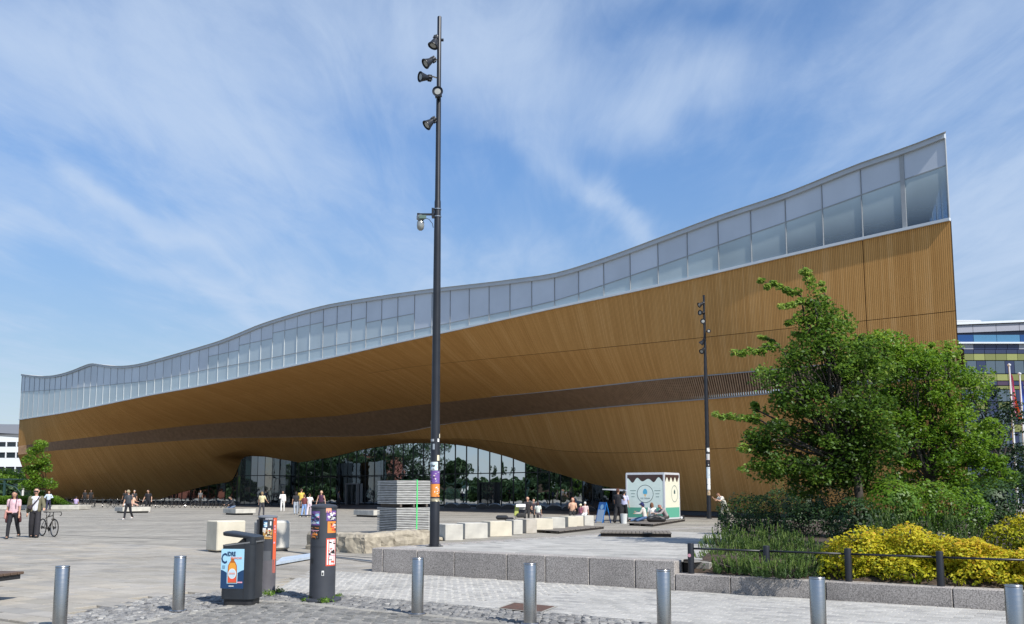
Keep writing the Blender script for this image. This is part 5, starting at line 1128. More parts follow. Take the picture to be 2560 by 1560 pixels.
def limb(mb, a, b, r0, r1, bend=.15, seed=0):
    rn = random.Random(seed); a, b = Vector(a), Vector(b); pts = []
    for k in range(6):
        u = k/5; p = a.lerp(b, u)+Vector((rn.uniform(-1, 1), rn.uniform(-1, 1), rn.uniform(-.5, 1)))*(b-a).length*bend*math.sin(u*math.pi)*.5; pts.append(p)
    mb.tube(pts, [r0+(r1-r0)*k/5 for k in range(6)], 6); return pts
def tree(name, base, Ytr, blobs, twigs, m, label, cat, leaf, dens, trunk_r, fork_h, seed, group=None, tilt=(0, 0)):
    """blobs: (px,py,rx,ry,dY,brightness) crown clumps; twigs: (tipx,tipy,basex,basey,r,dY)"""
    g = np.random.default_rng(seed); rn = random.Random(seed); base = Vector(base); t = thing(name, base, label, cat, group)
    top = Vector((base.x+tilt[0], base.y+tilt[1], base.z+fork_h)); mb = MB(); mb.tube([base-Vector((0, 0, .1)), base+(top-base)*.5+Vector((.05, 0, 0)), top], [trunk_r*1.15, trunk_r*.9, trunk_r*.75], 10)
    o = mb.build('trunk', m_bark, t, smooth=True); part_local(o, t)
    P_, Rn = [], []; pm = MB()
    for i, (px, py, rx, ry, dY, br) in enumerate(blobs):
        c, r_ = px_blob(px, py, rx, ry, Ytr+dY); n_sub = max(3, int(rx*ry/260)); cs_ = ell(n_sub, c, [q*.88 for q in r_], g)
        pts = limb(pm, top if c[2] > top.z-.5 else base+(top-base)*.8, c, trunk_r*.42, trunk_r*.10, .12, seed+i)
        for cc in cs_:
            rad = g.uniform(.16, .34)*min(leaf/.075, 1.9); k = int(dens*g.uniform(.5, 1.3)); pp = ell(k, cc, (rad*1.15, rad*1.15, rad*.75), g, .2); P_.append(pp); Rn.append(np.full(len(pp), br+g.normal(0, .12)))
            limb(pm, pts[rn.randrange(2, 6)], cc, trunk_r*.10, trunk_r*.03, .15, seed+i*37)
    for i, (tx, ty, bx, by, r_, dY) in enumerate(twigs):
        a, b = dp(bx, by, Ytr+dY*.5), dp(tx, ty, Ytr+dY); pts = limb(pm, a, b, trunk_r*.16, trunk_r*.04, .1, seed+i*11); n = max(3, int((b-a).length/.16)); limb(pm, top, a, trunk_r*.3, trunk_r*.16, .1, seed+i)
        for k in range(n):
            u = (k+.5)/n; c = a.lerp(b, u); rad = r_*Ytr/2315*(1.0-.35*u); pp = ell(int(dens*g.uniform(.25, .6)), c+Vector((0, 0, g.normal(0, rad*.35))), (rad*1.1, rad*1.1, rad*.8), g, .1); P_.append(pp); Rn.append(np.full(len(pp), .45+.45*u+g.normal(0, .08)))
    part_local(pm.build('branches', m_bark, t, smooth=True), t)
    C = np.concatenate(P_); o = leaves('crown', C, leaf, m, t, .55, rnd=np.concatenate(Rn), seed=seed); part_local(o, t); return t
TY = 22.0
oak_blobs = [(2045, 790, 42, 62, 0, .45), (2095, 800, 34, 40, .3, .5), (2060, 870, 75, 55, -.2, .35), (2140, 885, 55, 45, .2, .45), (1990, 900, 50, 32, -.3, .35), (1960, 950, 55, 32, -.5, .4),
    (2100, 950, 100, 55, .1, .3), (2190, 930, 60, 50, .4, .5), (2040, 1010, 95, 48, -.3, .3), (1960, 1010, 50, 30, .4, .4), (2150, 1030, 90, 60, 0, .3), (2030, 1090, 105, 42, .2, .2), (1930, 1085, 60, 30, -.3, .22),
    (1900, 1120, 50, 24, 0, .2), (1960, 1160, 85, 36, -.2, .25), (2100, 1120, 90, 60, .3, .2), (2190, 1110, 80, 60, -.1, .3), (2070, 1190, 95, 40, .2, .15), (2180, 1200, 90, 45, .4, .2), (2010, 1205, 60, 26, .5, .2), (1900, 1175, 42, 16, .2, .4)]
oak_twigs = [(1895, 699, 2002, 740, 13, -.4), (2006, 662, 2052, 775, 19, -.2), (2052, 700, 2070, 790, 12, .3), (1946, 768, 2035, 752, 14, -.5), (1962, 800, 2015, 800, 15, -.2), (1828, 887, 1945, 865, 15, -.6), (1893, 842, 1935, 850, 9, .3), (1980, 838, 2030, 835, 16, .2),
    (1781, 1037, 1900, 1050, 13, -.5), (1884, 1008, 1890, 1024, 12, .2), (1848, 1115, 1930, 1100, 22, -.3), (1848, 1176, 1960, 1172, 17, -.3), (1925, 985, 2010, 985, 18, .4), (1893, 925, 1960, 935, 20, .3), (1880, 1060, 1960, 1070, 18, .2), (1960, 875, 2020, 900, 22, .1)]
oakb = dp(2147, 1300, TY); oakb = (oakb.x, TY, .35)
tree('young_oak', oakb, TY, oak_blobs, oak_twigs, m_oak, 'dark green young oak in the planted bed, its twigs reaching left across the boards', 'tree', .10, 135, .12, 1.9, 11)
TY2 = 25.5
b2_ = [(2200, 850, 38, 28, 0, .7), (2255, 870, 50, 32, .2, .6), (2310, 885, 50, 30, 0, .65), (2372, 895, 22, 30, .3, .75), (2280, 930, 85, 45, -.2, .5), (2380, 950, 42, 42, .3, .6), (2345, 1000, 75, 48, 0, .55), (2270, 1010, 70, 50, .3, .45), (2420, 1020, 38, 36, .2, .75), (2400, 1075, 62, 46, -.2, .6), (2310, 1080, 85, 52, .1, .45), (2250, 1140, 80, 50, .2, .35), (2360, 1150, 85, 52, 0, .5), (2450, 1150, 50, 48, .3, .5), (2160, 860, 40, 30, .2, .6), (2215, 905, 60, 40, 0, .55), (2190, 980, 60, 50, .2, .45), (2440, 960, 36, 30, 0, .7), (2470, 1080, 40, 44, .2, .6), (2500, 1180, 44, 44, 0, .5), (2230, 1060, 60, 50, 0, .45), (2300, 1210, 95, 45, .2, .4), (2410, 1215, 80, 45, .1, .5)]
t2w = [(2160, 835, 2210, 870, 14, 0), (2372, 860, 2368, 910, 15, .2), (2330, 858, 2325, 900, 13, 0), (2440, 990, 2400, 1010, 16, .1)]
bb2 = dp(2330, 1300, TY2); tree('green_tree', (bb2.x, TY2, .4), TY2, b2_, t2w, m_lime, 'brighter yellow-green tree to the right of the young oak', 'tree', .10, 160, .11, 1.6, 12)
TY3 = 40.0
b3_ = [(2460, 985, 45, 40, 0, .3), (2420, 960, 30, 26, 1, .4), (2500, 1040, 50, 45, 0, .3), (2470, 1100, 60, 50, 0, .3), (2530, 1120, 55, 50, .4, .3), (2540, 1050, 25, 40, .4, .3), (2500, 1190, 75, 55, 0, .3), (2570, 1190, 50, 60, 0, .3)]
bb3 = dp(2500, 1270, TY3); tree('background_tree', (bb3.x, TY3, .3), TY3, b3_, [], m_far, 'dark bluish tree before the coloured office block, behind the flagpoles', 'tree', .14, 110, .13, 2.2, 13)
# shrubs: domes of leaves
def shrub(name, blobs, Y, m, label, cat, leaf, dens, seed, group=None, br=.4, stems=True, shell=.55, zb=.3, amp=1.6):
    g = np.random.default_rng(seed); c0 = dp(blobs[0][0], blobs[0][1], Y); t = thing(name, (c0.x, Y, zb), label, cat, group); P_, O_, B_ = [], [], []; mb = MB()
    for (px, py, rx, ry, dY) in blobs:
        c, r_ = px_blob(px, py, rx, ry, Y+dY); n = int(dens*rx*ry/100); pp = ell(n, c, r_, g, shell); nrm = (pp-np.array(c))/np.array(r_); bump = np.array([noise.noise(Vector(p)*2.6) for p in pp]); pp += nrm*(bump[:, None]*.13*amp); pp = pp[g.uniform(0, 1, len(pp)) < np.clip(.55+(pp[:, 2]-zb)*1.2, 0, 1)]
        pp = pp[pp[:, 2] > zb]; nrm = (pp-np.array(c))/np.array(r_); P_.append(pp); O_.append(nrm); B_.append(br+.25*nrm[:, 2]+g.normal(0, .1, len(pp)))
        for k in range(4): limb(mb, (c[0]+g.normal(0, .08), c[1]+g.normal(0, .08), zb-.03), pp[g.integers(len(pp))] if len(pp) else c, .018, .006, .1, seed+k)
    part_local(mb.build('stems', m_bark, t), t)
    o = leaves('foliage', np.concatenate(P_), leaf, m, t, .3, out=np.concatenate(O_)*.9, rnd=np.concatenate(B_), seed=seed); part_local(o, t); return t
# golden bushes along the kerb
SG = 'golden-leaved bushes behind the black rail'
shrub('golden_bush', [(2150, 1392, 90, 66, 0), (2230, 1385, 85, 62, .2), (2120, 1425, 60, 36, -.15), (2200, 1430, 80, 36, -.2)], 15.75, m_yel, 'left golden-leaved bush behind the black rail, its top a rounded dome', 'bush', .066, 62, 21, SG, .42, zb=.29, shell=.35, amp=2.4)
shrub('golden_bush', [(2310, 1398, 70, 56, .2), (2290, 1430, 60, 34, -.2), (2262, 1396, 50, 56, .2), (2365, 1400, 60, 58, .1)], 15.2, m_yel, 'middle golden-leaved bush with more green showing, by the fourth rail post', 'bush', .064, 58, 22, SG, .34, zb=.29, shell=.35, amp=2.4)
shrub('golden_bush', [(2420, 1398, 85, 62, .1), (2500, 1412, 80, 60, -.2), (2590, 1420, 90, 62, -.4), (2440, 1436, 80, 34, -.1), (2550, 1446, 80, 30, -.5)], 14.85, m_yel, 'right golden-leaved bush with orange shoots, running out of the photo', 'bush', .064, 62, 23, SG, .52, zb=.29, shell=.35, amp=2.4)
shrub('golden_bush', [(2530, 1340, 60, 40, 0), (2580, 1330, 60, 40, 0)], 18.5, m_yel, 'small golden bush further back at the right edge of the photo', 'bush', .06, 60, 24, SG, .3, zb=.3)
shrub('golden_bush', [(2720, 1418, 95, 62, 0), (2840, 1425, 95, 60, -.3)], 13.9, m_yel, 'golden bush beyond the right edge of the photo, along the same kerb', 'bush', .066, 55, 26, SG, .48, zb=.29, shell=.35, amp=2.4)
# green shrub mass under the trees
GG = 'leafy green shrubs under the trees'
shrub('green_shrub', [(2230, 1260, 80, 60, 0), (2320, 1265, 90, 62, .3), (2400, 1280, 80, 55, .1)], 21.5, m_lime, 'bright leafy shrub between the oak trunk and the golden bushes', 'bush', .075, 42, 31, GG, .35)
shrub('green_shrub', [(2470, 1255, 80, 60, 0), (2560, 1250, 80, 60, .3), (2480, 1310, 60, 36, -.6)], 23.5, m_darkl, 'dark leafy shrub at the right edge above the golden bushes', 'bush', .08, 40, 32, GG, .5)
shrub('green_shrub', [(1870, 1290, 78, 56, 0), (1950, 1285, 84, 62, .3), (1830, 1320, 40, 38, .2), (1900, 1330, 90, 40, -.5)], 29.5, m_darkl, 'dark dense shrub right of the person bending forward', 'bush', .075, 60, 33, GG, .45)
shrub('green_shrub', [(2010, 1262, 60, 46, 0), (2080, 1250, 60, 46, .4), (2040, 1310, 90, 50, -.3)], 27.5, m_darkl, 'shaded shrub below the oak crown left of its trunk', 'bush', .075, 60, 34, GG, .4)
shrub('green_shrub', [(1860, 1262, 45, 22, 0), (1920, 1268, 50, 25, 0), (1815, 1270, 16, 18, 0), (1940, 1215, 14, 45, 0), (1965, 1258, 30, 26, .3)], 32.5, m_lime, 'light shrub with thin upright shoots behind the dark shrub', 'bush', .055, 40, 35, GG, .1)
shrub('green_shrub', [(2130, 1300, 70, 55, 0), (2190, 1310, 60, 40, .2)], 20.5, m_darkl, 'dark shrub hiding the foot of the young oak', 'bush', .07, 55, 36, GG, .3)
shrub('green_shrub', [(2680, 1290, 110, 60, 0), (2820, 1285, 110, 62, .4), (2940, 1300, 90, 55, 0)], 21.0, m_darkl, 'dark shrubs beyond the right edge of the photo, behind the golden bushes', 'bush', .08, 36, 37, GG, .45)
# mountain pines: upright fuzzy candles over a dark cushion
def pine_mesh(seed, w, d, h, n_sh):
    g = np.random.default_rng(seed); A = []; T = []; Cn = []
    for k in range(n_sh):
        a, r_ = g.uniform(0, 2*math.pi), math.sqrt(g.uniform(0, 1)); x, y = r_*math.cos(a)*w, r_*math.sin(a)*d; hz_ = h*(1-.55*r_*r_)*g.uniform(.55, 1.05); lean = Vector((x/w*.35+g.normal(0, .12), y/d*.25+g.normal(0, .12), 1)).normalized(); L_ = g.uniform(.16, .34)
        b0 = Vector((x, y, max(.02, hz_-L_))); tip = b0+lean*L_
        m = 34
        for j in range(m):
            u = (j+.5)/m; c = b0.lerp(tip, u); an = g.uniform(0, 2*math.pi); dr = Vector((math.cos(an), math.sin(an), .9+1.2*u)).normalized(); A.append(c); T.append((c+dr*(.062*(1.15-.55*u)), u))
        Cn.append((b0.lerp(tip, .55), tip))
    return A, T, Cn
def pine_bush(px, py, Y, w, d, h, n_sh, seed, label):
    c = dp(px, py, Y); t = thing('mountain_pine', (c.x, Y, .29), label, 'pine bush', 'low mountain pines with upright candles'); A, T, Cn = pine_mesh(seed, w, d, h, n_sh); V, Fc, rn = [], [], []; g = np.random.default_rng(seed)
    for a, (b, u) in zip(A, T):
        s = (b-a).cross(Vector((g.normal(), g.normal(), g.normal()))); s.normalize(); s *= .007; i = len(V); V += [a-s, a+s, b]; Fc.append((i, i+1, i+2)); rn += [.25+.6*u]*3
    mb = MB(); mb.add(V, Fc); o = mb.build('needles', m_pine, t, kind='stuff'); at = o.data.attributes.new('rnd', 'FLOAT', 'POINT'); at.data.foreach_set('value', rn)
    mb = MB(); rr = []
    for (a, b) in Cn:
        if g.uniform() < .6: n0 = len(mb.v); mb.tube([a, a.lerp(b, .5), b], [.008, .010, .003], 5); rr += [g.uniform()]*(len(mb.v)-n0)
    o = mb.build('candles', m_candle, t, kind='stuff'); at = o.data.attributes.new('rnd', 'FLOAT', 'POINT'); at.data.foreach_set('value', rr)
    mb = MB()
    for k in range(26): a = g.uniform(0, 6.28); r_ = g.uniform(.2, .95); mb.tube([(g.normal(0, .05), g.normal(0, .05), 0), (w*r_*math.cos(a)*.5, d*r_*math.sin(a)*.5, .12), (w*r_*math.cos(a), d*r_*math.sin(a), h*.35+.1)], [.014, .010, .006], 4)
    mb.build('stems', m_bark, t); return t
pine_bush(1790, 1400, 17.8, .42, .5, .40, 90, 1, 'small mountain pine at the left tip of the planting, nearest the pink sticker')
pine_bush(1850, 1400, 18.6, .55, .6, .62, 142, 2, 'mountain pine second from the left tip, in front of the dark shrub')
pine_bush(1820, 1400, 21.0, .6, .6, .75, 142, 3, 'taller mountain pine behind the two at the left tip')
pine_bush(1925, 1400, 17.3, .6, .6, .58, 150, 4, 'mountain pine between the second and third rail posts')
pine_bush(1990, 1400, 18.8, .6, .6, .72, 150, 5, 'mountain pine in front of the shaded shrub')
pine_bush(2030, 1400, 16.2, .5, .5, .52, 135, 6, 'mountain pine just left of the first golden bush')
pine_bush(1920, 1400, 20.6, .65, .6, .85, 142, 7, 'mountain pine in the second rank behind the second rail post')
pine_bush(1860, 1400, 16.4, .55, .4, .28, 120, 8, 'low creeping mountain pine against the kerb between the first two rail posts')
pine_bush(1960, 1400, 15.7, .55, .4, .28, 120, 9, 'low creeping mountain pine against the kerb right of the second rail post')
pine_bush(2230, 1400, 18.6, .8, .5, 1.15, 165, 10, 'tall mountain pine rising behind the left golden bush')
pine_bush(2370, 1400, 18.2, .8, .5, 1.12, 165, 14, 'tall mountain pine rising between the golden bushes')
g = np.random.default_rng(91); C = []
for k in range(26000):
    a, b = g.uniform(7.4, 19), g.uniform(.42, 9); p = ab(a, b)
    if inside(p, soil): C.append((p.x, p.y, .30+abs(g.normal(0, .07))))
leaves('ground_cover', np.array(C), .07, m_darkl, None, .3, .35, seed=92, kind='stuff')
tag(bpy.data.objects['ground_cover'], 'low dark ground cover between the pines and bushes in the bed', 'ground cover')
# weeds at the foot of the columns
def weed(x, y, r, n, seed, label):
    g = np.random.default_rng(seed); t = thing('weed_tuft', (x, y, 0), label, 'weeds', 'weeds growing at the columns'); A = g.normal(0, r, (n, 3)); A[:, 2] = np.abs(g.normal(0, r*.6, n))+.01; leaves('foliage', A, .045, m_lime, t, .2, .4, seed=seed)
for i, (px, py, r, n, l) in enumerate([(762, 1503, .03, 60, 'small green weed tuft at the left of the tall service column base'), (814, 1506, .05, 160, 'largest green weed tuft, in front of the tall service column base'), (846, 1492, .035, 60, 'green weed tuft at the right of the tall service column base'), (672, 1489, .06, 130, 'flat weeds at the foot of the shorter service column'), (697, 1481, .05, 110, 'weeds with dry stalks right of the shorter service column')]):
    p = gp(px, py); weed(p.x, p.y, r, n, 60+i, l)
# ---- far left: planter, hedge and small tree
PY = 85.0
def X_at(px, Y): return (px-1280)*Y/2315
t = thing('long_planter', (X_at(0, PY), PY, 0), 'long low concrete planter with clipped green hedge at the far left', 'planter')
MB().bev(((X_at(172, PY)-X_at(0, PY))/2-6, 1.2, .2), (X_at(172, PY)-X_at(0, PY)+14, 2.4, .42), .02).build('planter_wall', m_conc2, t)
g = np.random.default_rng(5); n = 16000; w = X_at(170, PY)-X_at(-60, PY); A = np.stack([g.uniform(-2.5, w-2.5, n), g.uniform(.2, 2.2, n), g.uniform(.4, 1.25, n)], 1)
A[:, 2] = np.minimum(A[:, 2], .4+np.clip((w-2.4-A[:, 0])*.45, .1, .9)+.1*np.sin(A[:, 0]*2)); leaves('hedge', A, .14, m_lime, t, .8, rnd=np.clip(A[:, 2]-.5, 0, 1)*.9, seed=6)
t = thing('low_wall', (X_at(172, PY+2), PY+2, 0), 'pale low wall end right of the hedge planter, behind the seated figure in lilac', 'low wall'); MB().bev((.5, .5, .2), (1.0, 1.2, .40), .02).build('wall_block', m_conc, t)
YT = 84.0
lt = [(98, 1130, 20, 20, 0, .6), (95, 1160, 26, 18, 0, .55), (75, 1178, 20, 14, 0, .5), (112, 1172, 20, 16, 0, .6), (92, 1195, 30, 16, 0, .45), (72, 1215, 22, 14, 0, .5), (118, 1205, 22, 15, 0, .5), (95, 1225, 28, 14, 0, .35), (100, 1115, 10, 10, 0, .8), (85, 1148, 24, 18, .3, .6), (110, 1150, 18, 14, -.3, .6), (90, 1182, 32, 20, .2, .5), (96, 1212, 34, 16, -.3, .45), (92, 1128, 16, 14, 0, .7)]
tree('young_maple', (X_at(113, YT), YT, .4), YT, lt, [], m_lime, 'small bright green tree standing alone by the hedge at the left', 'tree', .20, 150, .055, 1.5, 41)
# ================================================================== FAR BUILDINGS, FLAGS, SHELTER
m_wr = flat('white render', (.72, .74, .76)); m_gr = mat('grey metal roof', (.16, .165, .175), .5, var=.06); m_win = mat('dark window glass', (.03, .04, .05), .12, .2, var=.3); m_gsteel = flat('dark green steel', (.018, .05, .045))
YB = 230.0
def Zp(py, Y): return dp(1280, py, Y).z if False else CAM_H+(1226-py)*Y/2315
t = thing('white_office_building', (X_at(-60, YB), YB, 0), 'white banded building with dark strip windows and grey roof at the far left', 'building')
W_ = X_at(60, YB)-X_at(-300, YB); xc = X_at(60, YB)-t.location.x-W_/2
def slab(z0, z1, m, nm, y=0, dy=18): MB().box((xc, dy/2+y, (z0+z1)/2), (W_, dy, z1-z0)).build(nm, m, t)
zs = [(1086, 1105, m_wr, 'parapet'), (1117, 1131, m_wr, 'wall'), (1145, 1167, m_wr, 'wall'), (1181, 1240, flat('dim ground storey', (.10, .11, .10)), 'ground_storey')]
for a, b, m, nm in zs: slab(Zp(b, YB) if b < 1240 else 0, Zp(a, YB), m, nm)
for a, b in ((1105, 1117), (1131, 1145), (1167, 1181)):
    z0, z1 = Zp(b, YB), Zp(a, YB); n = 14
    for k in range(n): MB().box((xc-W_/2+(k+.5)*W_/n, 9, (z0+z1)/2), (W_/n-.25, 17.6, z1-z0)).build('window_strip', m_win, t)
    for k in range(n): MB().box((xc-W_/2+k*W_/n, 8.9, (z0+z1)/2), (.25, 17.9, z1-z0)).build('window_mullion', m_wr, t)
za, zb2 = Zp(1086, YB), Zp(1049, YB); mb = MB(); x0, x1 = xc-W_/2, xc+W_/2
mb.add([(x0, -.1, za+1.6), (x1, -.1, za-.8), (x1, -.1, za-.8+.05), (x0, 12, zb2), (x1, 12, zb2-.4), (x0, 18, za), (x1, 18, za), (x0, -.1, za), (x1, -.1, za)], [(0, 1, 4, 3), (3, 4, 6, 5), (7, 8, 1, 0), (7, 0, 3, 5), (8, 6, 4, 1), (7, 5, 6, 8)]); mb.build('roof', m_gr, t)
# shelter
YS = 104.0
t = thing('bicycle_shelter', (X_at(0, YS), YS, 0), 'dark green steel shelter with a curved glass roof left of the small tree', 'shelter')
wS = X_at(57, YS)-X_at(-40, YS); mb = MB(); zr = Zp(1198, YS); zc = Zp(1210, YS)
MB().box((-.1, 1.4, zr), (wS, 3.2, .12)).build('roof_beam', m_gsteel, t)
for x in (-1.6, 0.5): MB().box((x, 0, zr/2), (.22, .22, zr)).build('post', m_gsteel, t)
pts = [(-2, 0, zc), (.6, 0, zc), (1.7, 0, zc-.35), (2.3, 0, zc-.95), (2.5, 0, .1)]
for y in (0, 2.8): MB().tube([(p[0], y, p[2]) for p in pts], .07, 6).build('hoop', m_gsteel, t, smooth=True)
mb = MB(); V = [(p[0], y, p[2]+.02) for p in pts for y in (.1, 2.7)]; mb.add(V, [(2*i, 2*i+2, 2*i+3, 2*i+1) for i in range(4)]); m_sg = mat('tinted glass', (.05, .08, .07), .1, .1); trans(m_sg, (.6, .75, .68), .7); mb.build('glass_roof', m_sg, t)
MB().box((2.62, -.05, zc-.9), (.08, .3, .9)).build('white_sign', WHT, t)
# trees beyond the shelter
def clump_tree(x, y, h, r, seed, label, m=None, group='trees in the park to the left', n=3200, leaf=.55, name='park_tree', zb=0.0):
    g = np.random.default_rng(seed); t = thing(name, (x, y, zb), label, 'tree', group); MB().tube([(0, 0, 0), (.1, 0, h*.3), (0, .1, h*.62)], [r*.09, r*.07, r*.03], 7).build('trunk', m_bark, t, smooth=True); P_ = []
    for k in range(16):
        a, rr_, z = g.uniform(0, 6.28), r*math.sqrt(g.uniform(0, 1))*.75, h*g.uniform(.2, .9); rr_ *= 1.15-abs(z/h-.55)*1.3; P_.append(ell(n//16, (rr_*math.cos(a), rr_*math.sin(a), z), (r*.42, r*.42, h*.13), g, .1))
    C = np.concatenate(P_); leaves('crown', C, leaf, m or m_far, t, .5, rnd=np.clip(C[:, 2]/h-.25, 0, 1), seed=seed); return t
for i, (px, Y, h, r) in enumerate([(-30, 150, 5.2, 4), (20, 165, 5.6, 4), (60, 175, 5.6, 4), (-90, 140, 5.2, 4)]): clump_tree(X_at(px, Y), Y, h, r, 70+i, ['green tree behind the shelter at the left photo edge', 'green tree behind the shelter roof below the white building', 'green tree behind the small bright tree', 'green tree beyond the left photo edge'][i], m_lime, n=1400, leaf=.5)
# the park and the old brick house to the left of the plaza: they show in the library's glass
k = 0
for (x, y, h, r) in [(-66, 34, 6.5, 3.6), (-70, 42, 7.5, 4), (-66, 50, 6.8, 3.8), (-72, 57, 7.6, 4.2), (-66, 64, 6.6, 3.6), (-70, 71, 7.4, 4), (-65, 78, 6.6, 3.6), (-72, 84, 7.8, 4.2), (-66, 90, 6.5, 3.4), (-74, 97, 7, 4), (-72, 104, 7.2, 4), (-84, 112, 16, 5), (-88, 119, 17, 5.5), (-94, 123, 14, 4), (-98, 134, 16, 5), (-106, 126, 9, 4), (-108, 131, 13, 4.5), (-84, 108, 9, 4), (-96, 144, 15, 5), (-104, 153, 15, 6), (-110, 166, 15, 6), (-92, 138, 17, 6), (-98, 148, 15, 6), (-104, 160, 14, 7), (-110, 174, 14, 7), (-118, 190, 15, 8), (-78, 10, 9, 5), (-82, -8, 9, 5)]:
    h = min(h*.6, 3.9) if y < 108 else h*.85
    clump_tree(x, y, h, r, 100+k, 'park tree left of the plaza, seen mirrored in the library glass', m_far, n=2600, leaf=.62); k += 1
t = thing('park_hedge', (-68, 40, 0), 'tall clipped park hedge left of the plaza, seen mirrored in the library glass', 'hedge'); g = np.random.default_rng(77)
A = np.stack([g.uniform(-1.5, 1.5, 26000), g.uniform(-90, 92, 26000), g.uniform(0, 2.6, 26000)], 1); A[:, 2] *= .8+.25*np.sin(A[:, 1]*.7+np.sin(A[:, 1]*.23)*3); leaves('hedge_leaves', A, .75, m_far, t, .5, seed=7); MB().box((-1.2, 0, 1.1), (.6, 182, 2.2)).build('hedge_core', m_soil, t)
t = thing('dark_wood_edge', (-140, 150, 0), 'taller dark wood north of the park, seen mirrored in the library glass', 'wood'); t['kind'] = 'stuff'; g = np.random.default_rng(78)
A = np.stack([g.uniform(-6, 6, 16000), g.uniform(-20, 90, 16000), g.uniform(0, 14, 16000)], 1); A[:, 2] *= .85+.2*np.sin(A[:, 1]*.31); leaves('wood_leaves', A, 1.4, m_far, t, .5, seed=9, kind='stuff')
t = thing('park_wood', (-150, 40, 0), 'distant wood beyond the park, seen mirrored in the library glass', 'wood'); t['kind'] = 'stuff'
A = np.stack([g.uniform(-8, 8, 26000), g.uniform(-160, 170, 26000), g.uniform(0, 4.6, 26000)], 1); A[:, 2] *= .8+.25*np.sin(A[:, 1]*.21)*np.cos(A[:, 1]*.067); leaves('wood_leaves', A, 1.5, m_far, t, .5, seed=8, kind='stuff')
t = thing('brick_house', (-118, 126, 0), 'red brick house in the park, seen only mirrored in the library glass', 'house', rz=R(8))
m_brick = mat('red brick', (.23, .085, .06), .85, var=.2, vscale=1); MB().box((0, 0, 5), (14, 8, 10)).build('wall', m_brick, t); mb = MB(); mb.add([(-7.3, -4.3, 10), (7.3, -4.3, 10), (7.3, 4.3, 10), (-7.3, 4.3, 10), (0, -4.3, 13), (0, 4.3, 13)], [(0, 1, 4), (2, 3, 5), (1, 2, 5, 4), (3, 0, 4, 5)]); mb.build('roof', m_gr, t)
for yy in range(1, 4, 1):
    for zz in range(2): w_ = MB().box((7.02, -5+yy*2.5, 3+zz*4), (.12, 1.6, 2.4)).build('window', m_win, t)
t = thing('glass_music_hall', (-190, 30, 0), 'low dark glass hall beyond the park, seen only mirrored in the library glass', 'hall'); MB().box((0, 0, 6), (40, 90, 12)).build('wall', mat('green glass wall', (.06, .10, .09), .2), t); MB().box((0, 0, 12.3), (42, 92, .6)).build('roof', m_gr, t)
# the coloured office block at the right
YR = 125.0
XR0 = X_at(2388, YR); t = thing('coloured_office_block', (XR0-4, YR, 0), 'office block at the right with blue, navy and olive glass panels', 'building')
c_b = flat('sky blue glass', (.07, .19, .32), .15); c_b2 = flat('deep blue glass', (.015, .06, .19), .15); c_n = flat('navy panel', (.025, .035, .085), .3); c_o = flat('olive panel', (.17, .185, .06), .35); c_y = flat('yellow green panel', (.25, .27, .09), .35); c_l = flat('lilac grey panel', (.30, .31, .36), .35); c_w = flat('pale window', (.08, .11, .14), .15); c_pl = flat('plum panel', (.06, .035, .07), .35)
WR = 34.0; MB().box((WR/2, 12.3, Zp(815, YR)/2), (WR-.4, 24, Zp(815, YR))).build('core', c_n, t)
def row(y0, y1, cols, w, nm, off=0.0, slope=0.0):
    z0, z1 = Zp(y1, YR), Zp(y0, YR); x = -off; i = 0
    while x < WR:
        x1 = min(x+w, WR); m = cols[i % len(cols)]; a = max(x, 0)
        V = [(a+.03, -.1, z0+.03+slope*a), (x1-.03, -.1, z0+.03+slope*x1), (x1-.03, -.1, z1-.03+slope*x1), (a+.03, -.1, z1-.03+slope*a)]; V = V+[(q[0], .15, q[2]) for q in V]
        MB().add(V, [(0, 1, 2, 3), (7, 6, 5, 4), (0, 4, 5, 1), (1, 5, 6, 2), (2, 6, 7, 3), (3, 7, 4, 0)]).build(nm, m, t); x = x1; i += 1
row(812, 832, [c_l], 3.2, 'parapet_panel', 2.0, .04); row(832, 852, [c_b, c_b, c_b2], 3.2, 'window_pane', 2.0)
row(856, 870, [c_n, c_n, c_n, c_n, c_l], 1.55, 'facade_panel', .2); row(870, 881, [c_n, c_y, c_y, c_n, c_n, c_n, c_n, c_n, c_n], 1.5, 'facade_panel'); row(881, 898, [c_o, c_o, c_y, c_o, c_o, c_y], 1.5, 'facade_panel')
row(899, 932, [c_w, c_n, c_w, c_w, c_n], 1.3, 'window_pane'); row(933, 950, [c_o, c_y, c_o], 1.5, 'facade_panel'); row(951, 962, [c_n, c_pl], 1.5, 'facade_panel'); row(963, 972, [c_o], 1.5, 'facade_panel'); row(973, 1003, [c_w, c_n, c_w], 1.3, 'window_pane'); row(1004, 1022, [c_n, c_o], 1.5, 'facade_panel'); row(1023, 1060, [c_w, c_n], 1.3, 'window_pane'); row(1061, 1080, [c_o, c_n], 1.5, 'facade_panel'); row(1081, 1120, [c_w, c_n], 1.3, 'window_pane')
MB().box((WR/2, -.2, Zp(854, YR)), (WR+.3, .7, .22)).build('ledge', m_white, t); mb = MB(); z = Zp(811, YR); mb.add([(0, -.4, z), (WR, -.4, z+.04*WR), (WR, -.4, z+.3+.04*WR), (0, -.4, z+.3), (0, 24, z), (WR, 24, z+.04*WR), (WR, 24, z+.3+.04*WR), (0, 24, z+.3)], [(0, 1, 2, 3), (3, 2, 6, 7), (0, 3, 7, 4)]); mb.build('roof_edge', m_white, t)
MB().bev((7.5, 6, Zp(798, YR)+.25), (6.5, 5, 1.3), .1).build('roof_unit', flat('roof unit metal', (.45, .46, .46)), t)
MB().box((4.2, 5.5, Zp(803, YR)), (8, 6, .7)).build('roof_unit', flat('pale plant screen', (.42, .42, .41)), t)
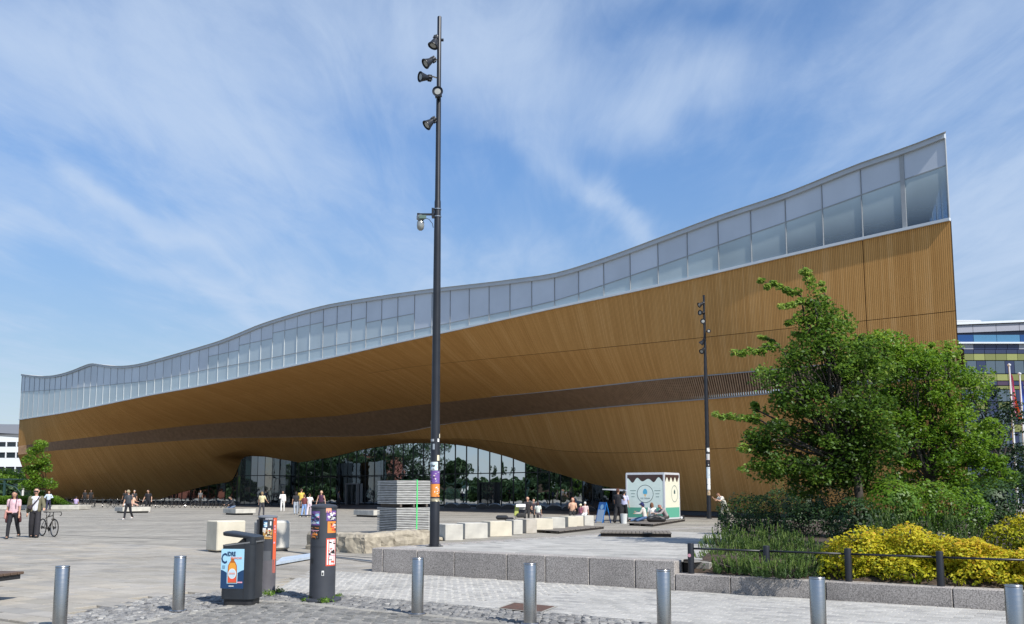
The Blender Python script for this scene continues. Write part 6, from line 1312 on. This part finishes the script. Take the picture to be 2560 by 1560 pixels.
# flags
YF = 62.0
def flag(px, py_top, cols, label, w, seed):
    x = X_at(px, YF)*1.0; p = dp(px, py_top, YF); t = thing('flagpole', (p.x, YF, hz(p.x, YF)), label, 'flagpole', 'white flagpoles at the right'); H_ = p.z-t.location.z
    MB().lathe([(.09, 0), (.075, H_*.5), (.05, H_)], 12).build('pole', m_white, t, smooth=40); MB().lathe([(.05, H_), (.11, H_+.06), (.11, H_+.14), (.02, H_+.2)], 12).build('finial', m_white, t, smooth=40)
    fl = link('flag', None, t, (0, 0, 0)); n = len(cols)
    for k, c in enumerate(cols):
        V = []; m = 14
        for j in range(m+1):
            v = j/m; z = H_-.25-v*2.9
            for u in (k/n, (k+1)/n): V.append((.06+w*u*(.25+.75*v**.8)*(1-.25*math.sin(v*3)), .12*math.sin(u*7+v*3+seed), z-u*.9*(1-v*.3)))
        MB().add(V, [(2*j, 2*j+1, 2*j+3, 2*j+2) for j in range(m)]).build('flag_stripe', c, fl, smooth=True)
flag(2523, 916, [flat('flag pink', (.55, .25, .40)), flat('flag magenta', (.50, .03, .16)), flat('flag crimson', (.52, .04, .05)), flat('flag orange', (.75, .24, .03))], 'white flagpole with a drooping pink and orange flag, left of the blue flag', .65, 1)
flag(2549, 938, [flat('flag blue', (.02, .07, .42)), flat('flag blue', (.02, .07, .42)), flat('flag yellow', (.75, .55, .05))], 'white flagpole with a blue and yellow flag at the right edge', .9, 2)
# dark rounded humps along the glass wall
for i, (px, w) in enumerate(((1128, 30), (1160, 30), (1205, 26), (1237, 32), (1272, 34), (1306, 34), (1345, 40), (1385, 40), (1425, 40), (1465, 42))):
    Yg = np.interp(px, [1113, 1200, 1480], [93, 90, 76]); ww = w*Yg/2315*1.12; t = thing('rounded_hump', (X_at(px, Yg), Yg, 0), ['black rounded seat shell at the left end of the row before the glass','black rounded seat shell, second from the left of the row','black rounded seat shell, third from the left before the glass','black rounded seat shell, fourth from the left before the glass','black rounded seat shell before the right entrance door','black rounded seat shell behind the pushchair','black rounded seat shell behind the child in green and white','black rounded seat shell in the gap between the two seated families','black rounded seat shell behind the woman with orange hair','black rounded seat shell at the right end, nearest the blue sign'][i], 'seat shell', 'black rounded seat shells along the glass wall')
    mb = MB(); N__ = 10; V = []
    for k in range(N__+1): a = math.pi*k/N__; V += [(-math.cos(a)*ww/2, -.35, .04+.42*math.sin(a)**.8), (-math.cos(a)*ww/2, .35, .04+.52*math.sin(a)**.8)]
    fs = [(2*k, 2*k+2, 2*k+3, 2*k+1) for k in range(N__)]+[tuple(range(0, 2*N__+2, 2))]; mb.add(V, fs); mb.build('shell', flat('black lacquer', (.02, .02, .024), .25), t, smooth=30)
    MB().tube([(V[2*k][0], V[2*k][1]-.01, V[2*k][2]) for k in range(1, N__)], .02, 5).build('shell_rim', flat('grey rim', (.22, .20, .19)), t)
# ================================================================== PEOPLE AND BICYCLES
def blob(segs, voxel, name, m, parent, smooth=True):
    mb = MB()
    for s in segs:
        a, ra, b, rb = Vector(s[0]), s[1], Vector(s[2]), s[3]; d = b-a
        if d.length < 1e-4: d = Vector((0, 0, 1e-3)); b = a+d
        dn = d.normalized(); pts, rr = [], []
        for q in (-.95, -.6, 0): pts.append(a+dn*ra*q); rr.append(ra*math.sqrt(max(0, 1-q*q)))
        for q in (0, .6, .95): pts.append(b+dn*rb*q); rr.append(rb*math.sqrt(max(0, 1-q*q)))
        mb.tube(pts, rr, 10)
    me = mb.mesh('tmp', m); o = bpy.data.objects.new('tmp', me); COL.objects.link(o); md = o.modifiers.new('r', 'REMESH'); md.mode = 'VOXEL'; md.voxel_size = voxel; md.use_smooth_shade = True
    sm = o.modifiers.new('s', 'SMOOTH'); sm.iterations = 3; sm.factor = .5
    dg = bpy.context.evaluated_depsgraph_get(); me2 = bpy.data.meshes.new_from_object(o.evaluated_get(dg)); bpy.data.objects.remove(o); bpy.data.meshes.remove(me); me2.name = name
    if not me2.materials: me2.materials.append(m)
    shade(me2, 180); return link(name, me2, parent)
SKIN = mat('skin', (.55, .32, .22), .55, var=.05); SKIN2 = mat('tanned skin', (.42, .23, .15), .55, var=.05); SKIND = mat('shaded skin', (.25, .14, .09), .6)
_fab = {}
def fab(c):
    if c not in _fab: _fab[c] = mat('fabric', c, .85, var=.12, vscale=9, bump=.25, bscale=22)
    return _fab[c]
def person(pos, H, face, label, shirt=(.5, .5, .5), trousers=(.03, .03, .035), hair=(.03, .02, .015), shoes=(.05, .05, .05), legs=((8, 5), (-10, 12)), arms=((5, 12, 8), (-5, 12, 8)), lean=0, seat=None, sleeves='short', short=False, hairlen=.0, skin=None, head=0, vox=.032, cap=None, hem=0.0, wide=1.0, flare=1.0, group=None, cross=0):
    """legs: (thigh forward deg, knee bend deg) left,right; arms: (forward, outward, elbow)"""
    k = H/1.75; skin = skin or SKIN; S = lambda v: Vector(v)*k
    t = thing('person', pos, label, 'person', group, rz=face)
    hipz = .93 if seat is None else seat/k+.10
    LG = []
    for sx, (th, kn_) in zip((-1, 1), legs):
        hp = Vector((sx*.095, 0, hipz)); a = R(th); kp = hp+Vector((sx*(.02+cross*-.06), -math.sin(a)*.45, -math.cos(a)*.45)); b = R(th-kn_); ap = kp+Vector((0, -math.sin(b)*.42, -math.cos(b)*.42)); LG.append((hp, kp, ap))
    if seat is None:
        lo = min(l[2].z for l in LG); dz = .075-lo
        hipz += dz; LG = [tuple(p+Vector((0, 0, dz)) for p in l) for l in LG]
    else: LG = [(l[0], l[1], Vector((l[2].x, l[2].y, max(l[2].z, .06)))) for l in LG]
    ln = R(lean); U = Vector((0, -math.sin(ln), math.cos(ln))); pel = Vector((0, 0, hipz)); ch = pel+U*.40; nk = pel+U*.56; hd_dir = Vector((0, -math.sin(ln+R(head)), math.cos(ln+R(head)))); hc = nk+hd_dir*.165
    AR = []
    for sx, (fw, ou, el) in zip((-1, 1), arms):
        sh = pel+U*.50+Vector((sx*.185, 0, 0)); d = Vector((sx*math.sin(R(ou)), -math.sin(R(fw))*math.cos(R(ou)), -math.cos(R(fw))*math.cos(R(ou)))); e = sh+d*.29; d2 = Vector((sx*math.sin(R(ou))*(.5 if el < 70 else -.9), -math.sin(R(fw+el)), -math.cos(R(fw+el)))).normalized(); w = e+d2*.25; AR.append((sh, e, w, d2))
    segs = []
    segs += [(nk-U*.06, .058, nk+hd_dir*.06, .052), (hc+hd_dir*.035, .092, hc-hd_dir*.03+Vector((0, -.012, 0)), .078), (hc+Vector((0, -.085, -.005)), .016, hc+Vector((0, -.10, -.02)), .012)]
    for sx in (-1, 1): segs.append((hc+Vector((sx*.088, 0, 0)), .018, hc+Vector((sx*.09, .01, .03)), .016))
    segs += [(pel+U*.05+Vector((-.07, 0, 0)), .10, pel+U*.05+Vector((.07, 0, 0)), .10), (pel+U*.1, .11, ch, .12), (ch+Vector((-.09, 0, 0)), .095, ch+Vector((.09, 0, 0)), .095), (pel+U*.49+Vector((-.14, 0, 0)), .055, pel+U*.49+Vector((.14, 0, 0)), .055)]
    for (sh, e, w, d2) in AR:
        segs += [(sh, .052, e, .040), (e, .040, w, .028), (w, .030, w+d2*.085, .034)]
        side = d2.cross(Vector((0, 0, 1))); side = side.normalized() if side.length > .1 else Vector((0, 1, 0)); nn = d2.cross(side)
        for q, L_ in ((-1.5, .058), (-.5, .072), (.5, .076), (1.5, .066)): b0 = w+d2*.09+side*q*.018; b1 = b0+d2*L_*.6; segs += [(b0, .011, b1, .010), (b1, .010, b1+(d2*.8+nn*.45)*L_*.45, .009)]
        segs.append((w+d2*.03+side*-.03, .012, w+d2*.075-side*.058, .010))
    for (h_, kp, ap) in LG: segs += [(h_, .085, kp, .058), (kp, .056, ap, .038), (ap, .04, ap+Vector((0, -.13, -.035)), .033)]
    sc = lambda L_: [(a*k, ra*k, b*k, rb*k) for a, ra, b, rb in L_]
    blob(sc(segs), vox, 'body', skin, t)
    w_ = wide; sg = [(pel+U*(.10-hem)+Vector((-.075*w_, 0, 0)), .112*w_, pel+U*(.10-hem)+Vector((.075*w_, 0, 0)), .112*w_), (pel+U*.12+Vector((-.05, 0, 0)), .12*w_, ch+Vector((-.07, 0, 0)), .118*w_), (pel+U*.12+Vector((.05, 0, 0)), .12*w_, ch+Vector((.07, 0, 0)), .118*w_), (pel+U*.06, .125*w_, ch+U*.03, .137*w_), (ch, .13, pel+U*.50, .085), (pel+U*.485+Vector((-.15, 0, 0)), .072, pel+U*.485+Vector((.15, 0, 0)), .072), (pel+U*.50+Vector((-.08, 0, 0)), .07, pel+U*.50+Vector((.08, 0, 0)), .07)]
    for (sh, e, w, d2) in AR:
        if sleeves == 'short': sg.append((sh, .074, sh.lerp(e, .62), .062))
        elif sleeves == 'long': sg += [(sh, .074*w_, e, .058*w_), (e, .058*w_, w, .046*w_)]
    if shirt: blob(sc(sg), vox*.9, 'shirt', fab(shirt), t)
    sg = [(pel+Vector((-.08, 0, .02)), .115, pel+Vector((.08, 0, .02)), .115), (pel+U*.04+Vector((-.06, 0, 0)), .11, pel+U*.04+Vector((.06, 0, 0)), .11)]
    for (h_, kp, ap) in LG:
        if short: sg.append((h_, .105, h_.lerp(kp, .75), .088*flare))
        else: sg += [(h_, .10, kp, .074*flare), (kp, .073*flare, ap+Vector((0, 0, .0)), .060*flare*(1.15 if flare > 1.1 else 1))]
    blob(sc(sg), vox*.9, 'trousers', fab(trousers), t)
    for (h_, kp, ap) in LG: blob(sc([(ap+Vector((0, .03, -.028)), .045, ap+Vector((0, -.06, -.032)), .042), (ap+Vector((0, -.06, -.034)), .041, ap+Vector((0, -.165, -.042)), .034)]), vox*.7, 'shoe', fab(shoes), t)
    hs = [(hc+hd_dir*.05+Vector((0, .022, 0)), .096, hc+hd_dir*.02+Vector((0, .04, 0)), .088)]
    if hairlen: hs += [(hc+Vector((0, .055, 0)), .08, hc+Vector((0, .08, -hairlen)), .055)]+[(hc+Vector((sx*.07, .02, 0)), .045, hc+Vector((sx*.08, .04, -hairlen*.8)), .04) for sx in (-1, 1)]
    if cap: blob(sc([(hc+hd_dir*.06, .098, hc+hd_dir*.03, .102), (hc+hd_dir*.045+Vector((0, -.07, 0)), .045, hc+hd_dir*.04+Vector((0, -.15, -.005)), .035)]), vox*.7, 'cap', fab(cap), t)
    if not cap or hairlen: blob(sc(hs), vox*.7, 'hair', fab(hair), t)
    eye = flat('eye', (.03, .02, .02)) if 'eye' not in _fab else _fab['eye']; _fab['eye'] = eye
    if vox < .02:
        for sx in (-1, 1): MB().lathe([(.011*k, 0), (.009*k, .006), (.001, .009)], 8, c=(hc+Vector((sx*.034, -.084, .012)))*k, rot=Rx(math.pi/2)).build('eye', eye, t)
        MB().box((hc+Vector((0, -.086, -.045)))*k, (.045*k, .012*k, .010*k)).build('mouth', flat('lips', (.35, .12, .10)), t)
    return t, dict(pel=pel*k, U=U, hc=hc*k, nk=nk*k, AR=AR, LG=LG, k=k)
CAMF = 0.0   # face 0 looks at -Y, towards the camera
def pp(px, py): q = gg(px, py); return (q.x, q.y, q.z)
P0 = dict(vox=.017)
# two nearest people
pw, J = person(pp(30, 1347), 1.68, R(8), 'woman in pink T-shirt and black leggings walking at the far left, jacket round waist', shirt=(.62, .42, .46), trousers=(.012, .012, .016), hair=(.014, .010, .010), legs=((14, 6), (-16, 16)), arms=((-6, 9, 10), (10, 10, 14)), hairlen=.20, skin=SKIN2, head=4, hem=.02, **P0)
for sx in (-1, 1): MB().tube([(sx*.11, -.115, 1.10), (sx*.115, -.135, 1.25), (sx*.11, -.075, 1.44), (sx*.10, .06, 1.46)], .014, 6).build('backpack_strap', fab((.10, .06, .10)), pw)
MB().bev((0, .19, 1.2), (.30, .14, .42), .05).build('backpack', fab((.09, .05, .09)), pw, smooth=40)
blob([(Vector((-.16, -.02, .95)), .06, Vector((.16, -.02, .95)), .06), (Vector((-.20, 0, .93)), .07, Vector((-.23, .02, .62)), .055), (Vector((.20, 0, .92)), .065, Vector((.23, .04, .64)), .05), (Vector((-.15, .12, .9)), .07, Vector((-.12, .12, .62)), .05), (Vector((.14, .12, .9)), .07, Vector((.14, .12, .6)), .05)], .02, 'tied_jacket', fab((.07, .018, .02)), pw)
blob([(Vector((-.23, -.03, 1.0)), .055, Vector((-.27, 0, .76)), .06), (Vector((-.16, -.11, .97)), .04, Vector((-.02, -.135, .96)), .03)], .02, 'pink_cloth', fab((.55, .28, .24)), pw)
pm_, J = person(pp(85, 1344), 1.80, R(16), 'man in olive jacket and sunglasses wheeling a black bicycle at the far left', shirt=(.60, .62, .66), trousers=(.022, .021, .026), hair=(.02, .013, .010), shoes=(.02, .02, .02), legs=((-6, 8), (16, 6)), arms=((-4, 10, 12), (18, 20, 45)), head=0, flare=1.42, **P0)
k_ = J['k']; olive = fab((.135, .125, .075)); sgs = []
for sx in (-1, 1):
    sgs += [(Vector((sx*.105, .03, 1.0)), .10, Vector((sx*.105, .03, 1.42)), .085), (Vector((sx*.12, -.05, 1.0)), .075, Vector((sx*.10, -.04, 1.40)), .07)]
for (sh, e, w, d2) in J['AR']: sgs += [(sh*k_, .085, e*k_, .072), (e*k_, .072, w*k_-d2*.03, .056)]
sgs += [(Vector((-.09, .07, 1.02)), .10, Vector((-.09, .06, 1.45)), .08), (Vector((.09, .07, 1.02)), .10, Vector((.09, .06, 1.45)), .08), (Vector((0, .08, 1.0)), .1, Vector((0, .07, 1.47)), .075)]
blob(sgs, .018, 'jacket', olive, pm_)
MB().tube([(-.17, -.16, 1.12), (-.05, -.165, 1.24), (.07, -.15, 1.40), (.12, -.05, 1.52)], .022, 6).build('bag_strap', fab((.05, .03, .045)), pm_)
MB().bev((-.17, -.17, 1.12), (.17, .07, .15), .03, rot=Ry(.5)).build('sling_bag', fab((.04, .03, .035)), pm_)
hc = J['hc']; MB().box((hc.x, hc.y-.098, hc.z+.018), (.15, .02, .045)).build('sunglasses', flat('dark lens', (.01, .01, .012), .15), pm_)
def circle(c, r, n, ax='x'):
    return [Vector(c)+Vector((0, r*math.cos(2*math.pi*k/n), r*math.sin(2*math.pi*k/n))) for k in range(n+1)]
def bicycle(pos, face, label, group=None, drop=True, frame=(.02, .02, .024), detail=1):
    t = thing('bicycle', pos, label, 'bicycle', group, rz=face); m = fab(frame); R_ = .335; fr = -.52; re = .50; BLK = fab((.012, .012, .013))
    for y, in ((fr,), (re,)):
        w = link('wheel', None, t, (0, y, R_)); n = 28
        MB().tube(circle((0, 0, 0), R_-.015, n), .019, 6, cap=False).build('tyre', BLK, w, smooth=True); MB().tube(circle((0, 0, 0), R_-.042, n), .010, 5, cap=False).build('rim', m_inox, w, smooth=True)
        mb = MB()
        for k in range(14): a = 2*math.pi*k/14; mb.tube([(.02*(-1)**k, .02*math.cos(a), .02*math.sin(a)), (0, (R_-.05)*math.cos(a+.25), (R_-.05)*math.sin(a+.25))], .0022, 3)
        mb.build('spokes', m_inox, w); MB().lathe([(.03, -.05), (.03, .05)], 8, rot=Ry(math.pi/2)).build('hub', BLK, w)
        if detail: MB().lathe([(.07, -.03), (.07, -.026)], 14, rot=Ry(math.pi/2)).build('brake_disc', BLK, w)
    bb = Vector((0, .06, .27)); st = Vector((0, .20, .74)); ht = Vector((0, -.36, .80)); hb = Vector((0, -.39, .66)); ra = Vector((0, re, R_)); fa = Vector((0, fr, R_)); mb = MB()
    mb.tube([bb, st+Vector((0, .02, .08))], .017, 7).tube([st-Vector((0, 0, .02)), ht], .018, 7).tube([bb, hb], .022, 7).tube([ht+Vector((0, .01, .04)), hb], .022, 7)
    for sx in (-1, 1): mb.tube([bb+Vector((sx*.04, 0, 0)), ra+Vector((sx*.06, 0, 0))], .011, 6).tube([st+Vector((sx*.02, 0, -.03)), ra+Vector((sx*.06, 0, 0))], .010, 6)
    mb.build('frame', m, t, smooth=40); mb = MB()
    for sx in (-1, 1): mb.tube([hb+Vector((sx*.05, -.01, 0)), fa+Vector((sx*.055, 0, 0))], .013, 6)
    mb.box(hb, (.12, .05, .05)).build('fork', m, t)
    MB().tube([st+Vector((0, .02, .08)), (0, .255, .90)], .013, 6).build('seat_post', m_inox, t)
    MB().add([(0, .10, .93), (-.07, .34, .935), (.07, .34, .935), (0, .10, .90), (-.06, .34, .90), (.06, .34, .90)], [(0, 2, 1), (3, 4, 5), (0, 1, 4, 3), (1, 2, 5, 4), (2, 0, 3, 5)]).build('saddle', BLK, t)
    hx = Vector((0, -.42, .93)); mb = MB(); mb.tube([ht+Vector((0, .01, .04)), (0, -.37, .9), hx], .015, 6)
    if drop:
        mb.tube([(-.21, -.42, .93), (.21, -.42, .93)], .015, 6)
        for sx in (-1, 1): mb.tube([(sx*.21, -.42, .93), (sx*.21, -.54, .93), (sx*.215, -.575, .87), (sx*.22, -.53, .80), (sx*.225, -.44, .79)], .016, 6)
    else: mb.tube([(-.30, -.30, .98), (-.16, -.40, .97), (0, -.42, .95), (.16, -.40, .97), (.30, -.30, .98)], .014, 6)
    mb.build('handlebar', BLK, t); MB().lathe([(.09, -.004), (.09, .004)], 14, c=bb+Vector((.055, 0, 0)), rot=Ry(math.pi/2)).build('chainring', BLK, t)
    for sx in (-1, 1): MB().tube([bb+Vector((sx*.06, 0, 0)), bb+Vector((sx*.075, .02*sx, -.16*sx)), bb+Vector((sx*.13, .02*sx, -.16*sx))], .011, 5).build('crank', m_inox, t)
    return t
bp3 = gp(103, 1342); bicycle((bp3.x+.10, bp3.y+.30, 0), R(50), 'black drop-bar bicycle wheeled by the man in the olive jacket', frame=(.05, .045, .04))
# others: position px, feet y
D = .030
person(pp(120, 1277), 1.66, R(10), 'person in pale blue long-sleeved top and dark trousers behind the bicycle', shirt=(.50, .58, .66), trousers=(.03, .03, .07), sleeves='long', arms=((5, 35, 75), (5, 35, 75)), vox=D)
person(pp(148, 1271), 1.65, R(0), 'person in a yellow-green hi-vis top sitting on the hedge planter edge', shirt=(.55, .62, .04), trousers=(.03, .02, .02), seat=.44, legs=((75, 75), (75, 75)), lean=38, head=10, arms=((40, 10, 30), (40, 10, 30)), vox=D)
person(pp(189, 1271), 1.6, R(180), 'person with lilac top and back to us sitting by the low wall end', shirt=(.45, .36, .58), trousers=(.02, .02, .02), seat=.30, legs=((75, 75), (75, 75)), hair=(.01, .01, .012), vox=D, arms=((15, 10, 20), (15, 10, 20)))
person(pp(319, 1299), 1.74, R(-12), 'person in dark T-shirt, tan cap and white shoes before the left platform', shirt=(.05, .055, .065), trousers=(.014, .014, .02), shoes=(.7, .7, .7), cap=(.30, .25, .16), legs=((14, 5), (-12, 22)), arms=((10, 8, 10), (-10, 8, 10)), head=10, vox=.024)
person(pp(331, 1277)[:2]+(.0,), 1.7, R(60), 'person in peach top sitting on the left seating platform with legs stretched', shirt=(.66, .42, .30), trousers=(.55, .34, .26), seat=.50, legs=((88, 15), (80, 50)), arms=((-30, 10, 0), (30, 12, 50)), lean=-8, vox=D)
person(pp(334, 1272)[:2]+(.0,), 1.72, R(0), 'dark-clothed pale-haired person standing behind the left seating platform', shirt=(.03, .03, .035), trousers=(.02, .02, .02), hair=(.40, .38, .36), vox=D)
person(pp(369, 1281), 1.78, R(-6), 'person all in black with white shoes standing at the right end of the left platform', shirt=(.015, .014, .018), trousers=(.014, .014, .018), shoes=(.6, .6, .6), legs=((12, 4), (-10, 6)), arms=((5, 22, 20), (5, 22, 20)), head=25, vox=.024)
person(pp(583, 1285)[:2]+(.0,), 1.76, R(-35), 'man in dark suit and blue jeans sitting on the middle seating platform', shirt=(.025, .027, .035), trousers=(.10, .14, .22), shoes=(.6, .6, .6), seat=.46, legs=((75, 78), (70, 60)), lean=22, head=25, sleeves='long', arms=((35, 8, 35), (35, 8, 35)), vox=D)
person(pp(654, 1290), 1.62, R(170), 'person with pale yellow shoulders and maroon vest, a pink bag on the hip', shirt=(.62, .55, .33), trousers=(.05, .05, .06), hair=(.25, .17, .09), hairlen=.05, arms=((10, 25, 40), (0, 12, 10)), vox=D)
person(pp(706, 1279), 1.66, R(0), 'person all in white standing before the glass drum', shirt=(.72, .72, .70), trousers=(.72, .72, .70), shoes=(.5, .5, .5), hair=(.01, .01, .01), sleeves='long', legs=((4, 2), (-4, 2)), arms=((15, 12, 70), (0, 10, 10)), skin=SKIND, vox=.024)
person(pp(752, 1284), 1.84, R(160), 'tall person in yellow top at the back of the group left of the column', shirt=(.72, .50, .10), trousers=(.12, .13, .15), hair=(.04, .02, .015), hem=.06, wide=1.05, vox=D)
person(pp(739, 1287), 1.62, R(200), 'person in black top and pale jeans, leftmost of the standing group', shirt=(.02, .02, .025), trousers=(.32, .36, .42), hair=(.03, .02, .02), hairlen=.1, vox=D)
person(pp(760, 1292), 1.45, R(170), 'child in blue shorts and dark red socks in the middle of the standing group', shirt=(.16, .04, .04), trousers=(.22, .34, .60), shoes=(.12, .02, .02), short=False, hair=(.12, .05, .03), vox=D)
person(pp(773, 1290), 1.5, R(175), 'child in white T-shirt and pink trousers with a pink waist pouch', shirt=(.74, .72, .72), trousers=(.66, .55, .62), hair=(.05, .03, .02), arms=((20, 20, 70), (20, 20, 70)), vox=D)
person(pp(802, 1290), 1.68, R(0), 'person with fair hair in dark tank top behind the tall service column', shirt=(.06, .02, .05), trousers=(.015, .015, .02), hair=(.62, .42, .26), hairlen=.02, sleeves='none', arms=((0, 18, 20), (0, 18, 20)), vox=.024)
t = thing('skateboard', pp(761, 1293), 'dark skateboard lying on its side by the standing group', 'skateboard'); MB().bev((0, 0, .11), (.75, .22, .03), .01, rot=Rx(.3)).build('board', BLKP, t)
for sx in (-.25, .25): MB().lathe([(.035, -.12), (.035, .12)], 8, c=(sx, 0, .04), rot=Rx(math.pi/2)).build('wheel_pair', CRM, t)
G_ = 'people near the terrace blocks'
person(pp(1319, 1306), 1.64, R(-8), 'woman in black T-shirt with phone sitting behind the pushchair', shirt=(.02, .018, .022), trousers=(.02, .02, .02), hair=(.04, .015, .012), seat=.52, legs=((70, 70), (70, 70)), arms=((25, 8, 90), (10, 14, 60)), hairlen=.12, vox=.024)
person(pp(1345, 1305), 1.28, R(160), 'child in white and green T-shirt beside the woman in black', shirt=(.66, .70, .62), trousers=(.25, .22, .24), hair=(.06, .03, .025), hairlen=.1, seat=.42, legs=((70, 70), (70, 70)), vox=.024)
person(pp(1334, 1302), 1.5, R(20), 'dark-haired person half hidden behind the child in green and white', shirt=(.03, .02, .03), trousers=(.02, .02, .02), hair=(.03, .015, .01), seat=.45, legs=((70, 70), (70, 70)), vox=.03)
person(pp(1432, 1305), 1.66, R(-10), 'woman with long orange-red hair and bare arms sitting behind the blocks', shirt=(.62, .38, .26), trousers=(.02, .02, .02), hair=(.20, .045, .02), hairlen=.26, seat=.45, legs=((70, 70), (70, 70)), arms=((20, 10, 95), (20, 10, 95)), sleeves='none', vox=.024)
person(pp(1452, 1306), 1.12, R(-50), 'small child in cream sun hat beside the orange-haired woman', shirt=(.30, .10, .14), trousers=(.05, .03, .05), cap=(.62, .62, .42), seat=.40, legs=((70, 70), (70, 70)), vox=.024)
person(pp(1463, 1306), 1.28, R(-20), 'child in white cap and pale pink top at the right of the seated group', shirt=(.66, .50, .48), trousers=(.6, .6, .6), cap=(.62, .62, .58), seat=.42, legs=((70, 70), (70, 70)), vox=.024)
# pushchair
q = pp(1302, 1310); t = thing('pushchair', q, 'pushchair with lime and white blanket left of the black-clad woman', 'pushchair')
mb = MB(); V = []
for k in range(9): a = math.pi*.05+math.pi*.75*k/8; V += [(-.25, -.05+.38*math.cos(a), .68+.36*math.sin(a)), (.25, -.05+.38*math.cos(a), .68+.36*math.sin(a))]
MB().add(V, [(2*i, 2*i+2, 2*i+3, 2*i+1) for i in range(8)]).build('hood', fab((.60, .60, .60)), t, smooth=True)
MB().bev((-.22, -.15, .70), (.22, .10, .56), .03, rot=Ry(.12)).build('blanket', fab((.42, .46, .12)), t); MB().bev((0, -.05, .45), (.46, .6, .22), .05).build('seat', fab((.03, .03, .03)), t)
for sx in (-.26, .26): MB().tube([(sx, .45, 1.0), (sx, .1, .55), (sx, -.35, .15)], .014, 6).build('frame_side', BLKP, t)
for sx in (-.27, .27):
    for y in (-.35, .3): MB().lathe([(.11, -.02), (.11, .02)], 12, c=(sx, y, .11), rot=Ry(math.pi/2)).build('wheel', BLKP, t)
t = thing('backpack', (lambda v: (v[0], v[1], v[2]+.55))(pp(1255, 1334)), 'black backpack lying on top of the terrace blocks', 'backpack'); MB().bev((0, 0, .10), (.5, .3, .18), .06).build('bag_body', BLKP, t, smooth=40); MB().bev((.32, -.05, .06), (.3, .2, .10), .04).build('bag_pocket', fab((.02, .02, .03)), t)
MB().tube([(.4, -.1, .08), (.52, -.26, .02), (.53, -.30, -.15)], .02, 5).build('strap', BLKP, t)
person(pp(1546, 1308), 1.80, R(150), 'customer in black standing at the kiosk counter', shirt=(.015, .015, .02), trousers=(.012, .012, .015), hair=(.08, .03, .02), hem=.15, flare=1.3, arms=((20, 25, 80), (5, 8, 30)), skin=SKIN2, vox=.024)
person(pp(1561, 1305), 1.70, R(160), 'customer in pale lilac shirt partly hidden by the kiosk', shirt=(.50, .50, .68), trousers=(.012, .012, .015), hair=(.01, .01, .01), flare=1.35, vox=.024)
S3 = 'people sitting on the kiosk deck'
q = pp(1612, 1309); person((q[0], q[1]-.15, q[2]+.10), 1.66, R(-105), 'person in navy hat with cream and lilac top sitting on the kiosk deck', shirt=(.60, .56, .50), trousers=(.09, .16, .30), cap=(.012, .02, .10), hair=(.01, .015, .08), hairlen=.07, seat=.12, legs=((82, 25), (70, 80)), lean=12, sleeves='long', arms=((35, 5, 70), (30, 8, 60)), vox=.022)
q = pp(1632, 1308); person((q[0], q[1]+.25, q[2]+.10), 1.60, R(165), 'person in white T-shirt with brown ponytail sitting with back to us', shirt=(.68, .67, .64), trousers=(.02, .02, .02), hair=(.16, .075, .04), hairlen=.14, seat=.12, legs=((85, 20), (85, 30)), vox=.022)
q = pp(1668, 1308); person((q[0], q[1]+.05, q[2]+.10), 1.70, R(-75), 'person in grey and white check shirt crouched on the right of the kiosk deck', shirt=(.30, .26, .26), trousers=(.05, .045, .04), hair=(.28, .12, .10), seat=.12, legs=((85, 60), (88, 25)), lean=32, head=20, sleeves='long', arms=((50, 8, 40), (45, 8, 40)), shoes=(.02, .02, .02), vox=.022)
q = pp(1640, 1311); t = thing('duffel_bag', (q[0], q[1]-.15, q[2]+.13), 'large black duffel bag lying on the kiosk deck', 'bag')
blob([(Vector((-.35, 0, .16)), .17, Vector((.35, 0, .14)), .16), (Vector((-.1, 0, .22)), .16, Vector((.2, 0, .2)), .16)], .03, 'bag_body', BLKP, t); MB().tube([(-.25, -.17, .2), (0, -.22, .32), (.25, -.17, .2)], .02, 5).build('handle', fab((.05, .05, .055)), t)
q = gg(1812, 1300); person((q.x, q.y, q.z), 1.72, R(-70), 'person in white shirt and sand vest bending forward left of the dark shrub', shirt=(.66, .64, .58), trousers=(.36, .34, .28), hair=(.20, .10, .06), lean=30, head=25, legs=((15, 20), (-20, 25)), arms=((45, 5, 85), (40, 8, 70)), hem=.06, wide=1.1, flare=1.2, vox=.022)
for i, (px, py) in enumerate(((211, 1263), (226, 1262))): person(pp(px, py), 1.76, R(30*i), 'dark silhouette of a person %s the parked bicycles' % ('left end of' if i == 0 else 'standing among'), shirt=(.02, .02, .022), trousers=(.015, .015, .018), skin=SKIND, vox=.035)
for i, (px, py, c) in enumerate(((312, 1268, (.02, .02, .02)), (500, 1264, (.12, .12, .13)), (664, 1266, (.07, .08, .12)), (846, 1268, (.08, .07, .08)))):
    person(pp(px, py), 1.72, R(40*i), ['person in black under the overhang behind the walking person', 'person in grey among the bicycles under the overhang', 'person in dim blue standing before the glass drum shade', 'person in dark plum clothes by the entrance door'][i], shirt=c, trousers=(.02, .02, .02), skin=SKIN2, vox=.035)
# parked bicycles in the shade
bk = None
for i in range(22):
    px = 168+i*18.5+random.uniform(-3, 3); Y = 98-i*.25+random.uniform(-.8, .8); pos = (X_at(px, Y), Y, 0); rz = R(random.uniform(15, 60))
    if bk is None: bk = bicycle(pos, rz, 'bicycle parked in the shade under the curved boards', 'bicycles parked under the library overhang', drop=False, detail=0)
    else: o = copy_tree(bk); o.location = pos; o.rotation_euler = (0, 0, rz)
